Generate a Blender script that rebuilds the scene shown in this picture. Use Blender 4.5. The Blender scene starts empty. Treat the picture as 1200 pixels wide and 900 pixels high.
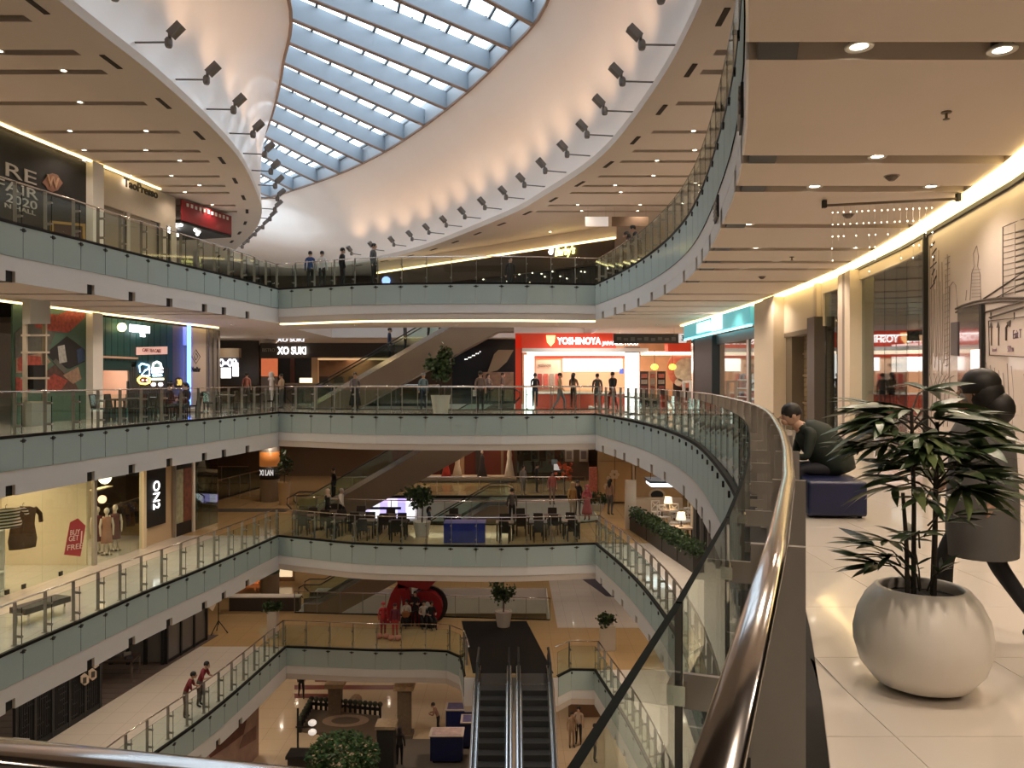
import bpy, bmesh, math, random
from mathutils import Vector as V, Matrix
from mathutils.geometry import tessellate_polygon
random.seed(7)
SC = bpy.context.scene
COL = SC.collection
PI = math.pi
# ------------------------------------------------------------------ camera, sky, exposure
F, HZ, E = 935.0, 444.5, 1.42          # focal length and horizon in pixels, eye height above the level-3 floor
cam = bpy.data.objects.new('camera', bpy.data.cameras.new('camera')); COL.objects.link(cam)
cam.location = (0, 0, E); cam.rotation_euler = (PI/2, 0, 0)
cam.data.sensor_width = 36; cam.data.lens = F*36/1200; cam.data.shift_y = -(450-HZ)/1200
cam.data.clip_start = .02; cam.data.clip_end = 400
SC.camera = cam
world = bpy.data.worlds.new('sky'); SC.world = world; world.use_nodes = True
bg = world.node_tree.nodes['Background']
bg.inputs[0].default_value = (.80, .90, 1.0, 1); bg.inputs[1].default_value = 3.6
SC.view_settings.view_transform = 'Standard'; SC.view_settings.look = 'None'
SC.view_settings.exposure = -0.12; SC.view_settings.gamma = 1.0
SC.view_settings.use_curve_mapping = False
WARM = (1.0, .81, .64)
SC.cycles.transparent_max_bounces = 40
def U(px, py, z):                       # pixel to the point on the horizontal plane z
    Y = F*(E-z)/(py-HZ); return V(((px-600)/F*Y, Y, z))
def W(px, py, Y):                       # pixel to the point at depth Y
    return V(((px-600)/F*Y, Y, E-(py-HZ)/F*Y))
# ------------------------------------------------------------------ materials
MATS = {}
def M(name, col=(.5,.5,.5), rough=.5, metal=0, emit=0, ecol=None, noise=0, nscale=8, bump=0, bscale=40, coat=0, spec=.5, wave=None):
    if name in MATS: return MATS[name]
    m = bpy.data.materials.new(name); m.use_nodes = True; MATS[name] = m
    nt = m.node_tree; p = nt.nodes['Principled BSDF']
    p.inputs['Base Color'].default_value = (*col, 1); p.inputs['Roughness'].default_value = rough
    p.inputs['Metallic'].default_value = metal; p.inputs['Specular IOR Level'].default_value = spec
    p.inputs['Coat Weight'].default_value = coat
    if emit:
        p.inputs['Emission Color'].default_value = (*(ecol or col), 1); p.inputs['Emission Strength'].default_value = emit
    tc = None
    if noise or bump:
        tc = nt.nodes.new('ShaderNodeTexCoord')
    if noise:
        n = nt.nodes.new('ShaderNodeTexNoise'); n.inputs['Scale'].default_value = nscale; n.inputs['Detail'].default_value = 4
        nt.links.new(tc.outputs['Object'], n.inputs['Vector'])
        mx = nt.nodes.new('ShaderNodeMix'); mx.data_type = 'RGBA'
        mx.inputs[6].default_value = (*[max(0, c*(1-noise)) for c in col], 1); mx.inputs[7].default_value = (*[min(1, c*(1+noise)) for c in col], 1)
        nt.links.new(n.outputs['Fac'], mx.inputs[0]); nt.links.new(mx.outputs[2], p.inputs['Base Color'])
    if bump:
        n2 = nt.nodes.new('ShaderNodeTexNoise'); n2.inputs['Scale'].default_value = bscale
        nt.links.new(tc.outputs['Object'], n2.inputs['Vector'])
        b = nt.nodes.new('ShaderNodeBump'); b.inputs['Strength'].default_value = bump; b.inputs['Distance'].default_value = .01
        nt.links.new(n2.outputs['Fac'], b.inputs['Height']); nt.links.new(b.outputs[0], p.inputs['Normal'])
    return m
def glass_mat(name, tint, rough=.02, f0=.035, dens=None):
    if name in MATS: return MATS[name]
    m = bpy.data.materials.new(name); m.use_nodes = True; MATS[name] = m
    nt = m.node_tree; nt.nodes.clear()
    o = nt.nodes.new('ShaderNodeOutputMaterial'); t = nt.nodes.new('ShaderNodeBsdfTransparent'); g = nt.nodes.new('ShaderNodeBsdfGlossy')
    t.inputs[0].default_value = (*tint, 1); g.inputs['Roughness'].default_value = rough; g.inputs[0].default_value = (.9,.95,.95,1)
    fr = nt.nodes.new('ShaderNodeLayerWeight'); fr.inputs[0].default_value = .5
    pw = nt.nodes.new('ShaderNodeMath'); pw.operation = 'POWER'; pw.inputs[1].default_value = 5; nt.links.new(fr.outputs['Facing'], pw.inputs[0])
    ma = nt.nodes.new('ShaderNodeMath'); ma.operation = 'MULTIPLY_ADD'; ma.inputs[1].default_value = .6; ma.inputs[2].default_value = f0; ma.use_clamp = True
    nt.links.new(pw.outputs[0], ma.inputs[0])
    mx = nt.nodes.new('ShaderNodeMixShader'); nt.links.new(ma.outputs[0], mx.inputs[0]); nt.links.new(t.outputs[0], mx.inputs[1]); nt.links.new(g.outputs[0], mx.inputs[2])
    last = mx
    if dens:
        d = nt.nodes.new('ShaderNodeBsdfDiffuse'); d.inputs[0].default_value = (*dens[1], 1)
        m2 = nt.nodes.new('ShaderNodeMixShader'); m2.inputs[0].default_value = dens[0]
        nt.links.new(mx.outputs[0], m2.inputs[1]); nt.links.new(d.outputs[0], m2.inputs[2]); last = m2
    nt.links.new(last.outputs[0], o.inputs[0])
    return m
def tile_mat(name, c1, c2, size, rough=.12, mortar=.006, coat=.3):
    if name in MATS: return MATS[name]
    m = M(name, c1, rough, coat=coat); nt = m.node_tree; p = nt.nodes['Principled BSDF']
    tc = nt.nodes.new('ShaderNodeTexCoord'); br = nt.nodes.new('ShaderNodeTexBrick')
    br.offset = 0; br.inputs['Scale'].default_value = 1; br.inputs['Mortar Size'].default_value = mortar
    br.inputs['Brick Width'].default_value = size; br.inputs['Row Height'].default_value = size
    br.inputs['Color1'].default_value = (*c1,1); br.inputs['Color2'].default_value = (*c2,1); br.inputs['Mortar'].default_value = (*[c*.6 for c in c1],1)
    nt.links.new(tc.outputs['Object'], br.inputs['Vector']); nt.links.new(br.outputs[0], p.inputs['Base Color'])
    return m
CREAM = M('cream_plaster', (.74,.68,.60), .7, noise=.03, nscale=2)
WHITE = M('white_plaster', (.80,.77,.73), .6, noise=.02, nscale=2)
FASCIA = M('fascia_plaster', (.78,.75,.72), .55, noise=.02, nscale=3)
SOFF = M('ceiling_paint', (.66,.565,.485), .8, noise=.02, nscale=1.5)
DARKGAP = M('slot_dark', (.035,.022,.015), .8)
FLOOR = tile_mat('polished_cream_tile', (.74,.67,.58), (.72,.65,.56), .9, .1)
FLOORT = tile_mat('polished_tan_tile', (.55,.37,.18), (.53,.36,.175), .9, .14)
FLOORN = M('cream_floor_tile', (.74,.67,.585), .12, noise=.02, nscale=2, coat=.3)
GROUT = M('grout', (.40,.35,.30), .8)
STONE = M('black_border_stone', (.012,.011,.010), .6, noise=.3, nscale=30, spec=.2)
STEEL = M('brushed_steel', (.66,.62,.59), .16, 1, noise=.05, nscale=60)
STEELD = M('post_steel', (.30,.275,.25), .42, .45, noise=.06, nscale=20)
CHROME = M('clip_chrome', (.75,.73,.7), .15, 1)
DARKM = M('dark_metal', (.035,.033,.03), .45, .3, noise=.15, nscale=10)
BLACK = M('black_matte', (.012,.012,.013), .55)
GLASS = glass_mat('clear_glass', (.90,.955,.93))
GLASSD = glass_mat('tinted_glass', (.55,.62,.60), f0=.12)
FROST = glass_mat('frosted_glass', (.7,.82,.78), rough=.12, f0=.08, dens=(.82, (.52,.61,.58)))
GEDGE = M('glass_edge_seal', (.008,.010,.009), .9, spec=.1)
LED = M('warm_led_strip', (1,.82,.5), emit=4.2, ecol=(1,.74,.33))
LEDW = M('lamp_glow', (1,.93,.8), emit=14, ecol=(1,.86,.66))
SIGNW = M('lit_white_sign', (1,1,1), emit=3.5, ecol=(1,.97,.95))
# ------------------------------------------------------------------ mesh builder
class B:
    def __init__(s): s.v=[]; s.f=[]; s.m=[]; s.k=0
    def add(s, vs, fs):
        n=len(s.v); s.v += [tuple(x) for x in vs]; s.f += [tuple(i+n for i in f) for f in fs]; s.m += [s.k]*len(fs); return s
    def mat(s, k): s.k=k; return s
    def box(s, c, d, rz=0, rx=0, ry=0):
        hx,hy,hz=d[0]/2,d[1]/2,d[2]/2; vs=[V((x,y,z)) for z in(-hz,hz) for y in(-hy,hy) for x in(-hx,hx)]
        if rx or ry or rz:
            from mathutils import Euler
            R=Euler((rx,ry,rz)).to_matrix(); vs=[R@q for q in vs]
        c=V(c); return s.add([q+c for q in vs], [(0,2,3,1),(4,5,7,6),(0,1,5,4),(2,6,7,3),(0,4,6,2),(1,3,7,5)])
    def bar(s, a, b, w, h):              # box from a to b (w horizontal, h vertical thickness)
        a,b=V(a),V(b); d=(b-a).normalized(); up=V((0,0,1)) if abs(d.z)<.95 else V((0,1,0))
        r=d.cross(up).normalized()*w/2; u=r.cross(d).normalized()*h/2
        return s.add([a-r-u,a+r-u,a+r+u,a-r+u,b-r-u,b+r-u,b+r+u,b-r+u],[(3,2,1,0),(4,5,6,7),(0,1,5,4),(1,2,6,5),(2,3,7,6),(3,0,4,7)])
    def quad(s, *p): return s.add(p, [tuple(range(len(p)))])
    def vwall(s, a, b, z0, z1, t):       # upright slab between two plan points
        a=V((a[0],a[1],0)); b=V((b[0],b[1],0)); d=(b-a).normalized(); n=V((-d.y,d.x,0))*t/2
        return s.add([a-n+V((0,0,z0)),b-n+V((0,0,z0)),b+n+V((0,0,z0)),a+n+V((0,0,z0)),a-n+V((0,0,z1)),b-n+V((0,0,z1)),b+n+V((0,0,z1)),a+n+V((0,0,z1))],
                     [(3,2,1,0),(4,5,6,7),(0,1,5,4),(1,2,6,5),(2,3,7,6),(3,0,4,7)])
    def prism(s, poly, z0, z1, holes=()):
        loops=[list(poly)]+[list(h) for h in holes]; flat=[]; 
        for l in loops: flat+=l
        n=len(flat); tri=tessellate_polygon([[V((p[0],p[1],0)) for p in l] for l in loops])
        fs=[]
        for t in tri:
            a,b,c=[V((flat[i][0],flat[i][1],0)) for i in t]
            if (b-a).cross(c-a).z<0: t=(t[0],t[2],t[1])
            fs.append(tuple(i+n for i in t)); fs.append((t[2],t[1],t[0]))
        o=0
        for li,l in enumerate(loops):
            ar=sum(l[i][0]*l[(i+1)%len(l)][1]-l[(i+1)%len(l)][0]*l[i][1] for i in range(len(l)))
            ccw=(ar>0)==(li==0)
            for i in range(len(l)):
                a,b=o+i,o+(i+1)%len(l); fs.append((a,b,b+n,a+n) if ccw else (b,a,a+n,b+n))
            o+=len(l)
        return s.add([(p[0],p[1],z0) for p in flat]+[(p[0],p[1],z1) for p in flat], fs)
    def tube(s, path, r, n=8, r2=None, closed=False):   # r: radius or list; r2: vertical radius for an oval
        P=[V(p) for p in path]; m=len(P); rings=[]; pr=None
        for i in range(m):
            a=P[i-1] if i else P[0]; b=P[i+1] if i<m-1 else P[-1]
            d=(b-a); d=d.normalized() if d.length>1e-9 else V((0,0,1))
            up=V((0,0,1)) if abs(d.z)<.97 else (pr or V((0,1,0)))
            x=d.cross(up).normalized(); y=x.cross(d).normalized()
            if abs(d.z)<.97: pr=None
            ri=r[i] if isinstance(r,(list,tuple)) else r; ry=ri if r2 is None else r2
            rings.append([P[i]+x*math.cos(t*2*PI/n)*ri+y*math.sin(t*2*PI/n)*ry for t in range(n)])
        vs=[q for g in rings for q in g]; fs=[]
        for i in range(m-1):
            for t in range(n): fs.append((i*n+t,i*n+(t+1)%n,(i+1)*n+(t+1)%n,(i+1)*n+t))
        fs.append(tuple(range(n-1,-1,-1))); fs.append(tuple((m-1)*n+t for t in range(n)))
        return s.add(vs,fs)
    def cyl(s, a, b, r, r1=None, n=12): return s.tube([a,b],[r,r if r1 is None else r1],n)
    def lathe(s, prof, c=(0,0,0), n=16, sx=1, sy=1, cap=True):
        vs=[]; fs=[]; m=len(prof)
        for r,z in prof:
            for t in range(n): vs.append((c[0]+r*sx*math.cos(t*2*PI/n), c[1]+r*sy*math.sin(t*2*PI/n), c[2]+z))
        for i in range(m-1):
            for t in range(n): fs.append((i*n+t,i*n+(t+1)%n,(i+1)*n+(t+1)%n,(i+1)*n+t))
        if cap: fs.append(tuple(range(n-1,-1,-1))); fs.append(tuple((m-1)*n+t for t in range(n)))
        return s.add(vs,fs)
    def ball(s, c, r, n=10, sz=1, sx=1, sy=1):
        k=max(4,n//2+1); prof=[(r*math.sin(PI*i/k)+1e-4, -r*sz*math.cos(PI*i/k)) for i in range(k+1)]
        return s.lathe(prof, c, n, sx, sy)
    def mesh(s, name, off=V((0,0,0)), smooth=False):
        me=bpy.data.meshes.new(name); me.from_pydata([tuple(V(p)-off) for p in s.v],[],s.f); 
        if any(s.m): me.polygons.foreach_set('material_index', s.m)
        if smooth: me.polygons.foreach_set('use_smooth',[True]*len(s.f))
        me.update(); return me
    def build(s, name, mats, parent=None, smooth=False, local=False, at=None):
        off=V((0,0,0))
        if parent is not None and not local: off=V(parent['org']) if 'org' in parent else (V(parent.parent['org']) if parent.parent and 'org' in parent.parent else V((0,0,0)))
        if at is not None: off=V(at)
        me=s.mesh(name, off, smooth)
        for m in (mats if isinstance(mats,(list,tuple)) else [mats]): me.materials.append(m)
        o=bpy.data.objects.new(name, me); COL.objects.link(o); o.parent=parent
        if at is not None and parent is None: o.location=off
        return o
def T(o, label=None, cat=None, group=None, kind=None):
    if label: o['label']=label
    if cat: o['category']=cat
    if group: o['group']=group
    if kind: o['kind']=kind
    return o
def thing(name, label, cat, loc=(0,0,0), rz=0, group=None, kind=None):
    o=bpy.data.objects.new(name,None); COL.objects.link(o); o.location=loc; o.rotation_euler=(0,0,rz); o.empty_display_size=.1
    o['org']=tuple(loc)
    return T(o,label,cat,group,kind)
def struct(o, label=None):
    o['kind']='structure'
    if label: o['label']=label
    return o
def inst(src, loc=None, rz=None, parent=None, label=None, group=None, scale=None):
    c=src.copy(); COL.objects.link(c); c.parent=parent
    if loc is not None: c.location=loc
    if rz is not None: c.rotation_euler=(0,0,rz)
    if scale is not None: c.scale=(scale,)*3 if not isinstance(scale,(tuple,list)) else scale
    if label: c['label']=label
    if group: c['group']=group
    for ch in list(src.children): inst(ch, parent=c)
    return c
def at_cursor(o): return o
def text_mesh(s, size, depth=.01, bold=0, shear=0):
    cu=bpy.data.curves.new('lettering','FONT'); cu.body=s; cu.size=size; cu.extrude=depth/2; cu.align_x='CENTER'; cu.align_y='CENTER'; cu.offset=bold; cu.resolution_u=3; cu.shear=shear
    o=bpy.data.objects.new('lettering',cu); COL.objects.link(o)
    bpy.context.view_layer.update()
    me=bpy.data.meshes.new_from_object(o.evaluated_get(bpy.context.evaluated_depsgraph_get()))
    bpy.data.objects.remove(o); return me
def text(s, loc, size, mat, parent=None, rz=0, name='lettering', width=None, depth=.02, bold=0, rx=PI/2, ry=0, shear=0):
    me=text_mesh(s,size,depth,bold,shear); me.materials.clear(); me.materials.append(mat)
    o=bpy.data.objects.new(name,me); COL.objects.link(o)
    if width:
        xs=[v.co.x for v in me.vertices]; k=width/max(1e-6,(max(xs)-min(xs)))
        for v in me.vertices: v.co.x*=k
    org=V((0,0,0)) if parent is None else V(parent.get('org',(0,0,0)))
    o.location=V(loc)-org; o.rotation_euler=(rx,ry,rz); o.parent=parent
    return o
def spline(pts, step):                   # Catmull-Rom through plan points, resampled evenly
    P=[V((p[0],p[1],0)) for p in pts]; P=[P[0]*2-P[1]]+P+[P[-1]*2-P[-2]]; out=[]
    for i in range(1,len(P)-2):
        a,b,c,d=P[i-1:i+3]
        for k in range(12):
            t=k/12; out.append(.5*((2*b)+(c-a)*t+(2*a-5*b+4*c-d)*t*t+(3*b-a-3*c+d)*t**3))
    out.append(P[-2]); L=[0]
    for i in range(1,len(out)): L.append(L[-1]+(out[i]-out[i-1]).length)
    n=max(1,round(L[-1]/step)); res=[]; j=0
    for k in range(n+1):
        s=L[-1]*k/n
        while j<len(out)-2 and L[j+1]<s: j+=1
        t=(s-L[j])/max(1e-9,L[j+1]-L[j]); res.append(out[j].lerp(out[j+1],min(1,max(0,t))))
    return res
def offset(pl, d):                       # offset a plan polyline to its left by d
    r=[]
    for i in range(len(pl)):
        a=pl[max(0,i-1)]; b=pl[min(len(pl)-1,i+1)]; t=(b-a).normalized(); r.append(pl[i]+V((-t.y,t.x,0))*d)
    return r
def interp(pl, Y):                       # X on a polyline at depth Y
    for a,b in zip(pl,pl[1:]):
        if (a[1]-Y)*(b[1]-Y)<=0 and a[1]!=b[1]: return a[0]+(b[0]-a[0])*(Y-a[1])/(b[1]-a[1])
    e=min(pl,key=lambda p:abs(p[1]-Y)); return e[0]
def lamp(kind, loc, energy, color=WARM, size=.1, rot=(0,0,0), spot=None, sy=None, blend=.6):
    l=bpy.data.lights.new(kind.lower()+'_lamp',kind); l.energy=energy; l.color=color
    if kind=='AREA':
        l.size=size
        if sy: l.shape='RECTANGLE'; l.size_y=sy
    else: l.shadow_soft_size=size
    if kind=='SPOT': l.spot_size=spot or 2.4; l.spot_blend=blend
    o=bpy.data.objects.new(kind.lower()+'_light',l); COL.objects.link(o); o.location=loc; o.rotation_euler=rot; return o
# ================================================================== the building: levels, void edge, ceilings
H = 5.3
ZG, Z1, Z2, Z3, Z4, ZC = -3*H, -2*H, -H, 0.0, H, 9.2
RAIL_R = [(.13,.55),(.17,.636),(.237,.815),(.353,1.134),(.638,1.864),(.955,2.75),(1.32,3.84),(1.75,5.22),(2.59,8.16),(3.3,11.4),(4.15,16.6),(4.5,20.5),(4.5,24.5),(4.2,28.5),(3.6,32.9)]
RAIL_F = [(3.6,32.9),(0,32.4),(-3.4,32.5),(-6,32.8),(-8,33.6),(-10.2,34.6)]
RAIL_L = [(-10.2,34.6),(-11,29.3),(-11.8,25.06),(-12.15,22.5),(-12.6,19.66),(-13.2,14),(-13,8),(-12.3,2.4)]
RAIL_N = [(-12.3,2.4),(-6,1.25),(-.42,.66),(-.2,.63),(.13,.55)]
RAIL_F1 = [(3.6,33.2),(1.95,33.2),(1.75,32.5)], [(-1.75,32.5),(-2.5,35.3),(-6,35.6),(-10.35,36.1)]
def line_x(a,b,c,d):
    p,r=a,b-a; q,s=c,d-c; k=r.x*s.y-r.y*s.x
    if abs(k)<1e-6: return b
    t=((q-p).x*s.y-(q-p).y*s.x)/k; return p+r*t
def sides(raw, step=1.05, off=.19):
    out=[]
    rl=[spline(r,step) for r in raw]; gl=[offset(r,off) for r in rl]
    for i in range(len(gl)):
        j=(i+1)%len(gl)
        if (rl[i][-1]-rl[j][0]).length<.02:
            x=line_x(gl[i][-2],gl[i][-1],gl[j][0],gl[j][1]); gl[i][-1]=x.copy(); gl[j][0]=x.copy()
    return list(zip(rl,gl))
SIDES = sides([RAIL_R,RAIL_F,RAIL_L,RAIL_N])
SIDES1 = sides([RAIL_R[:-1]+[(3.6,33.2)],RAIL_F1[0],[(1.75,32.5),(-1.75,32.5)],RAIL_F1[1],[(-10.35,36.1)]+RAIL_L[1:],RAIL_N])
GR,GF,GL,GN = [s[1] for s in SIDES]
GL1 = SIDES1[4][1]; GR1=SIDES1[0][1]; GF1=SIDES1[1][1]+SIDES1[2][1][1:]+SIDES1[3][1][1:]
LW = [(-17.2,4),(-16.6,15),(-15.7,24.5),(-15.1,28.8),(-14.4,33.6),(-13.8,37.4),(-13.8,40)]
RW = [(3.6,-4),(4.2,2),(5.0,6),(5.96,9.3),(6.95,14),(7.55,18.2),(7.9,24.6),(7.86,34),(7.9,40)]
XL, XR, Y0, Y1 = -27.0, 22.0, -8.0, 66.0
def in_void(p): pass
HOLE2 = [(-10.4,38.6),(-8,37.6),(-2.7,36.9),(2.6,37.2),(4.2,38),(4.2,46),(-10.4,46)]
HOLE21 = [(-11.2,41.2),(-6,40.7),(1.9,39.9),(2.0,46),(-11.2,46)]
def plan(p): return [(q[0],q[1]) for q in p]
def floor_level(z, gr, gf, gl, gn, hole2, fl, ff, fr):
    e=.0
    A=lambda g:[(q.x,q.y) for q in g]
    lab='polished floor of the level at %.1f metres'%z
    struct(B().prism(A(gl)+[(XL,gl[-1].y),(XL,gl[0].y)], z-.12, z).build('floor', fl))
    struct(B().prism(A(gr)+[(XR,gr[-1].y),(XR,gr[0].y)], z-.12, z).build('floor', fr))
    struct(B().prism(A(gf)+[(XL,gf[-1].y),(XL,Y1),(XR,Y1),(XR,gf[0].y)], z-.12, z, [hole2] if hole2 else []).build('floor', ff))
    struct(B().prism(A(gn)+[(XR,gn[-1].y),(XR,Y0),(XL,Y0),(XL,gn[0].y)], z-.12, z).build('floor', fl))
    # slab body with the two openings
    ring=A(gr)+A(gf)[1:]+A(gl)[1:]+A(gn)[1:-1]
    cx=sum(p[0] for p in ring)/len(ring); cy=sum(p[1] for p in ring)/len(ring)
    ringo=[(p[0]+(.05 if p[0]>cx else -.05), p[1]+(.05 if p[1]>cy else -.05)) for p in ring]
    struct(B().prism([(XL,Y0),(XR,Y0),(XR,Y1),(XL,Y1)], z-1.2, z-.125, [ringo]+([hole2] if hole2 else [])).build('ceiling', DARKGAP), 'slab body above the ceiling panels')
    fb=B()
    for g in (gr,gf,gl,gn):
        for a,b in zip(g,g[1:]): fb.vwall(a,b,z-1.2,z-.06,.05)
    struct(fb.build('trim_1', FASCIA), 'white fascia band below the frosted balustrade glass')
GAPS = [2.6,5.86,8.75,10.1,12.55,14.8,16.4,17.5,19.7,22.6,24.5,26.4,28.4,29.7,31.5]
GW = .32
def strips(zb, th, ys, wall, edge, yend, ystart, mat, side, fill_w=.35, fill_e=0, parent=None):
    """ceiling panels between slot lines, from the wall line to the void edge"""
    cuts=[ystart]; segs=[]
    for y in ys:
        if y<=ystart+.2 or y>=yend-.2: continue
        segs.append((cuts[-1],y-GW/2,0)); segs.append((y-GW/2,y+GW/2,1)); cuts.append(y+GW/2)
    segs.append((cuts[-1],yend,0))
    for a,b,g in segs:
        n=max(1,int((b-a)/.5)); yy=[a+(b-a)*i/n for i in range(n+1)]
        ed=[(interp(edge,y),y) for y in yy]; wl=[(interp(wall,y),y) for y in yy]
        s=1 if side=='L' else -1
        def put(c0,c1,nm='ceiling_panel',mat=mat):
            poly=c0+c1[::-1]
            B().prism(poly, zb, zb+th).build(nm, mat, parent)
        if not g:
            put(wl,ed)
            if not fill_e:
                fb=B()
                for p_,q_ in zip(ed,ed[1:]): fb.vwall((p_[0]+s*.012,p_[1]),(q_[0]+s*.012,q_[1]),zb,zb+th,.02)
                fb.build('fascia_piece',FASCIA,parent)
        else:
            if fill_w: put(wl,[(x+s*fill_w,y) for x,y in wl],'slot_end')
            if not fill_e: put([(x-s*.36,y) for x,y in ed],[(x-s*.06,y) for x,y in ed],'slot_shade_plug',BLACK)  # black plug added so the open slot end looks dark
            if fill_e: put([(x-s*fill_e,y) for x,y in ed],ed,'slot_end')
    return cuts
def wall_curtain(pl, z0, z1, t=.2):
    b=B()
    for a,c in zip(pl,pl[1:]): b.vwall(a,c,z0,z1,t)
    return b
TR=0
FLOORS={}
for lv,z in ((4,Z4),(3,Z3),(2,Z2),(1,Z1)):
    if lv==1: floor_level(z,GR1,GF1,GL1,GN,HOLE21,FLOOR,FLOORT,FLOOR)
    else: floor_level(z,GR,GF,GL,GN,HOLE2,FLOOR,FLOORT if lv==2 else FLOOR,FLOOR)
    zb=z-1.47; gl=GL1 if lv==1 else GL; gr=GR1 if lv==1 else GR
    cp=thing('ceiling','suspended ceiling of long panels parted by dark slots',None,(0,0,zb),kind='structure')
    yn=[p for p in gl]; 
    strips(zb,.27,GAPS if lv>1 else [y-.4 for y in GAPS],LW,gl,gl[0].y-.02,9.5 if lv<4 else 9.5,SOFF,'L',parent=cp)
    strips(zb,.27,GAPS if lv!=2 else [y+.3 for y in GAPS],RW,gr,gr[-1].y-.02,(.9 if lv==4 else 6),SOFF,'R',parent=cp)
    # panels over the far concourse
    far=[(q.x,q.y) for q in (GF1 if lv==1 else GF)]
    ho=HOLE21 if lv==1 else HOLE2
    nearh=[p for p in ho if p[1]<45]
    B().prism(far+[(XL,far[-1][1]),(XL,60),(XR,60),(XR,far[0][1])],zb+.02,zb+.27,[ho]).build('ceiling_panel',SOFF,cp)
    hb=B()
    for a,c in zip(ho,ho[1:]+ho[:1]): hb.vwall(a,c,zb,z-.02,.06)
    struct(hb.build('trim_2',FASCIA),'white edge of the escalator opening')
# ground floor
struct(B().prism([(XL,Y0),(XR,Y0),(XR,Y1),(XL,Y1)],ZG-.2,ZG).build('floor',tile_mat('ground_tile',(.62,.49,.33),(.60,.475,.32),1.2,.12)))
# shell
for nm,a,b in (('wall_left',(XL,Y0),(XL,Y1)),('wall_right',(XR,Y0),(XR,Y1)),('wall_front',(XL,Y0),(XR,Y0)),('wall_back',(XL,Y1),(XR,Y1))):
    struct(B().vwall(a,b,ZG,ZC+.9,.3).build(nm,CREAM))
# ------------------------------------------------------------------ top ceiling with its leaf-shaped opening, cove and skylight
CO_L=[(-8.5,5),(-9.2,10),(-9.3,16.4),(-9.15,20.5),(-9.3,25),(-9.7,28.7),(-10.7,33.5),(-11.6,37),(-13.4,41.6),(-16.9,48.5),(-18.6,52)]
CO_R=[(2.0,5),(3.4,10),(3.9,16.4),(3.8,21.8),(3.03,28.3),(1.2,34.3),(-.28,38.1),(-5.05,47.2),(-8.3,51.5),(-12,55)]
SK_L=[(-6.5,9),(-6.9,14),(-7.3,20),(-8,28.6),(-9.9,34.4),(-11.5,38.8),(-13.3,43.2),(-15,46.7),(-18,53),(-20.4,58)]
SK_R=[(1.0,9),(1.7,14),(1.9,20),(1.3,28.6),(-.07,32.9),(-2.1,37.7),(-4.66,42.7),(-7.65,47.7),(-11.4,52.7),(-15.8,57.4),(-18,59.5)]
def resamp(pl,n):
    q=spline(pl,.2); L=[0]
    for i in range(1,len(q)): L.append(L[-1]+(q[i]-q[i-1]).length)
    r=[];j=0
    for k in range(n+1):
        s=L[-1]*k/n
        while j<len(q)-2 and L[j+1]<s: j+=1
        r.append(q[j].lerp(q[j+1],(s-L[j])/max(1e-9,L[j+1]-L[j])))
    return r
NL=48
loopC=resamp(CO_L,NL)+resamp([(-18.6,52),(-17.6,54.8),(-14.5,56),(-12,55)],6)[1:-1]+resamp(CO_R,NL)[::-1]
loopS=resamp(SK_L,NL)+resamp([(-20.4,58),(-20.2,59.6),(-19.2,60.2),(-18,59.5)],6)[1:-1]+resamp(SK_R,NL)[::-1]
ZS=15.0
prof=[(0,0),(.10,-.12),(.25,-.16),(.42,-.05),(.6,.2),(.8,.58),(1,1)]
cv=[];cf=[];n=len(loopC)
for t,w in prof:
    for a,b in zip(loopC,loopS): q=a.lerp(b,w) if w>=0 else a+(a-b)*(-w); cv.append((q.x,q.y,ZC+(ZS-ZC)*t))
for i in range(len(prof)-1):
    for k in range(n): cf.append((i*n+k,i*n+(k+1)%n,(i+1)*n+(k+1)%n,(i+1)*n+k))
COVE=M('cove_plaster',(.82,.70,.61),.34,noise=.02,nscale=1,coat=.15)
o=B().add(cv,cf).build('ceiling_cove',COVE,smooth=True); struct(o,'smooth curved plaster cove rising to the skylight')
GAPC=[12.5,15.2,17.2,19.0,20.2,22.5,25.1,27.2,28.5,30.6,32.1,33.3,35.7,37]
cp=thing('ceiling','top ceiling of long panels parted by dark slots',None,(0,0,ZC),kind='structure')
LWC=[(XL,y) for y in (0,70)]; RWC=[(XR,y) for y in (0,70)]
cL=[(q.x,q.y) for q in resamp(CO_L,NL)]; cR=[(q.x,q.y) for q in resamp(CO_R,NL)]
strips(ZC,.25,GAPC,LWC,cL,38,5,SOFF,'L',fill_w=9.6,fill_e=1.15,parent=cp)
strips(ZC,.25,GAPC,RWC,cR,38,5,SOFF,'R',fill_w=10,fill_e=.9,parent=cp)
ring=[(q.x,q.y) for q in loopC]
# ceiling beyond Y=38 and before Y=5
farl=[p for p in ring if p[1]>=38]; 
fl_=[p for p in cL if p[1]>=38]; fr_=[p for p in cR if p[1]>=38]
endc=[p for p in ring if p[1]>51.9 and p not in fl_ and p not in fr_]
B().prism([(XL,38),(interp(cL,38),38)]+fl_+[(-17.6,54.8),(-15.5,55.8),(-15.5,Y1),(XL,Y1)],ZC,ZC+.25).build('ceiling_panel',SOFF,cp)
B().prism([(XR,38),(XR,Y1),(-15.5,Y1),(-15.5,55.8),(-14.5,56)]+fr_[::-1]+[(interp(cR,38),38)],ZC,ZC+.25).build('ceiling_panel',SOFF,cp)
B().prism([(XL,Y0),(XR,Y0),(XR,5),(XL,5)],ZC,ZC+.25).build('ceiling_panel',SOFF,cp)
rc=[(p[0]+(.9 if p[0]>interp([(q.x,q.y) for q in resamp([(-3.2,5),(-2.7,16),(-3.3,28),(-5.5,37),(-11.5,49),(-15,56)],20)],p[1]) else -.9),p[1]+(.9 if p[1]>54 else 0)) for p in ring]
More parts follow.
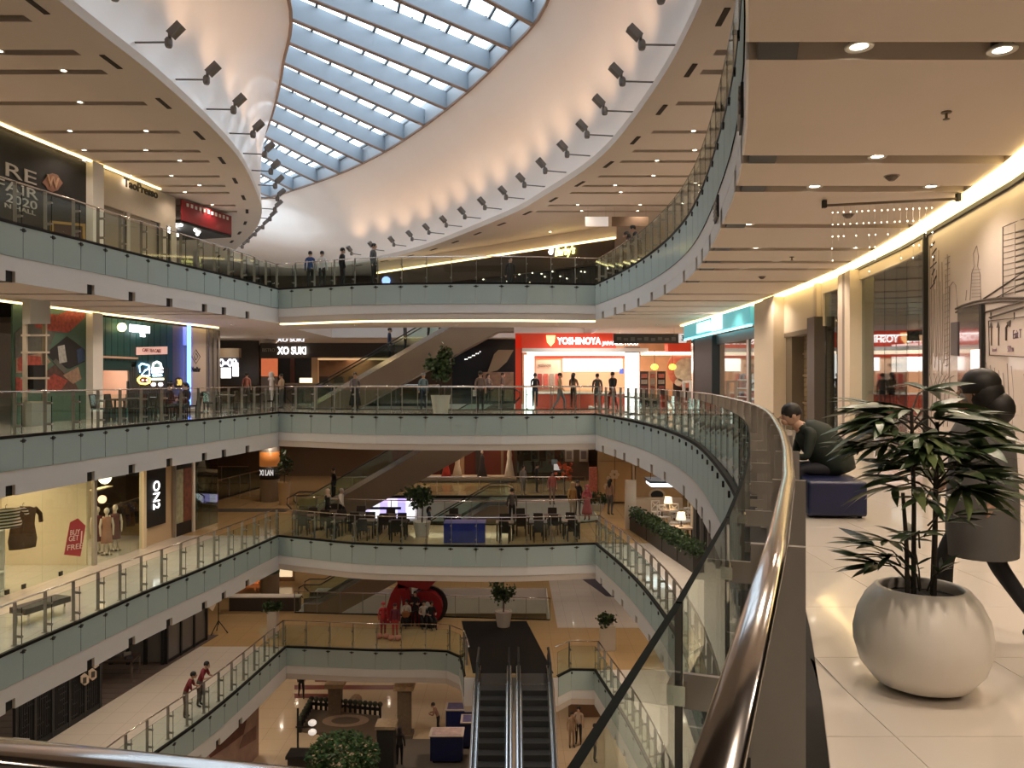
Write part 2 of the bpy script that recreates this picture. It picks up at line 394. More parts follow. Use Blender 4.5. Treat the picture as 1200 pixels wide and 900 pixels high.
struct(B().prism([(XL-.2,Y0-.2),(XR+.2,Y0-.2),(XR+.2,Y1+.2),(XL-.2,Y1+.2)],ZC+.27,ZC+.7,[rc]).build('ceiling',DARKGAP),'roof slab above the top ceiling')
# short slots that follow the opening
for pl,sg in ((cL,-1),(cR,1)):
    q=[V((x,y,0)) for x,y in pl]; q=spline([(p.x,p.y) for p in q if p.y>12],2.9)
    for i in range(len(q)-1):
        d=(q[i+1]-q[i]).normalized(); nn=V((d.y,-d.x,0))*sg*(1 if sg>0 else 1)
        nn=V((abs(nn.x)*sg,nn.y*(1 if nn.x*sg>0 else -1),0)); c=q[i].lerp(q[i+1],.5)+nn*.62
        B().bar(c-d*.42+V((0,0,ZC-.004)),c+d*.42+V((0,0,ZC-.004)),.13,.03).build('slot',DARKGAP,cp)
# ------------------------------------------------------------------ skylight
sky=thing('window_1','long leaf-shaped glass skylight between deep skewed beams',None,(0,0,ZS),kind='structure')
BEAM=M('skylight_beam',(.36,.42,.48),.5,noise=.04,nscale=2); FLANGE=M('beam_flange',(.26,.18,.14),.5); MULL=M('mullion',(.035,.05,.055),.4)
PANE=glass_mat('skylight_pane',(.97,.99,1.0),f0=.0)
PR=[((622,28),(430,-75)),((598,58),(392,-32)),((573,83),(355,-4)),((548,107),(339,22)),((523,128),(337,50)),((499,148),(334,75)),((473,164),(328,98)),((449,177),(321,119)),((423,190),(313,138)),((397,203),(306,158)),((370,213),(301,180)),((343,223),(298,200)),((318,232),(294,222))]
beams=[]
for a,b in PR: beams.append((U(*b,ZS),U(*a,ZS)))
d0=beams[0][1]-beams[1][1]; d1=beams[0][0]-beams[1][0]
dirb=(beams[2][1]-beams[2][0])
pre=[]
p1=beams[0][1].copy()
for k in range(1,9):
    yr=28.5-2.35*k+1.2; xr=interp(SK_R,yr); yl=yr-8.5*(1-.0*k); xl=interp(SK_L,yl)
    if yl<9: yl=9.0+.0*k; 
    if yr<10.5: break
    pre.append((V((xl-.0,yl,ZS)),V((xr,yr,ZS))))
beams=pre[::-1]+beams[0:1]+beams[1:]
# the first visible beams run out of the picture to the left edge of the opening
for i,(l,r) in enumerate(beams):
    l=l.copy(); xe=interp(SK_L,l.y)
    if l.x>xe: 
        d=(r-l).normalized(); 
        for _ in range(60):
            if l.x<=interp(SK_L,l.y) or l.y<9: break
            l=l-d*.2
    beams[i]=(l,r)
DB=.86
for l,r in beams:
    d=(r-l).normalized(); l2=l-d*.3; r2=r+d*.3
    bo=B().bar(l2+V((0,0,DB/2)),r2+V((0,0,DB/2)),.10,DB).build('beam',BEAM,sky)
    B().bar(l2,r2,.2,.05).build('beam_flange',FLANGE,bo)
zg=ZS+DB+.05
PITCH=1.45
for (l,r),(l2,r2) in zip(beams,beams[1:]):
    L=(r-l).length; n=max(2,round(L/PITCH))
    mb=B()
    for k in range(n):
        q=[l.lerp(r,k/n),l.lerp(r,(k+1)/n),l2.lerp(r2,(k+1)/n),l2.lerp(r2,k/n)]
        c=sum(q,V())/4; q=[c+(p-c)*.97 for p in q]
        B().add([p+V((0,0,DB+.05)) for p in q]+[p+V((0,0,DB+.07)) for p in q],[(3,2,1,0),(4,5,6,7),(0,1,5,4),(1,2,6,5),(2,3,7,6),(3,0,4,7)]).build('pane',PANE,sky)
    for k in range(n+1):
        B().bar(l.lerp(r,k/n)+V((0,0,DB+.02)),l2.lerp(r2,k/n)+V((0,0,DB+.02)),.09,.10).build('mullion',MULL,sky)
    for w in (.5,):
        a=l.lerp(l2,w)+V((0,0,DB)); c=r.lerp(r2,w)+V((0,0,DB)); B().bar(a,c,.10,.14).build('purlin',MULL,sky)
cb=B(); 
ls=loopS
for a,b in zip(ls,ls[1:]+ls[:1]): cb.vwall(a,b,ZS-.02,ZS+1.15,.06)
cb.build('curb',M('curb_grey',(.42,.45,.48),.5),sky)
cb=B()
for a,b in zip(ls,ls[1:]+ls[:1]): cb.vwall(a,b,ZS-.06,ZS+.04,.16)
cb.build('edge_trim',FLANGE,sky)
# ================================================================== balustrades
def railing(lv, z, sd, names, ymin=None, label='', skip=()):
    th=thing('balustrade',label,'railing',(sd[0][0][0].x,sd[0][0][0].y,z),group='glass balustrades around the atrium')
    for si,(rl,gl) in enumerate(sd):
        if si in skip: continue
        idx=[i for i in range(len(gl)) if ymin is None or gl[i].y>=ymin(si)]
        if len(idx)<2: continue
        rr=[rl[i]+V((0,0,z+1.11)) for i in idx]
        # joint miter at corners: handrail runs through the raw rail path
        B().tube(rr,.021 if lv==3 and si in (0,3) else .03,10,r2=.0105 if lv==3 and si in (0,3) else .02).build('handrail',STEEL,th,smooth=True)
        ch=B()
        for a,b in zip(idx,idx[1:]):
            p,q=gl[a],gl[b]; d=(q-p).normalized(); nrm=V((-d.y,d.x,0)); L=(q-p).length
            if L<.12: continue
            for nm,z0,z1,m in (('glass_panel',z+.05,z+.97,GLASS),('frosted_panel',z-.84,z-.04,FROST)):
                pp,qq=p+d*.006,q-d*.006
                sh=nrm*(.035 if nm=='frosted_panel' else .0)
                bb=B().vwall(pp+sh,qq+sh,z0,z1,.014); bb.m=[1,1,0,1,0,1]
                bb.build(nm,[m,GEDGE],th)
            ch.vwall(p,q,z-.045,z+.03,.10)
        ch.build('base_channel',STONE,th)
        for k,i in enumerate(idx):
            if (k==len(idx)-1 or k==0) and si%2==1: continue
            a=gl[max(0,i-1)]; b=gl[min(len(gl)-1,i+1)]; d=(b-a).normalized(); nrm=V((-d.y,d.x,0)); p=gl[i]; r=rl[i]
            po=B().bar(r-nrm*.045+d*.0+V((0,0,z)),r-nrm*.045+V((0,0,z+1.09)),.012,.075)
            po=B(); c=r+nrm*.0
            po.vwall(c-nrm*.05,c+nrm*.05,z,z+1.1,.016)
            po.vwall(c-nrm*.0,p-nrm*.01,z+.76,z+.83,.012); po.vwall(c,p-nrm*.01,z+.2,z+.27,.012)
            po.vwall(c-nrm*.07,c+nrm*.07,z,z+.015,.10)
            po_=po.build('post',STEELD,th)
            for zz in (z+.795,z+.235): B().vwall(p-d*.035,p+d*.035,zz-.02,zz+.02,.036).build('glass_clip',CHROME if lv==3 and r.y<9 else STEELD,po_)
            cl=B(); s_=nrm*.035
            for zz in (z-.13,): cl.vwall(p-d*.10+s_,p+d*.10+s_,zz-.02,zz+.02,.03); cl.vwall(p-d*.035+s_*1.5,p+d*.035+s_*1.5,zz-.045,zz+.045,.04)
            cl.build('panel_clip',DARKM,th)
    return th
railing(3,Z3,SIDES,None,lambda si:{2:14}.get(si,-9),'glass balustrade with oval steel handrail on the level where the planter stands')
railing(4,Z4,SIDES[:3],None,lambda si:{2:14,0:3}.get(si,-9),'glass balustrade along the topmost level under the skylight')
railing(2,Z2,SIDES[:3],None,lambda si:{2:14,0:12}.get(si,-9),'glass balustrade in front of the long row of dining tables')
railing(1,Z1,SIDES1[:5],None,lambda si:{4:18,0:16}.get(si,-9),'glass balustrade around the opening with the two descending escalators',skip=(2,))
# dark stone border behind the glass on the near level
bd=B()
rl,gl=SIDES[0]
for i in range(len(rl)-1):
    n1=(rl[i]-gl[i]); n2=(rl[i+1]-gl[i+1])
    bd.prism([(gl[i].x,gl[i].y),(gl[i+1].x,gl[i+1].y),((rl[i+1]+n2*.75).x,(rl[i+1]+n2*.75).y),((rl[i]+n1*.75).x,(rl[i]+n1*.75).y)],.0,.006)
struct(bd.build('trim_3',STONE),'black stone border under the handrail')
def rail2(hole, z, n, label, gap=None):
    """plainer balustrade on the near rim of the escalator opening"""
    pts=[(a[0],a[1]) for a in hole[:n]]
    th=thing('balustrade',label,'railing',(pts[0][0],pts[0][1],z))
    q=spline(pts,1.25); q=[p+V((0,-.1,0)) for p in q]
    B().tube([p+V((0,0,z+1.1)) for p in q],.025,8).build('handrail',STEEL,th,smooth=True)
    for a,b in zip(q,q[1:]):
        B().vwall(a,b,z+.04,z+1.0,.012).build('glass_panel',GLASS,th)
    for p in q: B().box(p+V((0,0,z+.55)),(.03,.06,1.1)).build('post',STEELD,th)
    ch=B()
    for a,b in zip(q,q[1:]): ch.vwall(a,b,z-.12,z+.04,.08)
    ch.build('base_channel',STONE,th)
rail2(HOLE2,Z3,5,'plain glass balustrade before the escalator that rises behind the potted palm')
rail2(HOLE2,Z2,5,'plain glass balustrade behind the row of dining tables')
rail2(HOLE21,Z1,3,'plain glass balustrade behind the red sculpture')
rail2([(-10.4,46),(4.2,46)],Z2,2,'plain glass balustrade before the dress shop')
rail2([(-10.4,46),(-4.2,46)],Z3,2,'plain glass balustrade across the far rim of the escalator opening')
# ================================================================== lights in the ceiling slots
dl_src=None
def downlight(p, energy, lab, grp, r=.09, spot=True):
    global dl_src
    if dl_src is None:
        o=thing('downlight',lab,'light',p,0,grp)
        b=B().lathe([(.055,.0),(.10,-.012),(.105,.0),(.07,.03)],n=16,cap=False); b.build('ring',M('lamp_ring',(.8,.78,.72),.3,.5),o,local=True,smooth=True)
        B().lathe([(.001,-.004),(.07,-.002)],n=16,cap=False).build('lens',LEDW,o,local=True); B().lathe([(.075,.02),(.075,.225)],n=12).build('housing',DARKM,o,local=True)
        dl_src=o
    else: o=inst(dl_src,p,0,None,lab,grp)
    if spot: lamp('SPOT',V(p)+V((0,0,-.05)),energy,WARM,.07,spot=2.5,blend=.8)
    return o
LABD={4:'round recessed downlight in a dark slot of the top ceiling',3:'round recessed downlight in a slot over the level with the planter',2:'round recessed downlight in a slot over the level with dining tables',1:'round recessed downlight in a slot over the level with the red sculpture',0:'round recessed downlight in a slot over the ground floor'}
PW=150
for lv,z,edL,edR in ((3,Z4,GL,GR),(2,Z3,GL,GR),(1,Z2,GL,GR),(0,Z1,GL1,GR1)):
    zb=z-1.47
    for i,y in enumerate(GAPS):
        yL=y if z!=Z1 else y-.4; yR=y if z!=Z2 else y+.3
        if yL>13:
            e=interp(edL,yL); w=interp(LW,yL)
            downlight((e+(w-e)*(.3+.35*(i%2)),yL,zb+.035),PW*(.6 if lv==1 else .85),LABD[lv],'ceiling downlights')
        if (lv==3 and yR>2) or yR>13:
            e=interp(edR,yR); w=interp(RW,yR)
            fr=[(.12,),(.25,.8),(.45,),(.3,.75)][i%4]
            for k,t in enumerate(fr): downlight((e+(w-e)*t,yR,zb+.035),PW*(.8 if lv==3 else .8),LABD[lv],'ceiling downlights')
    # far concourse
    for y in (35.6,):
        for x in (-12.5,-7,-2.5,2,6.5):
            downlight((x,y+(1.2 if z==Z1 else 0),zb+.01),PW*(.95 if lv in (0,3) else .6),LABD[lv],'ceiling downlights')
    for y in (48.5,52):
        for x in (-14,-8,-2,4,10): downlight((x,y,zb+.01),PW*(1.2 if lv in (0,3) else .7),LABD[lv],'ceiling downlights')
    for x,y in ((8,37),(8,41),(11,40),(-13,38),(-13,43)): downlight((x,y,zb+.01),PW*(1.2 if lv in (0,3) else .8),LABD[lv],'ceiling downlights')
for i,y in enumerate(GAPC):
    if y<16: continue
    e=interp(cL,y); 
    for k,x in enumerate((e-2.2-.8*(i%2),e-4.6-.5*(i%3))): downlight((x,y,ZC+.035),PW*.55,LABD[4],'ceiling downlights')
    e=interp(cR,y)
    for k,x in enumerate((e+2.2+.8*(i%2),e+5+.6*(i%3))): downlight((x,y,ZC+.035),PW*.6,LABD[4],'ceiling downlights')
for x,y in ((2,42),(6,42),(-1,48),(5,48),(10,44),(-22,44),(-19,40)): downlight((x,y,ZC-.01),PW*.6,LABD[4],'ceiling downlights')
for x,y in ((2.6,2.6),(3.4,.2),(2.2,-1.6),(1.2,-.6),(-3,-1.5),(3.6,5.86)): downlight((x,y,Z4-1.47+.01),PW,LABD[3],'ceiling downlights')  # extra downlights, added to brighten the planter
# warm LED coves along the shop walls and the far rim
def cove(pl, z, lab, w=.10, h=.05, y0=-99, y1=99, inset=.1):
    q=[V((a[0],a[1],0)) for a in spline(pl,1.5)]; q=[p for p in q if y0<=p.y<=y1]; b=B()
    for a,c in zip(q,q[1:]): b.vwall(a,c,z-h,z,w)
    return T(b.build('cove_light',LED),lab,'light',at_cursor and None)
cove([(x-.22,y) for x,y in RW],Z4-1.475,'glowing warm cove light strip over the mural and shutter wall',y0=1,y1=36,w=.30,h=.05)
cove([(x+.22,y) for x,y in LW],Z4-1.475,'glowing warm cove light strip over the cake and milk tea shops',y0=14,y1=38)
cove([(x+.22,y) for x,y in LW],ZC-.01,'glowing warm cove light strip over the black fair hoarding',y0=14,y1=34)
cove([(q.x,q.y+.45) for q in GF],Z4-1.45,'glowing warm cove light strip below the far rim of the topmost level',w=.2,h=.06)
# ------------------------------------------------------------------ flood lights on arms around the skylight cove
HOUS=M('flood_housing',(.20,.18,.165),.5,.3)
fl_src=None
def flood(p, dirv, lab, on=True):
    global fl_src
    rz=math.atan2(dirv.y,dirv.x)
    if fl_src is None:
        o=thing('flood_light',lab,'flood light',p,rz,'flood lights around the skylight cove')
        B().cyl((-.25,0,0),(1.0,0,0),.035,n=8).build('arm',HOUS,o,local=True)
        B().lathe([(.10,-.2),(.13,-.13),(.13,.05),(.08,.13)],(1.05,0,.03),10).build('ballast',HOUS,o,local=True)
        b=B().box((1.30,0,.40),(.24,.34,.52),ry=.8); b.box((1.09,0,.2),(.08,.1,.2)); lh=b.build('lamp_head',HOUS,o,local=True)
        B().box((1.215,0,.485),(.02,.28,.44),ry=.8).build('lamp_glass',M('flood_glass',(.5,.45,.4),.1),lh,local=True)
        fl_src=o
    else: o=inst(fl_src,p,rz,None,lab)
    o.scale=(.74,.74,.74)
    if on:
        l=lamp('SPOT',V(p)+dirv*1.25+V((0,0,.75)),105,(1,.70,.47),.12,spot=2.0,blend=1.0)
        tgt=V(p)-dirv*.2+V((0,0,4.3)); l.rotation_euler=(tgt-l.location).to_track_quat('-Z','Y').to_euler()
for pl,sg,lab in ((CO_L,1,'grey flood light on a bracket arm along the cove above the black hoarding'),(CO_R,-1,'grey flood light on a bracket arm along the broad cove across from the black hoarding')):
    q=spline([p for p in pl if p[1]>9],2.45)
    for i in range(1,len(q)-1):
        if q[i].y<13: continue
        d=(q[i+1]-q[i-1]).normalized(); nn=V((-d.y,d.x,0)); nn=nn if nn.x*sg>0 else -nn
        flood((q[i].x-nn.x*.1,q[i].y-nn.y*.1,ZC+.55),nn,lab)
# pendant wire-free ceiling details come later
# ================================================================== helpers for shop fronts on the curved walls
class WL:
    def __init__(s, wall, side): s.w=wall; s.s=1 if side=='L' else -1
    def Y(s, px):
        if isinstance(s.w,(int,float)): return s.w
        r=(px-600)/F; lo,hi=3.0,60.0
        f=lambda y: interp(s.w,y)-r*y
        for _ in range(50):
            m=(lo+hi)/2
            if (f(m)<0)==(s.s>0): lo=m
            else: hi=m
        return (lo+hi)/2
    def nrm(s, px):
        if isinstance(s.w,(int,float)): return V((0,-1,0)), V((1,0,0))
        y=s.Y(px); d=(V((interp(s.w,y+.3),y+.3,0))-V((interp(s.w,y-.3),y-.3,0))).normalized()
        return V((d.y,-d.x,0))*s.s, d*s.s
    def z(s, px, py): return E-(py-HZ)/F*s.Y(px)
    def pt(s, px, py, out=0):
        y=s.Y(px); n,_=s.nrm(px); return V(((px-600)/F*y, y, E-(py-HZ)/F*y))+n*out
    def panel(s, name, px0, px1, z0, z1, mat, parent=None, out=0, t=.06):
        k=max(1,int(abs(s.Y(px1)-s.Y(px0))/.6)); b=B()
        for i in range(k):
            a=px0+(px1-px0)*i/k; c=px0+(px1-px0)*(i+1)/k
            p=s.pt(a,HZ,out); q=s.pt(c,HZ,out); b.vwall(p,q,z0,z1,t)
        return b.build(name,mat,parent)
    def poly(s, name, pts, mat, parent=None, out=.05, t=.015):
        f=[s.pt(x,y,out+t) for x,y in pts]; g=[s.pt(x,y,out) for x,y in pts]; n=len(pts)
        fs=[tuple(range(n)),tuple(range(2*n-1,n-1,-1))]+[(i,i+n,(i+1)%n+n,(i+1)%n) for i in range(n)]
        return B().add(f+g,fs).build(name,mat,parent)
    def tube(s, name, pts, r, mat, parent=None, out=.08):
        return B().tube([s.pt(x,y,out) for x,y in pts],r,6).build(name,mat,parent)
    def text(s, t, px, py, size, mat, parent=None, out=.05, width=None, depth=.03, bold=0, ry=0, shear=0):
        n,d=s.nrm(px); rz=math.atan2(d.y,d.x)
        return text(t, s.pt(px,py,out), size, mat, parent, rz, width=width, depth=depth, bold=bold, ry=ry, shear=shear)
LWALL=WL(LW,'L'); RWALL=WL(RW,'R')
def shop(name, label, wl, px, z, cat='shop'): 
    p=wl.pt(px,HZ); return thing(name,label,cat,(p.x,p.y,z))
SKINM=M('skin',(.50,.31,.22),.55); 
# ------------------------------------------------------------------ topmost level, wall with hoarding
h=shop('hoarding','black exhibition hoarding lettered FAIR 2020 with a copper crest',LWALL,40,Z4,'hoarding')
LWALL.panel('board',-30,100,Z4,ZC-.1,BLACK,h)
LET=M('hoarding_letters',(.48,.45,.42),.5)
LWALL.text('RE',22.5,204.5,.60,LET,h,width=1.3); LWALL.text('FAIR',18,222,.46,LET,h,width=1.75)
LWALL.text('2020',24,237,.38,LET,h,width=1.3); LWALL.text('N HALL',22,245.5,.2,LET,h,width=1.3)
cr=[(60+12*math.cos(a)*(1+.0*a),214+ (10.5)*math.sin(a)) for a in [i*PI/4 for i in range(8)]]
cr=[(48,214),(52,209),(54,205),(60,203),(66,205),(68,209),(72,214.5),(68,220),(66,223),(60,225),(54,222),(52,218)]
c_=LWALL.poly('crest',cr,M('copper_crest',(.26,.13,.09),.5),h,out=.04)
LWALL.text('W',60,214,.55,M('crest_letter',(.45,.28,.18),.5),h,out=.07)
g=shop('notice_board','low gold framed dark board standing before the black hoarding',LWALL,62,Z4,'sign')
GOLD=M('gold_frame',(.42,.27,.08),.35,.4)
LWALL.poly('board_face',[(42,262),(81,264),(81,305),(42,297)],M('frame_board',(.05,.02,.012),.6),g,out=.5,t=.03)
for pts in ([(41,259),(82,263),(82,266),(41,262)],[(41,259),(44,259.5),(44,299.5),(41,298.5)],[(79,263),(82,263),(82,309),(79,308.5)]): LWALL.poly('frame_bar',pts,GOLD,g,out=.54,t=.04)
struct(LWALL.panel('wall_pillar',100,113,Z4,ZC-.02,WHITE,out=.12,t=.35),'white pillar beside the black hoarding')
s=shop('closed_shop','beige closed coffee shop with dark lettering and roller blinds',LWALL,160,Z4)
BEI=M('beige_cladding',(.50,.44,.35),.6,noise=.05,nscale=4); BLIND=M('roller_blind',(.26,.215,.165),.7,noise=.06,nscale=3)
LWALL.panel('fascia_board',113,205,ZC-1.35,ZC-.05,BEI,s); 
for a,b in ((113,119),(147,150.5),(186,193),(199,205)): LWALL.panel('jamb',a,b,Z4,ZC-1.35,BEI if a!=147 else M('jamb_grey',(.42,.39,.34),.5),s,out=.05)
for a,b in ((119,147),(150.5,186),(193,199)): LWALL.panel('blind',a,b,Z4,ZC-1.35,BLIND,s,out=-.12)
LWALL.text('TaoPresso',162,221.5,.46,BLACK,s,width=2.2,bold=.012,out=.14)
k=shop('food_kiosk','black food kiosk with a red lettered canopy and bright spotlights',LWALL,230,Z4,'kiosk')
RED=M('canopy_red',(.26,.015,.022),.45)
p0=LWALL.pt(206,HZ,.25); p1=LWALL.pt(256,HZ,.6)
B().vwall(p0,p1,ZC-1.0,ZC-.12,.06).build('canopy_face',RED,k)
B().prism([(p0.x,p0.y),(p1.x,p1.y),(p1.x-3.2,p1.y+.9),(p0.x-2.0,p0.y)],ZC-1.12,ZC-1.02).build('canopy_soffit',BLACK,k)
B().vwall(p1,(p1.x-3.2,p1.y+.9),ZC-1.1,ZC-.12,.06).build('canopy_face',BLACK,k)
WSM=M('white_letter',(.7,.68,.64),.5)
for i in range(11):
    q=p0.lerp(p1,(i+1)/12.5); d=(p1-p0).normalized(); B().vwall(q+V((.05,0,0)),q+d*.13+V((.05,0,0)),ZC-.36,ZC-.22+.02*(i%2),.03).build('canopy_letter',WSM,k)
SPOTW=M('kiosk_spot',(1,1,1),emit=18,ecol=(1,.95,.88))
for t,u in ((.08,.2),(.42,.35),(.55,.5),(.3,1.2),(.7,.9)):
    q=p0.lerp(p1,t)+V((-u,0,0)); B().lathe([(.06,-.05),(.075,0),(.05,.05)],(q.x,q.y,ZC-1.15),10).build('spot',SPOTW,k)
B().box((p0.x-.9,p0.y+1.3,ZC-1.3),(.05,1.1,.16)).build('menu_light',SIGNW,k)
B().prism([(p0.x-.6,p0.y+.3),(p0.x-.6,p1.y-.2),(p0.x-1.0,p1.y-.2),(p0.x-1.0,p0.y+.3)],Z4,Z4+1.1).build('counter',BLACK,k)
B().vwall((p0.x-2.6,p0.y),(p0.x-2.6,p1.y+2),Z4,ZC-1,.1).build('back_panel',BLACK,k)
lamp('POINT',(p0.x-.9,p0.y+1.4,ZC-1.5),60,(1,.93,.85),.15)
for px in (42.5,80.5):
    q=LWALL.pt(px,HZ,.55); B().box((q.x,q.y,Z4+.35),(.1,.1,.7)).build('foot',GOLD,g)
# wall behind the kiosk and the rest of the topmost level
struct(wall_curtain([(-30,26.5),(-15.9,24)],Z4,ZC).build('wall_left',CREAM)) if False else None
# ------------------------------------------------------------------ planter level, left wall
m=shop('mural_hoarding','dark green hoarding printed with red and blue food pictures',LWALL,60,Z3,'hoarding')
GRN=M('print_green',(.075,.14,.10),.6); LWALL.panel('board',14,100,Z3,Z4-1.52,GRN,m)
PR=dict(r=M('print_red',(.30,.055,.035),.6,noise=.9,nscale=9),b=M('print_brown',(.09,.045,.035),.6,noise=.8,nscale=7),t=M('print_tan',(.30,.19,.13),.6,noise=.6,nscale=6),n=M('print_navy',(.03,.06,.14),.6,noise=.8,nscale=8),g=M('print_grey',(.10,.10,.085),.6,noise=.4,nscale=5),k=M('print_black',(.022,.02,.022),.6),w=M('print_white',(.42,.42,.40),.6,noise=.5,nscale=10))
for c,pts in (('g',[(16,390),(36,372),(66,380),(56,412),(16,420)]),('b',[(28,373),(37,368),(62,392),(58,403),(36,388)]),('r',[(36,368),(52,367),(66,369),(80,363),(98,362),(98,372),(84,385),(78,390),(60,388),(40,384)]),
  ('t',[(17,408),(44,407),(48,412),(58,424),(40,437),(17,437)]),('r',[(19,420),(26,416),(46,418),(48,434),(30,436),(19,434)]),('r',[(17,442),(28,444),(34,459),(17,459)]),
  ('k',[(52,414),(77,394),(88,402),(98,410),(98,424),(80,432),(64,425)]),('w',[(66,406),(74,404),(77,424),(68,426)]),('w',[(79,408),(87,405),(88,420),(80,424)]),('n',[(88,410),(96,407),(98,422),(90,426)]),
  ('b',[(36,448),(62,428),(86,448),(92,459),(42,459)]),('r',[(50,446),(62,438),(78,446),(70,457),(54,457)]),('g',[(60,424),(64,420),(84,440),(80,444)]),('t',[(72,440),(90,430),(94,444),(84,450)])):
    LWALL.poly('printed_picture',pts,PR[c],m,out=.04+.004*random.random(),t=.01)
struct(LWALL.panel('wall_pillar',100,112,Z3,Z4-1.5,WHITE,out=.12,t=.35),'white pillar between the green hoarding and the teal shop')
kk=shop('display_cabinet','tall cabinet with a blank white light box on top',LWALL,4,Z3,'cabinet')
LWALL.poly('light_box',[(-14,349),(13,351),(13,380),(-14,380)],M('cabinet_box',(.5,.5,.47),.5),kk,out=1.1,t=.25)
for x in (-12,13.5): LWALL.poly('post',[(x,349),(x+2,349),(x+2,503),(x,503)],BEI,kk,out=1.05,t=.12)
for y in (392,412,442,458,470): LWALL.poly('shelf',[(-12,y),(14,y),(14,y+2.4),(-12,y+2.4)],BEI,kk,out=1.0,t=.3)
LWALL.poly('oven',[(-8,428),(8,428),(8,456),(-8,456)],BLACK,kk,out=1.0,t=.3)
LWALL.poly('base_cupboard',[(-12,472),(14,472),(14,506),(-12,506)],M('cupboard_grey',(.35,.36,.33),.5),kk,out=1.0,t=.35)
te=shop('tea_shop','teal panelled milk tea shop with glowing neon pictures',LWALL,158,Z3)
TEAL=M('teal_board',(.013,.075,.072),.5); zt=Z4-1.6
for i in range(12):
    a=115+i*(201-115)/12; 
    LWALL.panel('teal_plank',a+.25,a+(201-115)/12-.25,2.1 if a<148 else (1.35 if a>152 else 2.1),zt,TEAL,te,out=.02)
LWALL.panel('shadow_panel',115,201,2.0,zt,BLACK,te,out=-.06)
LWALL.panel('lintel',114,150,1.75,2.1,M('teal_dark',(.008,.045,.045),.5),te,out=.05,t=.2)
LWALL.panel('lower_front',149,199,Z3,1.35,M('slat_dark',(.03,.035,.035),.6),te,out=.0)
for i in range(22): LWALL.panel('slat',150+i*2.2,151.1+i*2.2,.35,1.9,M('slat_grey',(.07,.075,.075),.6),te,out=.05,t=.03)
LWALL.panel('counter_front',115,200,Z3,.32,TEAL,te,out=.25,t=.3)
# pink niche behind the counter
y0,y1=LWALL.Y(114),LWALL.Y(149); xa=interp(LW,y0)
PINK=M('pink_plaster',(.62,.42,.32),.7,noise=.05,nscale=3)
B().vwall((xa-1.3,y0-.2),(xa-1.0,y1+.6),Z3,2.2,.08).build('niche_wall',PINK,te); B().vwall((xa-1.0,y1+.5),(xa+.25,y1+.1),Z3,2.2,.08).build('niche_side',PINK,te)
B().prism([(xa-1.4,y0-.2),(xa+.1,y0-.2),(xa+.5,y1+.4),(xa-1.1,y1+.6)],2.2,2.28).build('niche_ceiling',PINK,te)
lamp('AREA',(xa-.4,(y0+y1)/2,2.15),45,(1,.8,.65),.8)
NE=lambda n,c,e=7: M('neon_'+n,c,emit=e,ecol=c)
LWALL.poly('sign_disc',[(135+5.2*math.cos(a)*0+5.0*math.cos(a),383.5+5.2*math.sin(a)) for a in [i*PI/6 for i in range(12)]],NE('yellow',(1,.85,.35),4),te,out=.25,t=.05)
LWALL.text('KHAYUN',157,386,.36,SIGNW,te,out=.25,width=1.25,depth=.05,bold=.02); LWALL.text('TEA',160,392.5,.22,SIGNW,te,out=.25,width=.34,depth=.05,bold=.01)
for x in (140,167): LWALL.tube('sign_hanger',[(x,372),(x,381)],.012,CHROME,te,out=.25)
LWALL.poly('name_board',[(157,407),(193.5,406),(193.5,415),(157,416)],M('pink_board',(.75,.45,.40),emit=.6,ecol=(1,.55,.45)),te,out=.09)
LWALL.text('CAFE TEA CAKE',175,411,.2,M('red_letter',(.25,.04,.03),.5),te,out=.11,width=1.25)
LWALL.tube('neon_tube',[(162,436),(161,429),(164,426),(168,427),(172,428),(173,433),(173,440),(168,441),(164,439),(168,434),(172,432)],.03,NE('blue',(.35,.65,1)),te)
LWALL.tube('neon_tube',[(159,445),(163,441),(169,441),(174,444),(173,448),(168,450),(162,449),(159,445)],.035,NE('orange',(1,.62,.1)),te)
LWALL.tube('neon_tube',[(177,430),(178,426),(182,424),(186,426),(187,430)],.035,NE('white',(1,.95,.95)),te)
for y,c,a,b in ((432,'white',176,188),(436,'white',176,188),(440,'blue',177,187),(444.5,'yellow2',175,189)): LWALL.tube('neon_tube',[(a,y),(b,y-.3)],.045,NE(c,(1,.95,.95) if c=='white' else ((.3,.6,1) if c=='blue' else (1,.8,.4))),te)
for x in (165,170): LWALL.poly('neon_dot',[(x+1.3*math.cos(a),445.5+1.3*math.sin(a)) for a in [i*PI/3 for i in range(6)]],NE('red',(1,.2,.25)),te,out=.08)
for x in (177.5,186): LWALL.poly('neon_dot',[(x+2.6*math.cos(a),450.5+2.2*math.sin(a)) for a in [i*PI/4 for i in range(8)]],NE('pink',(1,.75,.8)),te,out=.08)
pl=thing('pendant_lamp','small white pendant lamp over the pink niche','lamp',LWALL.pt(131,418,-.5))
q=LWALL.pt(131,410,-.5); B().lathe([(.14,-.18),(.14,-.02),(.07,.08),(.03,.12)],q,12).build('shade',M('lamp_white',(1,.95,.85),emit=7,ecol=(1,.88,.72)),pl); B().cyl(q+V((0,0,.1)),q+V((0,0,.45)),.01,n=6).build('cord',BLACK,pl)
sg=thing('round_sign','hanging dark purple sign with a yellow number 30','sign',LWALL.pt(201,448,.35))
LWALL.poly('face',[(201+5*math.cos(a),449+7*math.sin(a)) for a in [i*PI/6 for i in range(12)]],M('purple_face',(.03,.015,.05),.5),sg,out=.3,t=.04); LWALL.text('30',201,448.5,.34,M('yellow_num',(.8,.6,.15),emit=.8,ecol=(1,.75,.2)),sg,out=.36,bold=.01)
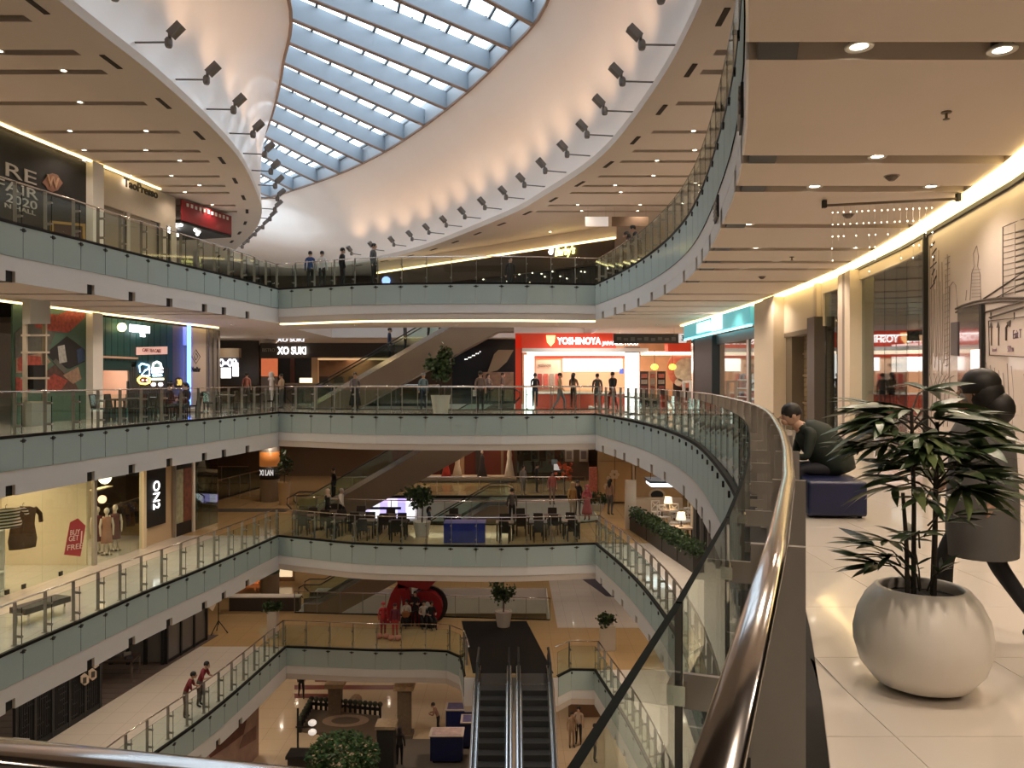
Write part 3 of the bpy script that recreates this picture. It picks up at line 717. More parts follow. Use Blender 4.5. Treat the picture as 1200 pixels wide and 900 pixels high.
# bar wall with blue strip and the plain bar
bw=shop('bar_facade','pale bar front with a diamond emblem beside a blue light column',LWALL,230,Z3)
PALE=M('pale_cladding',(.55,.46,.37),.6,noise=.04); GREYC=M('grey_curtain',(.22,.20,.18),.7,noise=.1,nscale=3)
LWALL.panel('door_frame',201,213,Z3,zt,M('frame_dark',(.12,.105,.09),.5),bw,out=.02); LWALL.panel('pale_panel',222,240,Z3,zt,PALE,bw,out=.03)
for i in range(6): LWALL.panel('curtain_fold',240.3+i*2.6,242.4+i*2.6,Z3,zt,GREYC,bw,out=.03+.05*(i%2))
LWALL.panel('upper_panel',205,222,2.9,zt,PALE,bw,out=.0)
LWALL.panel('rear_panel',205,222,Z3,2.9,M('rear_grey',(.2,.17,.15),.5),bw,out=-.1)
dm=M('emblem_brown',(.16,.12,.08),.5)
for r0 in (8.2,4): LWALL.tube('emblem',[(228,418-r0),(228+r0*.6,418),(228,418+r0),(228-r0*.6,418),(228,418-r0)],.018,dm,bw,out=.07)
LWALL.text('NusBar',228,433,.3,BLACK,bw,out=.06,width=.72,bold=.01)
T(B().tube([LWALL.pt(216.5,376,.2),LWALL.pt(216.5,476,.2)],.09,8).build('light_column',M('blue_neon',(.1,.2,1),emit=6,ecol=(.10,.22,1))),'glowing blue light column beside the pale bar front','light')
T(B().box(LWALL.pt(219.5,478,.5)+V((0,0,-.06)),(.7,1.0,.12)).build('plinth',PALE),'low pale plinth below the blue light column','plinth')
# ------------------------------------------------------------------ dining level below: clothing shop
CL=M('shop_cream',(.78,.66,.48),.6,noise=.03); zt2=Z3-1.5
cs=shop('clothing_shop','bright cream clothing shop with frameless glass front',LWALL,70,Z2)
LIN=[(x-4.2,y) for x,y in LW]
yA,yB=20.0,LWALL.Y(204)
b=B()
for a,c in zip([yA+i*(yB-yA)/6 for i in range(6)],[yA+(i+1)*(yB-yA)/6 for i in range(6)]): b.vwall((interp(LW,a)-3.4,a),(interp(LW,c)-3.4,c),Z2,zt2,.1)
b.build('back_wall',CL,cs)
for px in (112,): 
    y=LWALL.Y(px); B().vwall((interp(LW,y)-3.4,y),(interp(LW,y)-.3,y),Z2,zt2,.12).build('partition',CL,cs)
for px in (0,44,68): 
    pass
for a,b_ in ((-35,8),(8.4,27.5),(28,71),(71.4,109)): LWALL.panel('glass_sheet',a,b_,Z2+.03,zt2-.02,GLASS,cs,out=0,t=.02)
for px in (8.2,27.8,71.2): 
    for py in ((Z2+.12,.1),(zt2-.15,.1)): 
        p=LWALL.pt(px,HZ); B().box((p.x,p.y,py[0]),(.06,.16,.14)).build('patch_fitting',DARKM,cs)
LWALL.panel('frame_post',109,112,Z2,zt2,M('alu',(.45,.42,.38),.35,.6),cs,t=.12)
LWALL.panel('glass_sheet',113,166,Z2+.03,zt2-.02,GLASS,cs,t=.02)
LWALL.panel('frame_post',166,169,Z2,zt2,CL,cs,t=.2)
LWALL.panel('sign_wall',169,203,Z2,zt2,M('shop_tan',(.60,.45,.28),.6),cs,out=-.1)
LWALL.panel('sign_board',170,193,Z2+.75,zt2-.35,BLACK,cs,out=.0,t=.1)
LWALL.text('ON2',181,580,.62,SIGNW,cs,out=.08,width=1.15,ry=PI/2,depth=.02)
lamp('AREA',(-18.2,25,zt2-.05),260,(1,.78,.50),2.6,sy=6); lamp('AREA',(-17,30.5,zt2-.05),110,(1,.75,.5),2.2,sy=3)
tag=thing('sale_tag','red tag poster lettered BUY 1 GET 1 FREE on the shop glass','poster',LWALL.pt(87,650,.03))
LWALL.poly('card',[(81,612),(90,607.5),(99,616),(93,652),(74,650)],M('tag_red',(.33,.035,.04),.5),tag,out=.03)
TW=M('tag_letter',(.72,.55,.48),.6)
for t_,x,y,w in (('BUY',86,624,.5),('GET',84.5,631,.5),('FREE',86,641,.8)): LWALL.text(t_,x,y,.26,TW,tag,out=.06,width=w,ry=.10,depth=.01)
LWALL.text('1',93.5,630,.6,TW,tag,out=.06,depth=.01,ry=.10)
# clothes
def dress(p, h, w, mat, nm, lab, grp, rz=0, sleeves=True, hanger=True):
    t=thing(nm,lab,'clothes',p,rz,grp)
    B().lathe([(w*.42,-h),(w*.46,-h*.8),(w*.38,-h*.45),(w*.40,-h*.25),(w*.45,-h*.08),(w*.25,-.02),(.05,0)],(0,0,0),12,1,.45).build('body',mat,t,local=True,smooth=True)
    if sleeves:
        for s in (-1,1): B().tube([(s*w*.38,0,-h*.06),(s*w*.55,0,-h*.22),(s*w*.58,0,-h*.42)],[.07,.075,.07],8).build('sleeve',mat,t,local=True)
    if hanger: B().tube([(0,0,-.02),(0,0,.08),(.03,0,.12),(.05,0,.1)],.008,5).build('hanger',CHROME,t,local=True)
    return t
p=LWALL.pt(38,594,-.35); dress(p,1.35,.95,M('brown_cloth',(.13,.055,.025),.8,noise=.3,nscale=6),'hanging_dress','brown belted dress on a hanger behind the shop glass',None,.9)
STR=M('striped_cloth',(.5,.45,.36),.8); nt=STR.node_tree; wv=nt.nodes.new('ShaderNodeTexWave'); wv.bands_direction='Z'; wv.inputs['Scale'].default_value=3.2; tc=nt.nodes.new('ShaderNodeTexCoord'); cr_=nt.nodes.new('ShaderNodeValToRGB'); cr_.color_ramp.elements[0].color=(.05,.035,.025,1); cr_.color_ramp.elements[1].color=(.7,.62,.48,1); cr_.color_ramp.elements[0].position=.45; cr_.color_ramp.elements[1].position=.55
nt.links.new(tc.outputs['Object'],wv.inputs[0]); nt.links.new(wv.outputs[1],cr_.inputs[0]); nt.links.new(cr_.outputs[0],nt.nodes['Principled BSDF'].inputs[0])
p=LWALL.pt(15,596,-.25); dress(p,.62,1.05,STR,'hanging_shirt','striped shirt on a hanger beside the shelf unit',None,.9)
su=thing('shelf_unit','white shelf unit with folded clothes behind the shop glass','shelf',LWALL.pt(3,HZ,-1.0).xy.to_3d()+V((0,0,Z2)))
pw=LWALL.pt(3,HZ,-1.0); 
for zz in (1.9,1.35,.6,.02): B().box((pw.x,pw.y,Z2+zz),(1.0,1.5,.06)).build('shelf',WHITE,su)
for dy in (-.75,.75): B().box((pw.x,pw.y+dy,Z2+1.0),(1.0,.05,2.0)).build('side_panel',WHITE,su)
for i in range(6):
    T(B().box((pw.x+.25,pw.y-.45+.3*(i%3),Z2+(1.38 if i<3 else .63)+.09),(.4,.24,.16),rz=.05*i).build('folded_garment',M(['cloth_a','cloth_b','cloth_c'][i%3],[(.06,.05,.05),(.3,.25,.2),(.12,.1,.08)][i%3],.9)),['dark folded garment on the white shelf unit','sand folded garment on the white shelf unit','brown folded garment on the white shelf unit'][i%3],'clothes','folded garments on the shelf unit')
MAN=M('mannequin',(.72,.62,.52),.4)
def mannequin(px,py,dmat,lab,rz,out=-.9):
    base=U(px,py,Z2+.06); t=thing('mannequin',lab,'mannequin',base,rz)
    B().ball((0,0,1.66),.1,12,1.25).build('head',MAN,t,local=True,smooth=True)
    B().tube([(0,0,1.35),(0,0,1.58)],[.06,.045],8).build('neck',MAN,t,local=True)
    for s in (-1,1):
        B().tube([(s*.17,0,1.38),(s*.23,0,1.1),(s*.22,-.04,.82),(s*.22,-.05,.72)],[.05,.042,.032,.02],8).build('arm',MAN,t,local=True,smooth=True)
        B().tube([(s*.09,0,.8),(s*.09,0,.45),(s*.08,.02,.08),(s*.08,-.12,.02)],[.08,.055,.04,.03],8).build('leg',MAN,t,local=True,smooth=True)
    B().lathe([(.20,.45),(.19,.7),(.19,.9),(.145,1.08),(.17,1.25),(.185,1.38),(.08,1.45)],n=14,sy=.72).build('dress',dmat,t,local=True,smooth=True)
    B().lathe([(.22,-.05),(.22,0),(.01,.0)],n=16).build('stand',CHROME,t,local=True)
mannequin(125,650,M('dress_rose',(.40,.20,.14),.75,noise=.15),'mannequin in a pale rose dress behind the shop glass',.6)
mannequin(135,645,M('dress_plum',(.16,.06,.055),.75,noise=.15),'mannequin in a plum dress beside the one in rose',.6)
mannequin(114,648,M('dress_wine',(.13,.03,.035),.75,noise=.15),'mannequin in a wine red dress next to the shop partition',.6)
rk=thing('clothes_rack','clothes rack with dark garments beside the mannequins','rack',U(160,628,Z2))
a=U(150,637,Z2); c=U(173,624,Z2); 
B().tube([a+V((-.6,0,1.55)),c+V((-.3,0,1.55))],.02,6).build('rail',CHROME,rk)
for q in (a+V((-.6,0,0)),c+V((-.3,0,0))): B().cyl(q,q+V((0,0,1.55)),.02,n=6).build('upright',CHROME,rk)
cols=[(.04,.03,.03),(.09,.06,.04),(.05,.03,.05),(.10,.05,.03),(.03,.03,.04),(.08,.07,.06)]
for i in range(6):
    q=(a+V((-.6,0,1.5))).lerp(c+V((-.3,0,1.5)),(i+.5)/6); dress(q,.95+.1*(i%2),.55,M('garment_%d'%i,cols[i],.85,noise=.4,nscale=12),'hanging_jacket',['black jacket','dark brown coat','plum jacket','rust coat','charcoal jacket','olive coat'][i]+' hanging on the clothes rack','jackets on the clothes rack',1.0)
lf=thing('bulb_lamp','round glowing globe lamp in the niche above the clothes rack','lamp',LWALL.pt(156,560,-1.2)); B().ball(LWALL.pt(156,560,-1.2),.24,12,1.1).build('globe',M('globe_glow',(1,.8,.55),emit=5,ecol=(1,.75,.45)),lf,smooth=True); B().ball(LWALL.pt(153,586,-1.2),.16,10).build('lower_globe',M('globe_glow2',(1,.6,.35),emit=2.5,ecol=(1,.55,.3)),lf,smooth=True)
B().box(LWALL.pt(155,573,-1.3),(.3,1.2,.05)).build('niche_shelf',CL,lf)
# posters and glazed corner next to the clothing shop
pc=shop('poster_front','black shop front with two tall photographic posters',LWALL,215,Z2)
LWALL.panel('frame_post',203.5,205,Z2,zt2,M('alu',(.45,.42,.38)),pc,t=.14)
LWALL.panel('head_panel',205,224,zt2-.95,zt2,BLACK,pc); LWALL.panel('base_panel',205,224,Z2,Z2+.55,BLACK,pc)
LWALL.panel('poster',205.5,214,Z2+.55,zt2-.95,M('poster_green',(.42,.42,.28),.5,noise=.6,nscale=5),pc); LWALL.panel('poster',215,224,Z2+.55,zt2-.95,M('poster_wine',(.20,.07,.045),.5,noise=.8,nscale=5),pc)
LWALL.panel('frame_post',224,226.5,Z2,zt2,CREAM,pc,t=.2)
LWALL.panel('glass_sheet',226.5,255,Z2,zt2,GLASSD,pc,t=.02)
LWALL.panel('display_print',227,237,Z2+.3,zt2,M('print_pale',(.36,.38,.33),.5,noise=.7,nscale=4),pc,out=-.25)
# bench
p=U(30,735,Z2); q=U(83,718,Z2); d=(q-p).normalized(); bn=thing('bench','grey padded bench behind the balustrade across from the clothing shop','bench',(p+q)/2,math.atan2(d.y,d.x))
L=(q-p).length
B().box((0,.3,.40),(L,.6,.16)).build('seat',M('bench_pad',(.10,.085,.075),.6,bump=.1),bn,local=True)
for x in (-L/2+.15,L/2-.15):
    for y in (.08,.52): B().box((x,y,.16),(.04,.04,.32)).build('leg',CHROME,bn,local=True)
# ------------------------------------------------------------------ red sculpture level: carpeted stall
CARP=M('stall_planks',(.115,.085,.07),.6,noise=.25,nscale=2.5)
for i in range(28):
    y=24+i*.5; xr=interp(LW,y+.25)
    B().box(((xr-25.5)/2+0,y+.25,Z1+.012),(xr+25.5,.485,.024)).build('plank',CARP,None) if False else None
cp_=thing('floor','grey brown plank floor of the stall',None,(-18,30,Z1),kind='structure')
i=0; y=23.0
while y<37.2:
    xa=interp(LW,y); xb=interp(LW,y+.5)
    B().prism([(-24,y+.01),(xa,y+.01),(xb,y+.49),(-24,y+.49)],Z1,Z1+.025).build('plank',CARP,cp_); y+=.5
sc=shop('lattice_screen','black carved lattice screen along the plank floor',LWALL,70,Z1,'screen')
pa,pb=LWALL.pt(20,HZ,-.05),LWALL.pt(118,HZ,-.05); n=5
for i in range(n+1):
    q=pa.lerp(pb,i/n); B().box((q.x,q.y,Z1+1.75),(.1,.16,3.5)).build('stile',BLACK,sc)
for zz in (.1,3.45): B().vwall(pa,pb,Z1+zz-.1,Z1+zz+.1,.1).build('rail',BLACK,sc)
rnd=random.Random(3)
for i in range(n):
    a=pa.lerp(pb,i/n); c=pa.lerp(pb,(i+1)/n)
    for k in range(9):
        q=a.lerp(c,(k+1)/10); B().box((q.x,q.y,Z1+1.75),(.05,.045,3.3)).build('bar',BLACK,sc)
    for k in range(16):
        z_=Z1+.3+k*.2; u=rnd.randint(0,6)/10; v=u+rnd.choice([.2,.3,.4]); q,r=a.lerp(c,u),a.lerp(c,min(1,v)); B().vwall(q,r,z_-.02,z_+.02,.05).build('lattice_piece',BLACK,sc)
hx=M('hex_cream',(.62,.50,.38),.6)
def hexs(px,py,lab):
    t=thing('hexagon_sign',lab,'sign',LWALL.pt(px,py,.1)); return t
hs=hexs(97,785,'cluster of cream hexagon plates hung on the lattice screen')
for x,y in ((90,782),(98,776),(107,776),(95,796),(104,790),(93,772),(103,766)):
    LWALL.poly('plate',[(x+5.2*math.cos(a),y+(7.2)*math.sin(a)-x*.0) for a in [PI/6+i*PI/3 for i in range(6)]],hx,hs,out=.12,t=.04)
for x,y in ((94,797),(104,790)): 
    LWALL.poly('mark',[(x-2,y-3),(x+2,y-4),(x+2,y+3),(x-2,y+4)],M('hex_mark',(.06,.05,.045),.6),hs,out=.17,t=.01)
def table(p, w, d, h, top, legm, lab, grp=None, rz=0, nm='display_table'):
    t=thing(nm,lab,'table',p,rz,grp)
    B().box((0,0,h-.03),(w,d,.06)).build('table_top',top,t,local=True)
    for x in (-w/2+.05,w/2-.05):
        for y in (-d/2+.05,d/2-.05): B().box((x,y,h/2-.03),(.05,.05,h-.06)).build('leg',legm,t,local=True)
    return t
DK=M('dark_wood',(.05,.032,.022),.5,noise=.2,nscale=6)
for j,(px,py,lab) in enumerate(((132,795,'display table of dark goods just behind the lattice screen'),(150,781,'long display table of dark goods on the plank floor'),(170,766,'display table of dark goods beside the black kiosk'))):
    p=U(px,py,Z1+.025)+(V((-1.6,-.4,0)) if j==2 else V((-2.3*j,-.8*j,0))); table(p,1.9,1.0,.85,DK,CHROME,lab,rz=.1)
    for k in range(7):
        T(B().box(p+V((-.75+.25*k,.2*((k%3)-1),.85+.06)),(.2,.26,.12),rz=.4*k).build('goods_box',M(['good_k','good_g','good_w'][k%3],[(.03,.025,.03),(.07,.06,.06),(.3,.26,.22)][k%3],.7)),['black','grey','pale'][k%3]+' small pack on the '+lab.replace(' of dark goods',''),'goods','packs on the display tables')
ks=shop('kiosk_frame','black framed glass kiosk at the end of the plank floor',LWALL,225,Z1,'kiosk')
a,c=LWALL.pt(200,HZ,-.2),LWALL.pt(246,HZ,-.2)
for i in range(4):
    q=a.lerp(c,i/3); B().box((q.x,q.y,Z1+1.75),(.14,.14,3.5)).build('post',BLACK,ks)
    if i<3:
        r=a.lerp(c,(i+1)/3); 
        for zz in (.1,1.8,3.4): B().vwall(q,r,Z1+zz-.05,Z1+zz+.05,.1).build('rail',BLACK,ks)
        B().vwall(q,r,Z1+.1,Z1+1.75,.03).build('pane',M('kiosk_grey',(.13,.12,.11),.3),ks); B().vwall(q,r,Z1+1.85,Z1+3.4,.03).build('pane',GLASSD,ks)
q=U(198,752,Z1); 
for i in range(4):
    r=a+V((-2.2*i/3-.1,-.1,0)); B().box((r.x,r.y,Z1+1.75),(.12,.12,3.5)).build('post',BLACK,ks)
B().vwall(a,a+V((-2.3,-.1,0)),Z1+.1,Z1+1.7,.03).build('pane',M('kiosk_grey',(.13,.12,.11)),ks)
st=thing('light_stand','thin black tripod stand beside the black kiosk','stand',U(256,742,Z1))
q=U(256,742,Z1); B().cyl(q+V((0,0,.4)),q+V((0,0,2.6)),.025,n=6).build('pole',BLACK,st)
for k in range(3): B().cyl(q+V((0,0,.6)),q+V((.45*math.cos(k*2.1),.45*math.sin(k*2.1),0)),.02,n=6).build('leg',BLACK,st)
hs=hexs(244,700,'single cream shield plate hung on the black kiosk'); LWALL.poly('plate',[(239,700),(250,697),(250,708),(246,716),(241,711)],hx,hs,out=.1,t=.04)
wl_=thing('shelf_wall','dark back wall of the stall with small bottles',None,(-24,30,Z1),kind='structure'); B().vwall((-23.9,22),(-23.9,44),Z1,Z2-1.5,.1).build('back_panel',M('stall_back',(.14,.10,.075),.6,noise=.2),wl_)
lamp('AREA',(-19,30,Z2-1.55),60,(1,.8,.6),4,sy=8)
# ground floor collage wall
cw=thing('collage_hoarding','pink and brown collage hoarding on the ground floor','hoarding',(-12.3,33,ZG))
B().vwall((-13.2,25),(-11.75,36.8),ZG,Z1-1.5,.15).build('board',M('collage_base',(.42,.27,.22),.6,noise=.5,nscale=1.5),cw)
GW_=WL([(-13.2,25),(-11.75,36.8)],'L')
for pts,c in (([(238,878),(252,852),(262,842),(288,838),(283,860),(262,876),(244,888)],(.13,.04,.03)),([(262,842),(280,826),(298,815),(298,830),(288,838)],(.30,.20,.19)),([(283,862),(298,850),(298,866),(278,878)],(.24,.12,.1)),([(246,868),(250,862),(252,870)],(.6,.55,.5)),([(273,846),(278,840),(279,848)],(.6,.5,.45))):
    GW_.poly('printed_patch',pts,M('collage_%d'%len(MATS),c,.6,noise=.5,nscale=3),cw,out=.09,t=.01)
# ================================================================== escalators
STEPM=M('escalator_step',(.055,.053,.052),.45,.3); RUB=M('handrail_rubber',(.012,.012,.012),.5); BELLY=M('escalator_cladding',(.30,.225,.17),.35,.35,noise=.06,nscale=1.2); DECK=M('deck_steel',(.62,.62,.64),.18,1)
def escalator(lab, bot, top, w, steps=True, cat='escalator', slot=0, bellymat=None, thick=1.15, grp=None):
    """bot/top: points on the floor at the comb plates; the incline runs straight between them"""
    t=thing('escalator',lab,cat,bot,0,grp); bot,top=V(bot),V(top)
    h=V((top.x-bot.x,top.y-bot.y,0)); L=h.length; u=h/L; n=V((-u.y,u.x,0)); H_=top.z-bot.z
    run=H_/math.tan(math.radians(30)); f0=(L-run)*.4; f1=(L-run)*.6
    def zs(s): return 0 if s<f0 else (H_ if s>f0+run else (s-f0)*H_/run)
    P=lambda s,o,z: bot+u*s+n*o+V((0,0,z))
    ss=[-.6,f0,f0+run,L+.6]
    W2=w/2+.28
    b=B(); prof=[(s,zs(s)-.06) for s in ss]+[(ss[3],H_-thick),(f0+run+.2,H_-thick),(f0+.35,-thick*.75),(ss[0],-thick*.6)]
    k=len(prof); vs=[P(s,o,z) for o in(-W2,W2) for s,z in prof]
    b.add(vs,[(0,1,6,7),(1,2,5,6),(2,3,4,5),(8,15,14,9),(9,14,13,10),(10,13,12,11)]+[(i,i+8,(i+1)%8+8,(i+1)%8) for i in range(8)])
    b.build('truss',bellymat or BELLY,t)
    for sg in (-1,1):
        o=sg*(w/2+.12)
        b=B(); pts=[(s,zs(s)) for s in ss]
        for (s0,z0),(s1,z1) in zip(pts,pts[1:]): 
            b.add([P(s0,o-.12,z0-.05),P(s1,o-.12,z1-.05),P(s1,o+.12,z1-.05),P(s0,o+.12,z0-.05),P(s0,o-.09,z0+.2),P(s1,o-.09,z1+.2),P(s1,o+.09,z1+.2),P(s0,o+.09,z0+.2)],[(3,2,1,0),(4,5,6,7),(0,1,5,4),(1,2,6,5),(2,3,7,6),(3,0,4,7)])
        b.build('deck',DECK,t)
        for (s0,z0),(s1,z1) in zip(pts,pts[1:]):
            b=B().add([P(s0,o-.006,z0+.2),P(s1,o-.006,z1+.2),P(s1,o-.006,z1+.92),P(s0,o-.006,z0+.92),P(s0,o+.006,z0+.2),P(s1,o+.006,z1+.2),P(s1,o+.006,z1+.92),P(s0,o+.006,z0+.92)],[(3,2,1,0),(4,5,6,7),(0,1,5,4),(1,2,6,5),(2,3,7,6),(3,0,4,7)])
            b.build('glass_panel',GLASS,t)
        path=[P(ss[0]-.05,o,.25),P(ss[0]-.3,o,.5),P(ss[0]-.28,o,.8),P(ss[0],o,.95)]+[P(s,o,z+.95) for s,z in pts[1:3]]+[P(ss[3],o,H_+.95),P(ss[3]+.28,o,H_+.8),P(ss[3]+.3,o,H_+.5),P(ss[3]+.05,o,H_+.25)]
        B().tube(path,.045,8,r2=.03).build('handrail',RUB,t)
    if steps:
        s=f0+.02
        base=B().box((0,0,-.11),(w-.04,.40,.22))
        for g in range(18): base.box((-w/2+.05+g*(w-.1)/17,0,.004),(.02,.40,.012))
        me=base.mesh('step'); me.materials.append(STEPM)
        while s<f0+run+.2:
            o=bot+u*(s+.2)+V((0,0,min(H_,zs(s+.4))))-bot; ob=bpy.data.objects.new('step',me); COL.objects.link(ob); ob.parent=t; ob.location=o; ob.rotation_euler=(0,0,math.atan2(n.y,n.x)); s+=.4
    B().box((0,0,0),(.1,.1,.1)) 
    cb=B()
    for s0,s1,z in ((ss[0],f0+.02,0),(f0+run+.2,ss[3],H_)): cb.add([P(s0,-w/2,z-.02),P(s1,-w/2,z-.02),P(s1,w/2,z-.02),P(s0,w/2,z-.02),P(s0,-w/2,z+.004),P(s1,-w/2,z+.004),P(s1,w/2,z+.004),P(s0,w/2,z+.004)],[(3,2,1,0),(4,5,6,7),(0,1,5,4),(1,2,6,5),(2,3,7,6),(3,0,4,7)])
    cb.build('comb_plate',M('comb_dark',(.04,.036,.033),.5),t)
    B().bar(P(f0+run+.22,-w/2,H_+.012),P(f0+run+.22,w/2,H_+.012),.07,.02).build('comb_edge',CHROME,t)
    return t
# the pair that descends toward the ground floor
for x,lab in ((-.74,'escalator descending beside the blue display boxes'),(.88,'escalator descending on the side of the shaded passage')):
    escalator(lab,(x,21.2,ZG),(x,32.35,Z1),1.0,grp='descending escalators')
pe=dict(bot=(-10.6,40.2),top=(-.2,40.2))
escalator('wide brown clad escalator rising from the planter level to the topmost level',(-10.3,40.3,Z3),(-.5,40.3,Z4),1.0,thick=1.5)
escalator('wide brown clad escalator rising from the dining level',(-10.3,40.3,Z2),(-.5,40.3,Z3),1.0,thick=1.5)
escalator('escalator behind the red sculpture rising to the dining level',(-10.6,43.6,Z1),(-.8,43.6,Z2),1.0,thick=1.3)
# ================================================================== far side: planter level
FARW=M('far_wall',(.16,.12,.09),.6,noise=.1,nscale=2); DBRN=M('dark_bulkhead',(.045,.032,.022),.5)
BK=WL(48.0,'L')
def Z(py,Y): return E-(py-HZ)/F*Y
def X(px,Y): return (px-600)/F*Y
def fbox(name, x0,x1,y0,y1,Y,mat,parent=None,t=.1):
    """box at depth Y given by its pixel outline"""
    a=W(x0,y1,Y); c=W(x1,y0,Y); return B().box(((a.x+c.x)/2,Y+t/2,(a.z+c.z)/2),(abs(c.x-a.x),t,abs(c.z-a.z))).build(name,mat,parent)
def fbox2(name,x0,x1,z0,z1,Y,mat,parent=None,t=.1):
    xa,xb=X(x0,Y),X(x1,Y); return B().box(((xa+xb)/2,Y+t/2,(z0+z1)/2),(xb-xa,t,z1-z0)).build(name,mat,parent)
def ftext(s,px,py,size,mat,parent,Y,width=None,bold=0,depth=.04,rz=0,shear=0):
    return text(s,W(px,py,Y)+V((0,-.05,0)),size,mat,parent,rz,width=width,bold=bold,depth=depth,shear=shear)
struct(fbox2('wall_back',120,1010,Z3,Z4-1.5,56.0,M('far_dark',(.06,.045,.035),.7)),'dark end wall of the planter level')
xs=thing('suki_restaurant','dark hot pot restaurant front under white glowing letters','shop',(X(360,48),48,Z3))
fbox2('bulkhead',305,462,Z(420,48),Z(402,48),48,DBRN,xs,.3); ftext('XO SUKI',342.5,411.3,.62,SIGNW,xs,47.9,width=1.72,bold=.012)
ftext('XO SUKI',341,398.5,.3,M('dim_sign',(.8,.8,.85),emit=1.3,ecol=(.9,.92,1)),xs,47.9,width=1.65,bold=.01); ftext('BISTRO',315,410.5,.3,M('grey_sign',(.32,.28,.22),.5),xs,47.9,width=.75)
ftext('X',342,399,.1,BLACK,xs,48) if False else None
fbox2('poster',306,325,Z(441,48),Z(420,48),48,M('orange_poster',(.5,.12,.05),emit=.5,ecol=(1,.25,.1),noise=.4,nscale=5),xs); fbox2('poster_base',306,325,Z3,Z(441,48),48,M('poster_grey',(.25,.2,.17),.5),xs)
for a,b_ in ((328,340),(345,365)): fbox2('door',a,b_,Z3,Z(420,48),48.05,BLACK,xs)
fbox2('jamb',340,345,Z3,Z(420,48),48,M('brick_red',(.10,.03,.025),.6),xs)
fbox2('lit_pillar',365,372,Z3,Z(419,48),47.9,M('lit_tan',(.45,.28,.15),.5),xs,.4)
fbox2('inner_wall',372,470,Z3,Z(418,48),51.5,M('inner_brown',(.20,.11,.06),.6,noise=.4,nscale=1.5),xs); fbox2('inner_lintel',372,462,Z(422,48),Z(419,48),48,M('lit_lintel',(.5,.3,.15),emit=.7,ecol=(1,.6,.3)),xs)
lamp('AREA',(X(415,50),50,Z(421,50)),70,(1,.68,.4),1.5,sy=4,)
for i in range(5): 
    xx=X(380+i*17,49.5); T(B().box((xx,49.6,Z3+.8),(.55,.5,1.6)).build('serving_cabinet',M('cab_dark',(.05,.04,.035),.5)),'dark serving cabinet inside the hot pot restaurant','cabinet','serving cabinets')
T(fbox('counter_display',351,364,443,448.5,46.8,M('tray_lit',(1,.8,.5),emit=2.0,ecol=(1,.8,.5)),t=.4),'brightly lit food tray on the long bar counter','display')
ct=thing('bar_counter','long dark bar counter before the hot pot restaurant','counter',(X(400,46.8),46.9,Z3)); fbox2('counter_body',335,470,Z3,Z(451,46.8),46.9,M('counter_brown',(.09,.065,.05),.5),ct,.6); fbox2('counter_top',334,471,Z(451,46.8),Z(449,46.8),46.8,M('counter_top',(.25,.19,.14),.4),ct,.8)
# shop with round emblems behind the pale bar front
oo=thing('dessert_stall','dim stall with a glowing sign of two rings','shop',(X(265,47),47,Z3))
fbox2('back_panel',252,303,Z3,Z4-1.5,49,DBRN,oo); fbox2('sign_panel',254,280,Z(419,47),Z(408,47),47,M('stall_tan',(.34,.24,.15),.5),oo,.4); fbox2('light_box',259,270,Z(443,47),Z(431,47),47,SIGNW,oo); fbox2('light_box',272.5,279,Z(441,47),Z(425,47),47,SIGNW,oo)
fbox2('dark_panel',256,280,Z(431,47),Z(419,47),47.02,M('sign_navy',(.03,.03,.05),.5),oo)
for x in (259.5,269.5,274.5): 
    B().tube([W(x+2.3*math.cos(a),425+4*math.sin(a),46.95) for a in [i*PI/6 for i in range(13)]],.04,6).build('ring',SIGNW,oo)
fbox('dash',262,267,424,427,46.95,SIGNW,oo,.04)
fbox2('counter',250,300,Z3,Z3+1.1,46.5,DBRN,oo,.5); lamp('POINT',(X(258,46),46.2,Z(412,46)),18,(1,.9,.75),.2)
# round column shared by the lower levels
def column(p, z0, z1, r, bands, lab):
    t=thing('column',lab,'column',(p[0],p[1],z0)); B().lathe([(r,z0),(r,z1)],(p[0],p[1],0),24).build('shaft',M('column_grey',(.30,.27,.24),.35,.3),t,smooth=True)
    for a,b_,m in bands: B().lathe([(r+.02,a),(r+.02,b_)],(p[0],p[1],0),24).build('band',m,t,smooth=True)
    return t
cx,cy=X(316,44),44.0
c=column((cx,cy),Z2,Z3-1.5,.52,((Z(546,cy),Z(529,cy),M('band_orange',(.62,.22,.05),.5,emit=.15,ecol=(1,.35,.08))),(Z(561,cy),Z(546,cy),BLACK)),'grey round column with an orange and a black sign band on the dining level')
text('XI LAN',(cx,cy-.56,Z(553,cy)),.42,M('white_letter2',(.8,.8,.8),emit=.5,ecol=(1,1,1)),c,width=.75,bold=.01)
c=column((cx,cy),Z1,Z2-1.5,.52,((Z(671,cy),Z(655,cy),M('band_teal',(.03,.10,.09),.5)),),'grey round column with a dark teal sign band beside the orange lettering')
for k in (0,1,2): B().tube([(cx-.4,cy-.42,Z(658+k*4,cy)),(cx,cy-.58,Z(658+k*4,cy)),(cx+.35,cy-.45,Z(658+k*4,cy))],.02,5).build('sign_line',M('teal_line',(.1,.5,.45),emit=.6,ecol=(.2,.8,.7)),c)
fp=M('pillar_cream',(.66,.55,.42),.6)
struct(fbox2('wall_pillar',306,323,Z(402,48.5),Z4-1.5,48.4,fp,None,.9),'cream pillar above the hot pot restaurant sign')
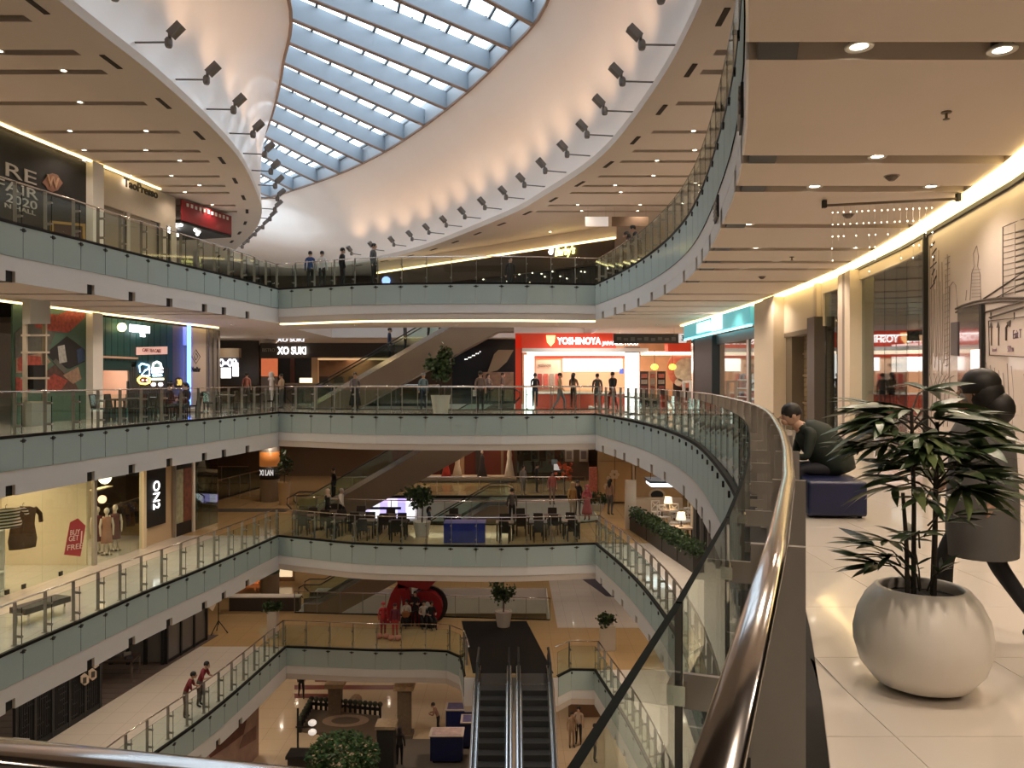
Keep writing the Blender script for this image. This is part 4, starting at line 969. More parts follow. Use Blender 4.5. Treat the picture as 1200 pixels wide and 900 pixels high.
# red beef-bowl restaurant
yo=thing('bowl_restaurant','red framed restaurant front with big glowing white letters','shop',(X(680,42),42,Z3))
YR=M('shop_red',(.62,.055,.025),.45,emit=.22,ecol=(1,.08,.03)); YC=M('shop_peach',(.80,.48,.30),.6)
fbox('red_post',604,611,393,487,42,YR,yo,.5); fbox('red_band',604,722,390.5,408,42,YR,yo,.4); fbox('red_band',722,812,392,400,43.5,YR,yo,.2)
ftext('YOSHINOYA',678.5,400,.5,SIGNW,yo,41.9,width=2.3,bold=.012); ftext('JAPANESE FOOD',727,402.5,.26,SIGNW,yo,41.9,width=1.9,bold=.004)
B().add([W(x,y,41.85) for x,y in ((640,393),(651,393),(650,401),(645.5,406),(641,401))]+[W(x,y,41.95) for x,y in ((640,393),(651,393),(650,401),(645.5,406),(641,401))],[(4,3,2,1,0),(5,6,7,8,9)]+[(i,(i+1)%5,(i+1)%5+5,i+5) for i in range(5)]).build('shield_emblem',M('shield',(1,.55,.25),emit=2.5,ecol=(1,.5,.2)),yo)
fbox('canopy',612,760,408,412,41.6,WHITE,yo,1.6)
fbox('lintel_light',618,735,412.5,416.5,42.4,M('lintel_glow',(1,.85,.7),emit=3,ecol=(1,.80,.6)),yo,.3)
fbox('red_lintel',625,735,417,420,42.7,YR,yo,.2)
for a,b_,c0 in ((614.5,626,416),(734,749,413)): fbox('lit_pillar',a,b_,c0,487,42,M('pillar_glow',(1,1,1),emit=2.6,ecol=(1,.96,.92)),yo,.5)
fbox('pillar_cap',733,750,406,413.5,41.95,M('cap_brown',(.22,.15,.1),.5),yo,.6)
fbox('menu_board',660,729,419.5,435,44.5,M('menu_glow',(1,1,1),emit=3.2,ecol=(1,.97,.95)),yo,.1)
fbox2('back_wall',612,760,Z3,Z4-1.5,47.5,YC,yo); fbox('side_panel',628,657,422,490,46,M('peach_panel',(.75,.52,.38),.5),yo,.1); ftext('yoshinoya',638,428,.3,BLACK,yo,45.95,width=.75)
fbox('order_counter',628,735,461,492,43.6,M('counter_red',(.5,.07,.04),.4),yo,.7); fbox('counter_top',627,736,459.5,461.5,43.5,WHITE,yo,.9)
for x,c in ((630,(.35,.05,.04)),(637,(.5,.1,.07)),(644,(.3,.25,.2)),(651,(.45,.08,.06))): fbox('poster',x,x+5,438,455,45.9,M('yposter%d'%x,c,.5,noise=.5,nscale=9),yo,.05)
fbox('screen',726,731,432,438,44.3,M('blue_screen',(.05,.08,.3),emit=.8,ecol=(.1,.2,.8)),yo,.05)
lamp('AREA',(X(680,44.6),44.8,3.4),260,(1,.78,.62),4.5,sy=2.2); lamp('AREA',(X(680,42),40.6,3.55),70,(1,.9,.85),4,sy=.6)
# ramen place beside it
ra=thing('noodle_restaurant','dark noodle restaurant with yellow lanterns and a round bowl poster','shop',(X(785,42),43,Z3))
fbox2('back_wall',750,830,Z3,Z4-1.5,47.3,M('noodle_wood',(.55,.30,.16),.6,noise=.3,nscale=2),ra); fbox('black_panel',789,812,414,490,43.6,M('noodle_black',(.03,.02,.018),.5),ra)
B().lathe([(.01,0),(1.05,0),(1.05,.06),(.01,.06)],n=28).add([],[]).build('tmp',BLACK) if False else None
def disc(px,py,r,Y,mat,parent,nm,t=.05,n=24,sx=1):
    c=W(px,py,Y); b=B(); vs=[c+V((r*sx*math.cos(i*2*PI/n),dy,r*math.sin(i*2*PI/n))) for dy in(-t,0) for i in range(n)]
    return b.add(vs,[tuple(range(n)),tuple(range(2*n-1,n-1,-1))]+[(i,i+n,(i+1)%n+n,(i+1)%n) for i in range(n)]).build(nm,mat,parent)
disc(804,432,1.05,43.5,M('bowl_pink',(.75,.22,.15),.5,noise=.5,nscale=3),ra,'bowl_picture'); disc(805,434,.7,43.4,M('bowl_cream',(.75,.6,.48),.5,noise=.6,nscale=4),ra,'bowl_picture'); disc(795,448,.2,43.4,M('badge',(.7,.6,.5),.5),ra,'badge')
fbox('red_canopy',783,812,402,412,42.6,YR,ra,1.0); fbox('canopy_glow',752,812,412,416,43.3,M('lintel_glow',(1,.85,.7)),ra,.3)
lamp('AREA',(X(775,45),45,3.3),90,(1,.75,.5),3,sy=2)
for i,px in enumerate((767,788)):
    l=thing('lantern','round yellow glowing lantern of the noodle restaurant','lamp',W(px,430,42.8),group='yellow lanterns'); c=W(px,430,42.8); B().ball(c,.2,12,.8).build('shade',M('lantern_glow',(1,.75,.12),emit=2.2,ecol=(1,.68,.08)),l,smooth=True); B().cyl(c+V((0,0,.15)),c+V((0,0,.9)),.012,n=5).build('cord',BLACK,l)
for a,b_,c,lab in ((750,760,(.06,.05,.05),'dark menu stand beside the glowing pillar'),(761,769,(.35,.25,.18),'pale menu stand between two dark ones'),(770,780,(.03,.025,.025),'black menu stand in front of the lanterns')):
    ms=thing('menu_stand',lab,'sign',(X((a+b_)/2,41.5),41.5,Z3)); fbox('panel',a,b_,435,470,41.5,M('menu_%d'%a,c,.5,noise=.3,nscale=8),ms,.06); fbox2('foot',a,b_,Z3,Z3+.3,41.35,BLACK,ms,.4)
    for k in range(3): fbox('picture',a+1.5,b_-1.5,438+k*7,443+k*7,41.47,M('menu_pic%d'%k,[(.4,.12,.08),(.35,.3,.25),(.2,.06,.05)][k],.5,noise=.5,nscale=10),ms,.02)
# hanging direction sign
ds=thing('direction_sign','long dark hanging direction sign with a white 3 at its end','sign',W(760,392,37)); fbox('board',719,797,391,402.5,37,M('sign_grey',(.055,.052,.05),.5),ds,.1); fbox('number_box',795.5,804.5,391,401.5,36.95,M('white_box',(.75,.75,.75),emit=.5,ecol=(1,1,1)),ds,.12); ftext('3',800,396.4,.32,BLACK,ds,36.9,bold=.01)
for i in range(9): fbox('sign_word',723+i*8,728+i*8,395+(i%2),398.5+(i%3)*.5,36.97,M('sign_word',(.16,.155,.15),.5),ds,.02)
for px in (726,790): c=W(px,391,37.05); B().cyl(c,V((c.x,c.y,Z4-1.46)),.012,n=5).build('rod',CHROME,ds)
# dark glazed shop behind the palm
dg=thing('glazed_bar','dark glazed bar front behind the potted palm','shop',(X(560,47),47,Z3)); fbox2('front',530,604,Z3,Z4-1.5,47,M('bar_black',(.015,.016,.02),.15),dg,.2)
B().add([W(x,y,46.9) for x,y in ((571,437),(579,415),(584,410),(602,410),(594,424),(583,434))]+[W(x,y,46.98) for x,y in ((571,437),(579,415),(584,410),(602,410),(594,424),(583,434))],[(5,4,3,2,1,0),tuple(range(6,12))]+[(i,(i+1)%6,(i+1)%6+6,i+6) for i in range(6)]).build('curved_panel',M('bar_tan',(.22,.165,.1),.5),dg)
for i in range(9): disc(545+i*2.2,421-i*1.1+(i%2),.03,46.85,SIGNW,dg,'fairy_light',.02,8)
fbox('shelf_goods',566,602,436,470,45.5,M('goods_mix',(.22,.13,.08),.6,noise=.9,nscale=3),dg,.4)
# ================================================================== far side: topmost level
class PL(WL):
    def __init__(s,a,b): s.a=V((a[0],a[1],0)); s.b=V((b[0],b[1],0)); s.w=None; s.s=1
    def Y(s,px):
        r=(px-600)/F; d=s.b-s.a; t=(r*s.a.y-s.a.x)/(d.x-r*d.y); return s.a.y+t*d.y
    def nrm(s,px):
        d=(s.b-s.a).normalized(); d=d if d.x>0 else -d; return V((d.y,-d.x,0)),d
BP=PL((5.15,40.0),(-8.6,52.8))
ba=thing('grill_restaurant','dark grill restaurant with a yellow glowing sign on the topmost level','shop',(-1,45.5,Z4))
BP.panel('bulkhead',440,720,7.3,8.45,M('brown_bulkhead',(.06,.036,.02),.5),ba); BP.panel('dark_front',440,720,Z4,7.3,M('grill_dark',(.02,.017,.015),.35),ba,out=-.3)
BP.panel('light_line',440,722,8.45,8.55,LED,ba,out=.05)
BP.text("Barby's",663,294.5,.62,M('yellow_sign',(1,.9,.2),emit=4,ecol=(.95,.9,.25)),ba,out=.1,width=1.35,bold=.02,shear=.2)
BP.poly('flame_emblem',[(644,296),(646,291),(649,289.5),(650,293),(649,298),(646,299)],SIGNW,ba,out=.1)
BP.panel('upper_board',440,720,8.5,ZC-.02,SOFF,ba,out=-.2)
for i in range(26):
    px=455+random.random()*260; py=312+random.random()*20
    BP.poly('pin_light',[(px+.9*math.cos(a),py+.9*math.sin(a)) for a in [k*PI/3 for k in range(6)]],M('pin',(1,.9,.7),emit=3,ecol=(1,.88,.65)),ba,out=-.2,t=.02)
BP.poly('round_screen',[(454+5*math.cos(a),329+5*math.sin(a)) for a in [k*PI/5 for k in range(10)]],M('screen_blue',(.2,.3,1),emit=2,ecol=(.3,.45,1)),ba,out=.1)
# white hanging signs on the topmost level
for x0,x1,lab,m in ((686,713,'white blank hanging sign on the topmost level',M('sign_white',(.75,.70,.66),emit=.45,ecol=(1,.9,.85))),(717,760,'brown hanging direction sign beside the white one',M('sign_brown',(.22,.15,.10),.5))):
    t=thing('hanging_sign',lab,'sign',W((x0+x1)/2,254,36)); fbox('board',x0,x1,254,265,36,m,t,.08)
    for px in (x0+3,x1-3): c=W(px,254,36.04); B().cyl(c,V((c.x,c.y,ZC)),.012,n=5).build('rod',CHROME,t)
for i in range(5): pass
# end walls of the topmost level
struct(fbox2('wall_back',-100,1000,Z4,ZC,60,M('far_dark2',(.10,.075,.06),.7)),'end wall of the topmost level')
# ================================================================== far side: dining level
dsn=thing('dress_shop','evening dress shop with dark red backdrop','shop',(X(545,53),53,Z2))
fbox2('back_wall',460,620,Z2,Z3-1.5,55.5,M('wine_wall',(.16,.035,.025),.6,noise=.2),dsn)
for x,m in ((478,'a'),(497,'b'),(516,'a'),(538,'b'),(557,'a'),(587,'c')): fbox2('divider',x,x+(6 if m!='c' else 3),Z2,Z3-1.5,54.5,M('divider_'+m,{'a':(.03,.022,.02),'b':(.32,.2,.12),'c':(.25,.17,.1)}[m],.5),dsn,.3)
fbox2('stage',460,605,Z2,Z2+.25,52.5,M('stage_cream',(.5,.4,.3),.5),dsn,1.6); fbox2('stage_step',460,605,Z2,Z2+.12,51.8,M('stage_dark',(.06,.045,.04),.5),dsn,.6)
lamp('AREA',(X(540,53),53.2,Z3-1.6),120,(1,.72,.45),7,sy=1.5)
for px,c,h,lab in ((498,(.7,.6,.5),1.3,'cream gown on display between dark dividers'),(523,(.45,.04,.03),1.1,'short red gown on display'),(536,(.72,.62,.5),1.4,'ivory gown with a wide skirt on display'),(565,(.04,.035,.04),1.5,'black gown on display beside the tall white one'),(597,(.85,.80,.72),1.9,'tall white bridal gown with a train on display')):
    b=V((X(px,53),53,Z2+.25)); t=thing('display_gown',lab,'clothes',b); B().lathe([(.35,0),(.24,h*.35),(.15,h*.62),(.17,h*.78),(.12,h*.9),(.05,h)],n=12,sy=.8).build('gown',M('gown_%d'%px,c,.6),t,local=True,smooth=True); B().ball((0,0,h+.12),.09,8,1.3).build('head',MAN,t,local=True)
fbox2('wall_panel',602,690,Z2,Z3-1.5,53,M('brown_panel',(.10,.062,.04),.6,noise=.1),None).__setitem__('kind','structure')
for i,px in enumerate((627,645,667,684)):
    t=thing('framed_poster',['small','white framed','grey framed','tall pale'][i]+' poster on the dark brown wall panel','poster',W(px,535,52.9)); fbox('frame',px-5,px+5,526,541,52.9,M('frame_w',(.42,.38,.33),.5),t,.05); fbox('picture',px-3,px+3,528.5,538,52.86,M('pic_%d'%i,[(.1,.08,.07),(.2,.15,.12),(.15,.12,.1),(.12,.1,.1)][i],.6),t,.02)
T(fbox('notice_sign',649,656.5,544,551,50,M('notice_white',(.7,.68,.64),emit=.3,ecol=(1,1,1))),'small white notice sign with black mark','sign')
T(fbox2('window_wall',606,660,Z2,Z2+2.4,51.5,GLASSD,t=.05),'dim glass screen beside the brown wall','screen')
st=thing('red_stand','tall stand covered in red lettering','sign',(X(695,43),43,Z2)); fbox('panel',691,700,548,588,43,M('stand_red',(.55,.16,.10),.5,noise=.7,nscale=9),st,.4)
fs=thing('flower_tree','small artificial tree with orange flowers','plant',(X(662,46.5),46.5,Z2)); c=W(662,552,46.5); B().cyl((c.x,46.5,Z2),(c.x,46.5,c.z),.03,n=6).build('stem',DK,fs)
for k in range(26): 
    a=random.random()*6.3; r=.15+.45*random.random(); B().box(c+V((r*math.cos(a),random.uniform(-.3,.3),r*math.sin(a))),(.14,.14,.14),rz=a,rx=a).build('flower',M('flower_orange',(.55,.10,.03),.6),fs)
# tan coffee front with script sign
je=thing('tan_shop','tan panelled closed shop below a white script sign','shop',(X(722,43),43,Z2)); TAN=M('tan_board',(.55,.36,.17),.55,noise=.05)
for i in range(2):
    for k in range(2): fbox('tan_board',700.5+i*20.3,720+i*20.3,[527,541][k],[540.5,588][k],43.2,TAN,je,.1)
fbox2('side_post',741,744,Z2,Z3-1.5,43.1,M('post_cream',(.55,.45,.33),.5),je,.2); fbox('gap_board',700,743,520,592,43.35,M('gap',(.1,.07,.04),.6),je,.05)
ftext('Jazeera',720,503.5,.62,SIGNW,je,42.6,width=1.3,bold=.02,shear=.3); fbox('sign_rail',704,745,508,510,42.7,DARKM,je,.1)
for px,r in ((713,.1),(720,.24),(711,.16)):
    c=(px,[560,556,570][[713,720,711].index(px)])
    for k in range(6): disc(c[0]+r*15*math.cos(k*PI/3),c[1]+r*15*math.sin(k*PI/3),r*.45,43.15,M('flower_white',(.75,.6,.4),.5),je,'painted_petal',.02,8)
# purple LED display on the slab edge beyond the escalators
ld=thing('led_display','bright purple and white LED display panel behind the escalator','screen',(X(455,45.8),45.8,Z2-1.3))
cols=[(.75,.6,1),(.95,.9,1),(.6,.45,.95),(.9,.8,1),(.5,.4,.9),(.95,.85,.95)]
for i in range(6): fbox2('screen_module',424+i*10.4,434+i*10.4,Z2-1.25,Z2-.15,45.8,M('led_%d'%i,cols[i],emit=1.6,ecol=cols[i]),ld,.08)
fbox2('stripe',430,470,Z2-.75,Z2-.6,45.75,M('led_dark',(.05,.03,.12),.5),ld,.03)
# side rail segments on the far left of the dining level
def rail_seg(p,q,z,lab):
    t=thing('balustrade',lab,'railing',((p[0]+q[0])/2,(p[1]+q[1])/2,z)); a,c=V((p[0],p[1],0)),V((q[0],q[1],0)); n=max(2,int((c-a).length/1.2))
    B().tube([a+V((0,0,z+1.1)),c+V((0,0,z+1.1))],.025,8).build('handrail',STEEL,t)
    for i in range(n):
        u,v=a.lerp(c,i/n),a.lerp(c,(i+1)/n); B().vwall(u,v,z+.06,z+1.0,.012).build('glass_panel',GLASSD,t); B().box((u.x,u.y,z+.55),(.05,.05,1.1)).build('post',STEELD,t)
    B().vwall(a,c,z-.1,z+.06,.1).build('base_channel',STONE,t)
rail_seg(U(255,586,Z2),U(304,572,Z2),Z2,'dark glass balustrade beside the banded column')
rail_seg((-20.5,51.5),(-17.0,51.5),Z2,'dark glass balustrade behind the banded column')
# floor mats
T(B().box((X(290,41),40.9,Z2+.008),(4.2,.9,.016)).build('floor_mat',M('mat_dark',(.045,.038,.03),.8)),'dark floor mat before the banded column','mat')
lwk=thing('parapet','low dark parapet with a pale coping below the orange lettering','parapet',(X(303,40.5),41.6,Z1)); B().box((X(303,40.5),41.6,Z1+.35),(3.6,.5,.7)).build('parapet_body',M('low_dark',(.05,.04,.034),.6),lwk); B().box((X(303,40.5),41.6,Z1+.73),(3.7,.6,.06)).build('coping',CREAM,lwk)
og=thing('juice_bar','warm lit bar with orange lettering on the level of the red sculpture','shop',(X(300,47),47,Z1)); fbox2('front',262,345,Z1,Z2-1.5,47.5,M('orrin_wall',(.22,.13,.08),.6),og); ftext('Orrin',292,682,.85,M('orange_letters',(.7,.15,.04),emit=.6,ecol=(1,.25,.06)),og,47,width=1.5,bold=.03)
fbox('glow_panel',283,300,688,694,47.3,M('warm_panel',(1,.7,.35),emit=1.6,ecol=(1,.65,.3)),og); fbox('lit_board',325,342,662,676,47.2,M('lit_board',(.9,.7,.45),emit=1.0,ecol=(1,.75,.45)),og)
struct(fbox2('wall_back',240,900,Z1,Z2-1.5,55,M('far_dark3',(.10,.08,.06),.7)),'end wall of the red sculpture level')
struct(fbox2('wall_back',100,460,Z2,Z3-1.5,55.5,M('far_brown4',(.16,.11,.075),.7)),'end wall of the dining level')
# ================================================================== planter level, right wall
ztr=Z4-1.49
sv=shop('convenience_store','convenience store under a glowing teal sign band',RWALL,855,Z3)
TEA=M('teal_sign',(.10,.45,.50),.4,emit=.55,ecol=(.15,.62,.70))
RWALL.panel('sign_band',812,894,3.18,3.74,TEA,sv,out=.25,t=.3); RWALL.panel('sign_glow',812,894,3.10,3.17,M('teal_glow',(.3,.95,1),emit=3,ecol=(.25,.9,1)),sv,out=.36,t=.06)
RWALL.panel('logo_box',848,859,3.22,3.72,SIGNW,sv,out=.42,t=.05); RWALL.panel('logo_box',829,845,3.26,3.66,M('teal_logo',(.5,1,.95),emit=1.8,ecol=(.45,1,.92)),sv,out=.42,t=.05)
RWALL.panel('black_pillar',817,842,Z3,3.1,BLACK,sv,out=.1,t=.3); RWALL.panel('pillar_edge',818,820,Z3,3.1,STEEL,sv,out=.27,t=.02)
RWALL.panel('frame_post',893,896.5,Z3,3.75,BLACK,sv,t=.2); RWALL.panel('frame_post',876.5,879,Z3,3.1,M('alu',(.45,.42,.38)),sv,t=.1); RWALL.panel('head_beam',842,893,2.75,3.1,M('head_grey',(.10,.095,.09),.4),sv,t=.15)
for a,b in ((842,877),(879,893)): RWALL.panel('glass_sheet',a,b,Z3,2.75,GLASS,sv,t=.02)
xb=interp(RW,29)+4.5
SHW=M('shelf_white',(.82,.82,.85),.5,emit=.25,ecol=(.95,.95,1)); 
B().vwall((xb,25),(xb,36),Z3,ztr,.1).build('back_wall',M('store_red',(.35,.08,.06),.6),sv); B().vwall((xb-4.3,36),(xb,36),Z3,ztr,.1).build('side_wall',M('store_side',(.5,.3,.2),.6),sv)
B().vwall((xb-4.2,25),(xb,25),Z3,ztr,.1).build('side_wall',M('store_side',(.5,.3,.2),.6),sv)
lamp('AREA',(xb-2,30,3.6),170,(.95,.97,1),3,sy=7)
rr=random.Random(5)
for gx,gy,n_ in ((8.6,27.2,3),(9.0,30.0,4),(10.4,28.4,3)):
    gd=thing('gondola_shelf','white store shelf of small goods seen through the glass','shelf',(gx,gy,Z3),group='store shelves')
    B().box((gx+.25,gy,.75),(.06,2.0,1.5)).build('back_panel',SHW,gd)
    for k in range(5): B().box((gx,gy,.12+k*.32),(.5,2.0,.04)).build('shelf',SHW,gd)
    pk=B()
    for k in range(5):
        for j in range(9):
            hh=.1+.12*rr.random(); pk.mat(rr.randint(0,3)); pk.box((gx-.1,gy-.9+j*.22,.14+k*.32+hh/2),(.2,.15,hh))
    pk.build('packets',[M('pk_a',(.75,.72,.75),.5),M('pk_b',(.12,.12,.14),.5),M('pk_c',(.6,.25,.25),.5),M('pk_d',(.35,.4,.5),.5)],gd)['kind']='stuff'
ad=thing('hanging_poster','yellow and black hanging poster inside the store','poster',RWALL.pt(872,430,-.6)); RWALL.poly('sheet',[(870,426),(878,426),(878,444),(870,443)],M('poster_yellow',(.8,.72,.12),emit=.4,ecol=(1,.9,.15)),ad,out=-.6); RWALL.poly('spot',[(872.5,430),(875.5,430),(875.5,434),(872.5,434)],BLACK,ad,out=-.57)
gt=thing('security_gate','white frame security gate beside the black pillar','gate',RWALL.pt(831,HZ,.9).xy.to_3d())
for x in (826.5,835.5): RWALL.panel('upright',x,x+1.6,Z3,1.35,M('gate_white',(.78,.76,.74),.4),gt,out=.9,t=.08)
for zz in (1.3,.5,.1): RWALL.panel('crossbar',826.5,837,zz,zz+.06,M('gate_white',(.78,.76,.74)),gt,out=.9,t=.06)
jp=thing('sign_reflection','black panel lettered JAPAN added for a sign reflection at the store','poster',RWALL.pt(848,430,-2)); RWALL.poly('sheet',[(840,417),(858,416),(858,440),(840,440)],M('reflection_black',(.05,.03,.025),.5),jp,out=-2); RWALL.text('JAPAN',849,424.5,.36,M('reflection_letter',(.7,.55,.45),.5,emit=.3,ecol=(1,.8,.7)),jp,out=-1.93,width=.95); RWALL.text('Q',853,434,.4,M('reflection_letter',(.7,.55,.45)),jp,out=-1.93)  # lettered panel stands in for the reflection of a sign
PCR=M('pillar_cream2',(.70,.60,.47),.6,noise=.02)
struct(RWALL.panel('wall_pillar',897,921,Z3,ztr,PCR,out=.1,t=.5),'cream pillar between the store and the roller shutter')
struct(RWALL.panel('wall_right',921,967,2.72,ztr,PCR,out=-.05,t=.2),'cream wall above the roller shutter')
sh=shop('roller_shutter','closed tan slatted shutter with a dark frame',RWALL,940,Z3,'shutter')
SL=M('shutter_tan',(.34,.26,.155),.45,noise=.04)
for zz in [i*.13 for i in range(20)]:
    for a,b in ((928,946.5),(947.5,957.5)): RWALL.panel('slat',a,b,.04+zz,.04+zz+.118,SL,sh,out=-.35+.0*zz,t=.05)
RWALL.panel('back_sheet',922,960,Z3,2.72,M('shutter_back',(.10,.075,.05),.6),sh,out=-.45,t=.04)
RWALL.panel('jamb',921,928,Z3,2.72,M('jamb_tan',(.20,.16,.115),.5),sh,out=-.2,t=.4); RWALL.panel('head',921,958,2.6,2.74,M('jamb_tan',(.20,.16,.115)),sh,out=-.1,t=.3)
for zz in (.75,1.5,2.1): RWALL.panel('lock_rail',928,957.5,zz,zz+.05,M('rail_tan',(.42,.33,.21),.4),sh,out=-.31,t=.05)
pp=shop('frame_pylon','dark metal corner pylon beside the shutter',RWALL,962,Z3,'post'); RWALL.panel('pylon_body',957.5,966.5,Z3,2.95,M('pylon',(.085,.07,.055),.4),pp,out=.1,t=.3); RWALL.panel('pylon_rod',961,964.5,2.95,ztr,PCR,pp,out=.1,t=.12)
ch=M('chip',(.86,.80,.70),.5)
# glazed clothing front with lamps inside
gf=shop('glass_shopfront','tall glass shop front with glowing panels and orange lamps behind it',RWALL,1040,Z3)
for a,b in ((967,995),(1010.5,1090)):
    k=1 if b-a<40 else 3
    for i in range(k): RWALL.panel('glass_sheet',a+(b-a)*i/k+.2,a+(b-a)*(i+1)/k-.2,Z3,3.5,glass_mat('shop_glass',(.62,.66,.64),f0=.16),gf,t=.02)
RWALL.panel('head_panel',967,1090,3.5,ztr,PCR,gf,out=0,t=.12)
RWALL.panel('post',995.5,1001,Z3,3.72,M('post_white',(.62,.52,.42),.4),gf,out=.1,t=.3); RWALL.panel('post_edge',1001,1004,Z3,3.72,M('alu_dark',(.25,.2,.16),.4),gf,out=.1,t=.3); RWALL.panel('post',1004,1010.5,Z3,3.72,PCR,gf,out=.1,t=.3)
RWALL.panel('edge_frame',1089.5,1091,Z3,3.75,BLACK,gf,out=.06,t=.1)
p0,p1=RWALL.pt(966,HZ,-3.2),RWALL.pt(1095,HZ,-3.2); B().vwall((p0.x+.3,p0.y+2),p1,Z3,ztr,.1).build('rear_wall',M('rear_brown',(.13,.09,.07),.6),gf)
B().prism([(p0.x-.4,p0.y+1.6),(p0.x+3.2,p0.y+2),(p1.x+.1,p1.y),(p1.x-3,p1.y+.5)],2.55,2.6).build('inner_ceiling',M('inner_grey',(.24,.22,.2),.6),gf)
GLP=M('panel_glow',(1,.9,.88),emit=2.4,ecol=(1,.93,.92)); ORL=M('lamp_orange',(1,.55,.3),emit=2.4,ecol=(1,.50,.28))
for a,b in ((968,994),): RWALL.poly('glow_panel',[(a,418),(b,418),(b,436),(a,436)],GLP,gf,out=-1.6,t=.05); RWALL.poly('glow_line',[(a,404),(b,402),(b,405),(a,406)],GLP,gf,out=-1.6,t=.05)
for a in (1024,1048,1078): RWALL.poly('glow_panel',[(a,414),(a+10,414),(a+10,438),(a,438)],GLP,gf,out=-1.3,t=.05)
for a in (1015,1036,1067): RWALL.poly('orange_lamp',[(a-4,393),(a+4,393),(a+2,403),(a-2,403)],ORL,gf,out=-1.2,t=.1)
RWALL.poly('red_beam',[(1011,392),(1090,388),(1090,393),(1011,397)],M('red_beam',(.30,.07,.05),.5),gf,out=-1.4,t=.05)
for i in range(9): 
    y=441+i*6; RWALL.poly('shelf_slat',[(1012,y),(1089,y),(1089,y+2.6),(1012,y+2.6)],M('slat_shelf',(.30,.27,.25),.5),gf,out=-1.5,t=.05)
for i in range(6): RWALL.poly('shelf_post',[(1014+i*14.5,440),(1017+i*14.5,440),(1017+i*14.5,500),(1014+i*14.5,500)],M('shelf_dark',(.05,.045,.045),.5),gf,out=-1.45,t=.05)
for i in range(3):
    bt=thing('orange_jar','orange lidded jar in the shop window beside the pylon','jar',RWALL.pt(972+i*9,HZ,-1).xy.to_3d()+V((0,0,.52)),group='orange jars in the window'); 
    B().lathe([(.12,0),(.17,.05),(.17,.4),(.08,.5),(.08,.55)],n=12).build('body',M('jar_orange',(.62,.13,.08),.4),bt,local=True,smooth=True); B().lathe([(.09,.55),(.09,.64)],n=12).build('lid',BLACK,bt,local=True)
wd=thing('window_shelf','low display shelf carrying the orange jars','shelf',RWALL.pt(981,HZ,-1).xy.to_3d()); RWALL.panel('shelf_top',967,995,.46,.52,M('shelf_dark',(.05,.045,.045)),wd,out=-1,t=.5); RWALL.panel('shelf_base',967,995,Z3,.46,M('shelf_red',(.35,.1,.08),.5),wd,out=-1,t=.45)
lamp('AREA',RWALL.pt(1045,HZ,-1.6).xy.to_3d()+V((0,0,2.5)),40,(1,.8,.7),1.5,sy=3)
# mural hoarding with a pen drawing of a city
mu=shop('city_mural','pale hoarding with a pen drawing of towers and an exit road sign',RWALL,1150,Z3,'mural')
MUP=M('mural_paper',(.66,.58,.53),.45,noise=.03,nscale=3,coat=.2)
RWALL.panel('board',1091,1330,Z3,ztr-.05,MUP,mu,t=.08); INK=M('ink',(.09,.07,.065),.6); INK2=M('ink_grey',(.30,.25,.23),.6)
def ink(pts,r=.006,m=INK): RWALL.tube('ink_line',pts,r,m,mu,out=.045)
ink([(1141,352),(1143,320),(1146,312),(1145,297),(1149,288),(1151,300),(1150,312),(1153,322),(1154,352)],.006,INK2)
for y in range(316,352,4): ink([(1143,y),(1153,y-.5)],.004,INK2)
ink([(1180,348),(1180,266),(1189,262),(1200,258),(1215,254)],.006); ink([(1195,262),(1195,345)],.006)
for y in range(272,345,7): ink([(1181,y+3),(1194,y)],.006,INK2); ink([(1196,y),(1225,y-8)],.012,INK)
for i in range(12): 
    x=1093+i*2.1; y=288+((i*37)%60); ink([(x,y),(x+.6,y+70),(x-.3,440-((i*13)%30))],.004,INK2)
for y in range(300,430,7): ink([(1111,y+3),(1117,y)],.004,INK2)
for i in range(7): ink([(1094+i%3*2,290+i*8),(1099+i%2*2,283+i*8)],.01,INK)
ink([(1116,440),(1117,335),(1121,330),(1124,334),(1126,360)],.005,INK2); ink([(1136,352),(1137,340)],.006,INK2)
# awning arch and arrow board
for dy,r in ((0,.016),(4,.012)): ink([(1124,362+dy),(1132,358+dy),(1145,354+dy),(1160,351+dy),(1180,349+dy),(1215,349+dy)],r,INK)
ink([(1157,350),(1200,322),(1230,305)],.01); ink([(1170,350),(1230,318)],.007); ink([(1158,366),(1215,350)],.012); ink([(1164,372),(1215,357)],.012)
for x in (1166,1194): ink([(x,366),(x,374)],.012)
ink([(1163,376),(1215,370)],.007); ink([(1163,376),(1164,416),(1215,419)],.007)
for x in (1166.5,1175): ink([(x,405),(x,382)],.009); RWALL.poly('arrow_head',[(x-2,384),(x,377),(x+2,384)],INK,mu,out=.05,t=.004)
ink([(1184,399),(1184,384),(1187,379)],.014); RWALL.poly('arrow_head',[(1185,378),(1190,375),(1189,383)],INK,mu,out=.05,t=.004)
RWALL.text('Exit T',1198,392,.15,M('ink_violet',(.16,.10,.16),.5),mu,out=.055,width=.26,depth=.004); RWALL.text('500 m',1190,409,.11,M('ink_violet2',(.30,.2,.27),.5),mu,out=.055,width=.17,depth=.004); RWALL.text('forward',1171,410,.07,M('ink_violet2',(.30,.2,.27)),mu,out=.055,width=.14,depth=.004)
for i in range(14): ink([(1160+i*5,425+(i*17)%14),(1163+i*5,455+(i*11)%30),(1161+i*5,500)],.004,INK2)
for i in range(5): ink([(1094+i*5,500),(1097+i*5,455-i*3),(1093+i*5,438)],.005,INK2); ink([(1097+i*5,455-i*3),(1102+i*5,440)],.004,INK2)
dr=shop('glass_door_panel','narrow dark glass door set in the city mural',RWALL,1145,Z3,'door')
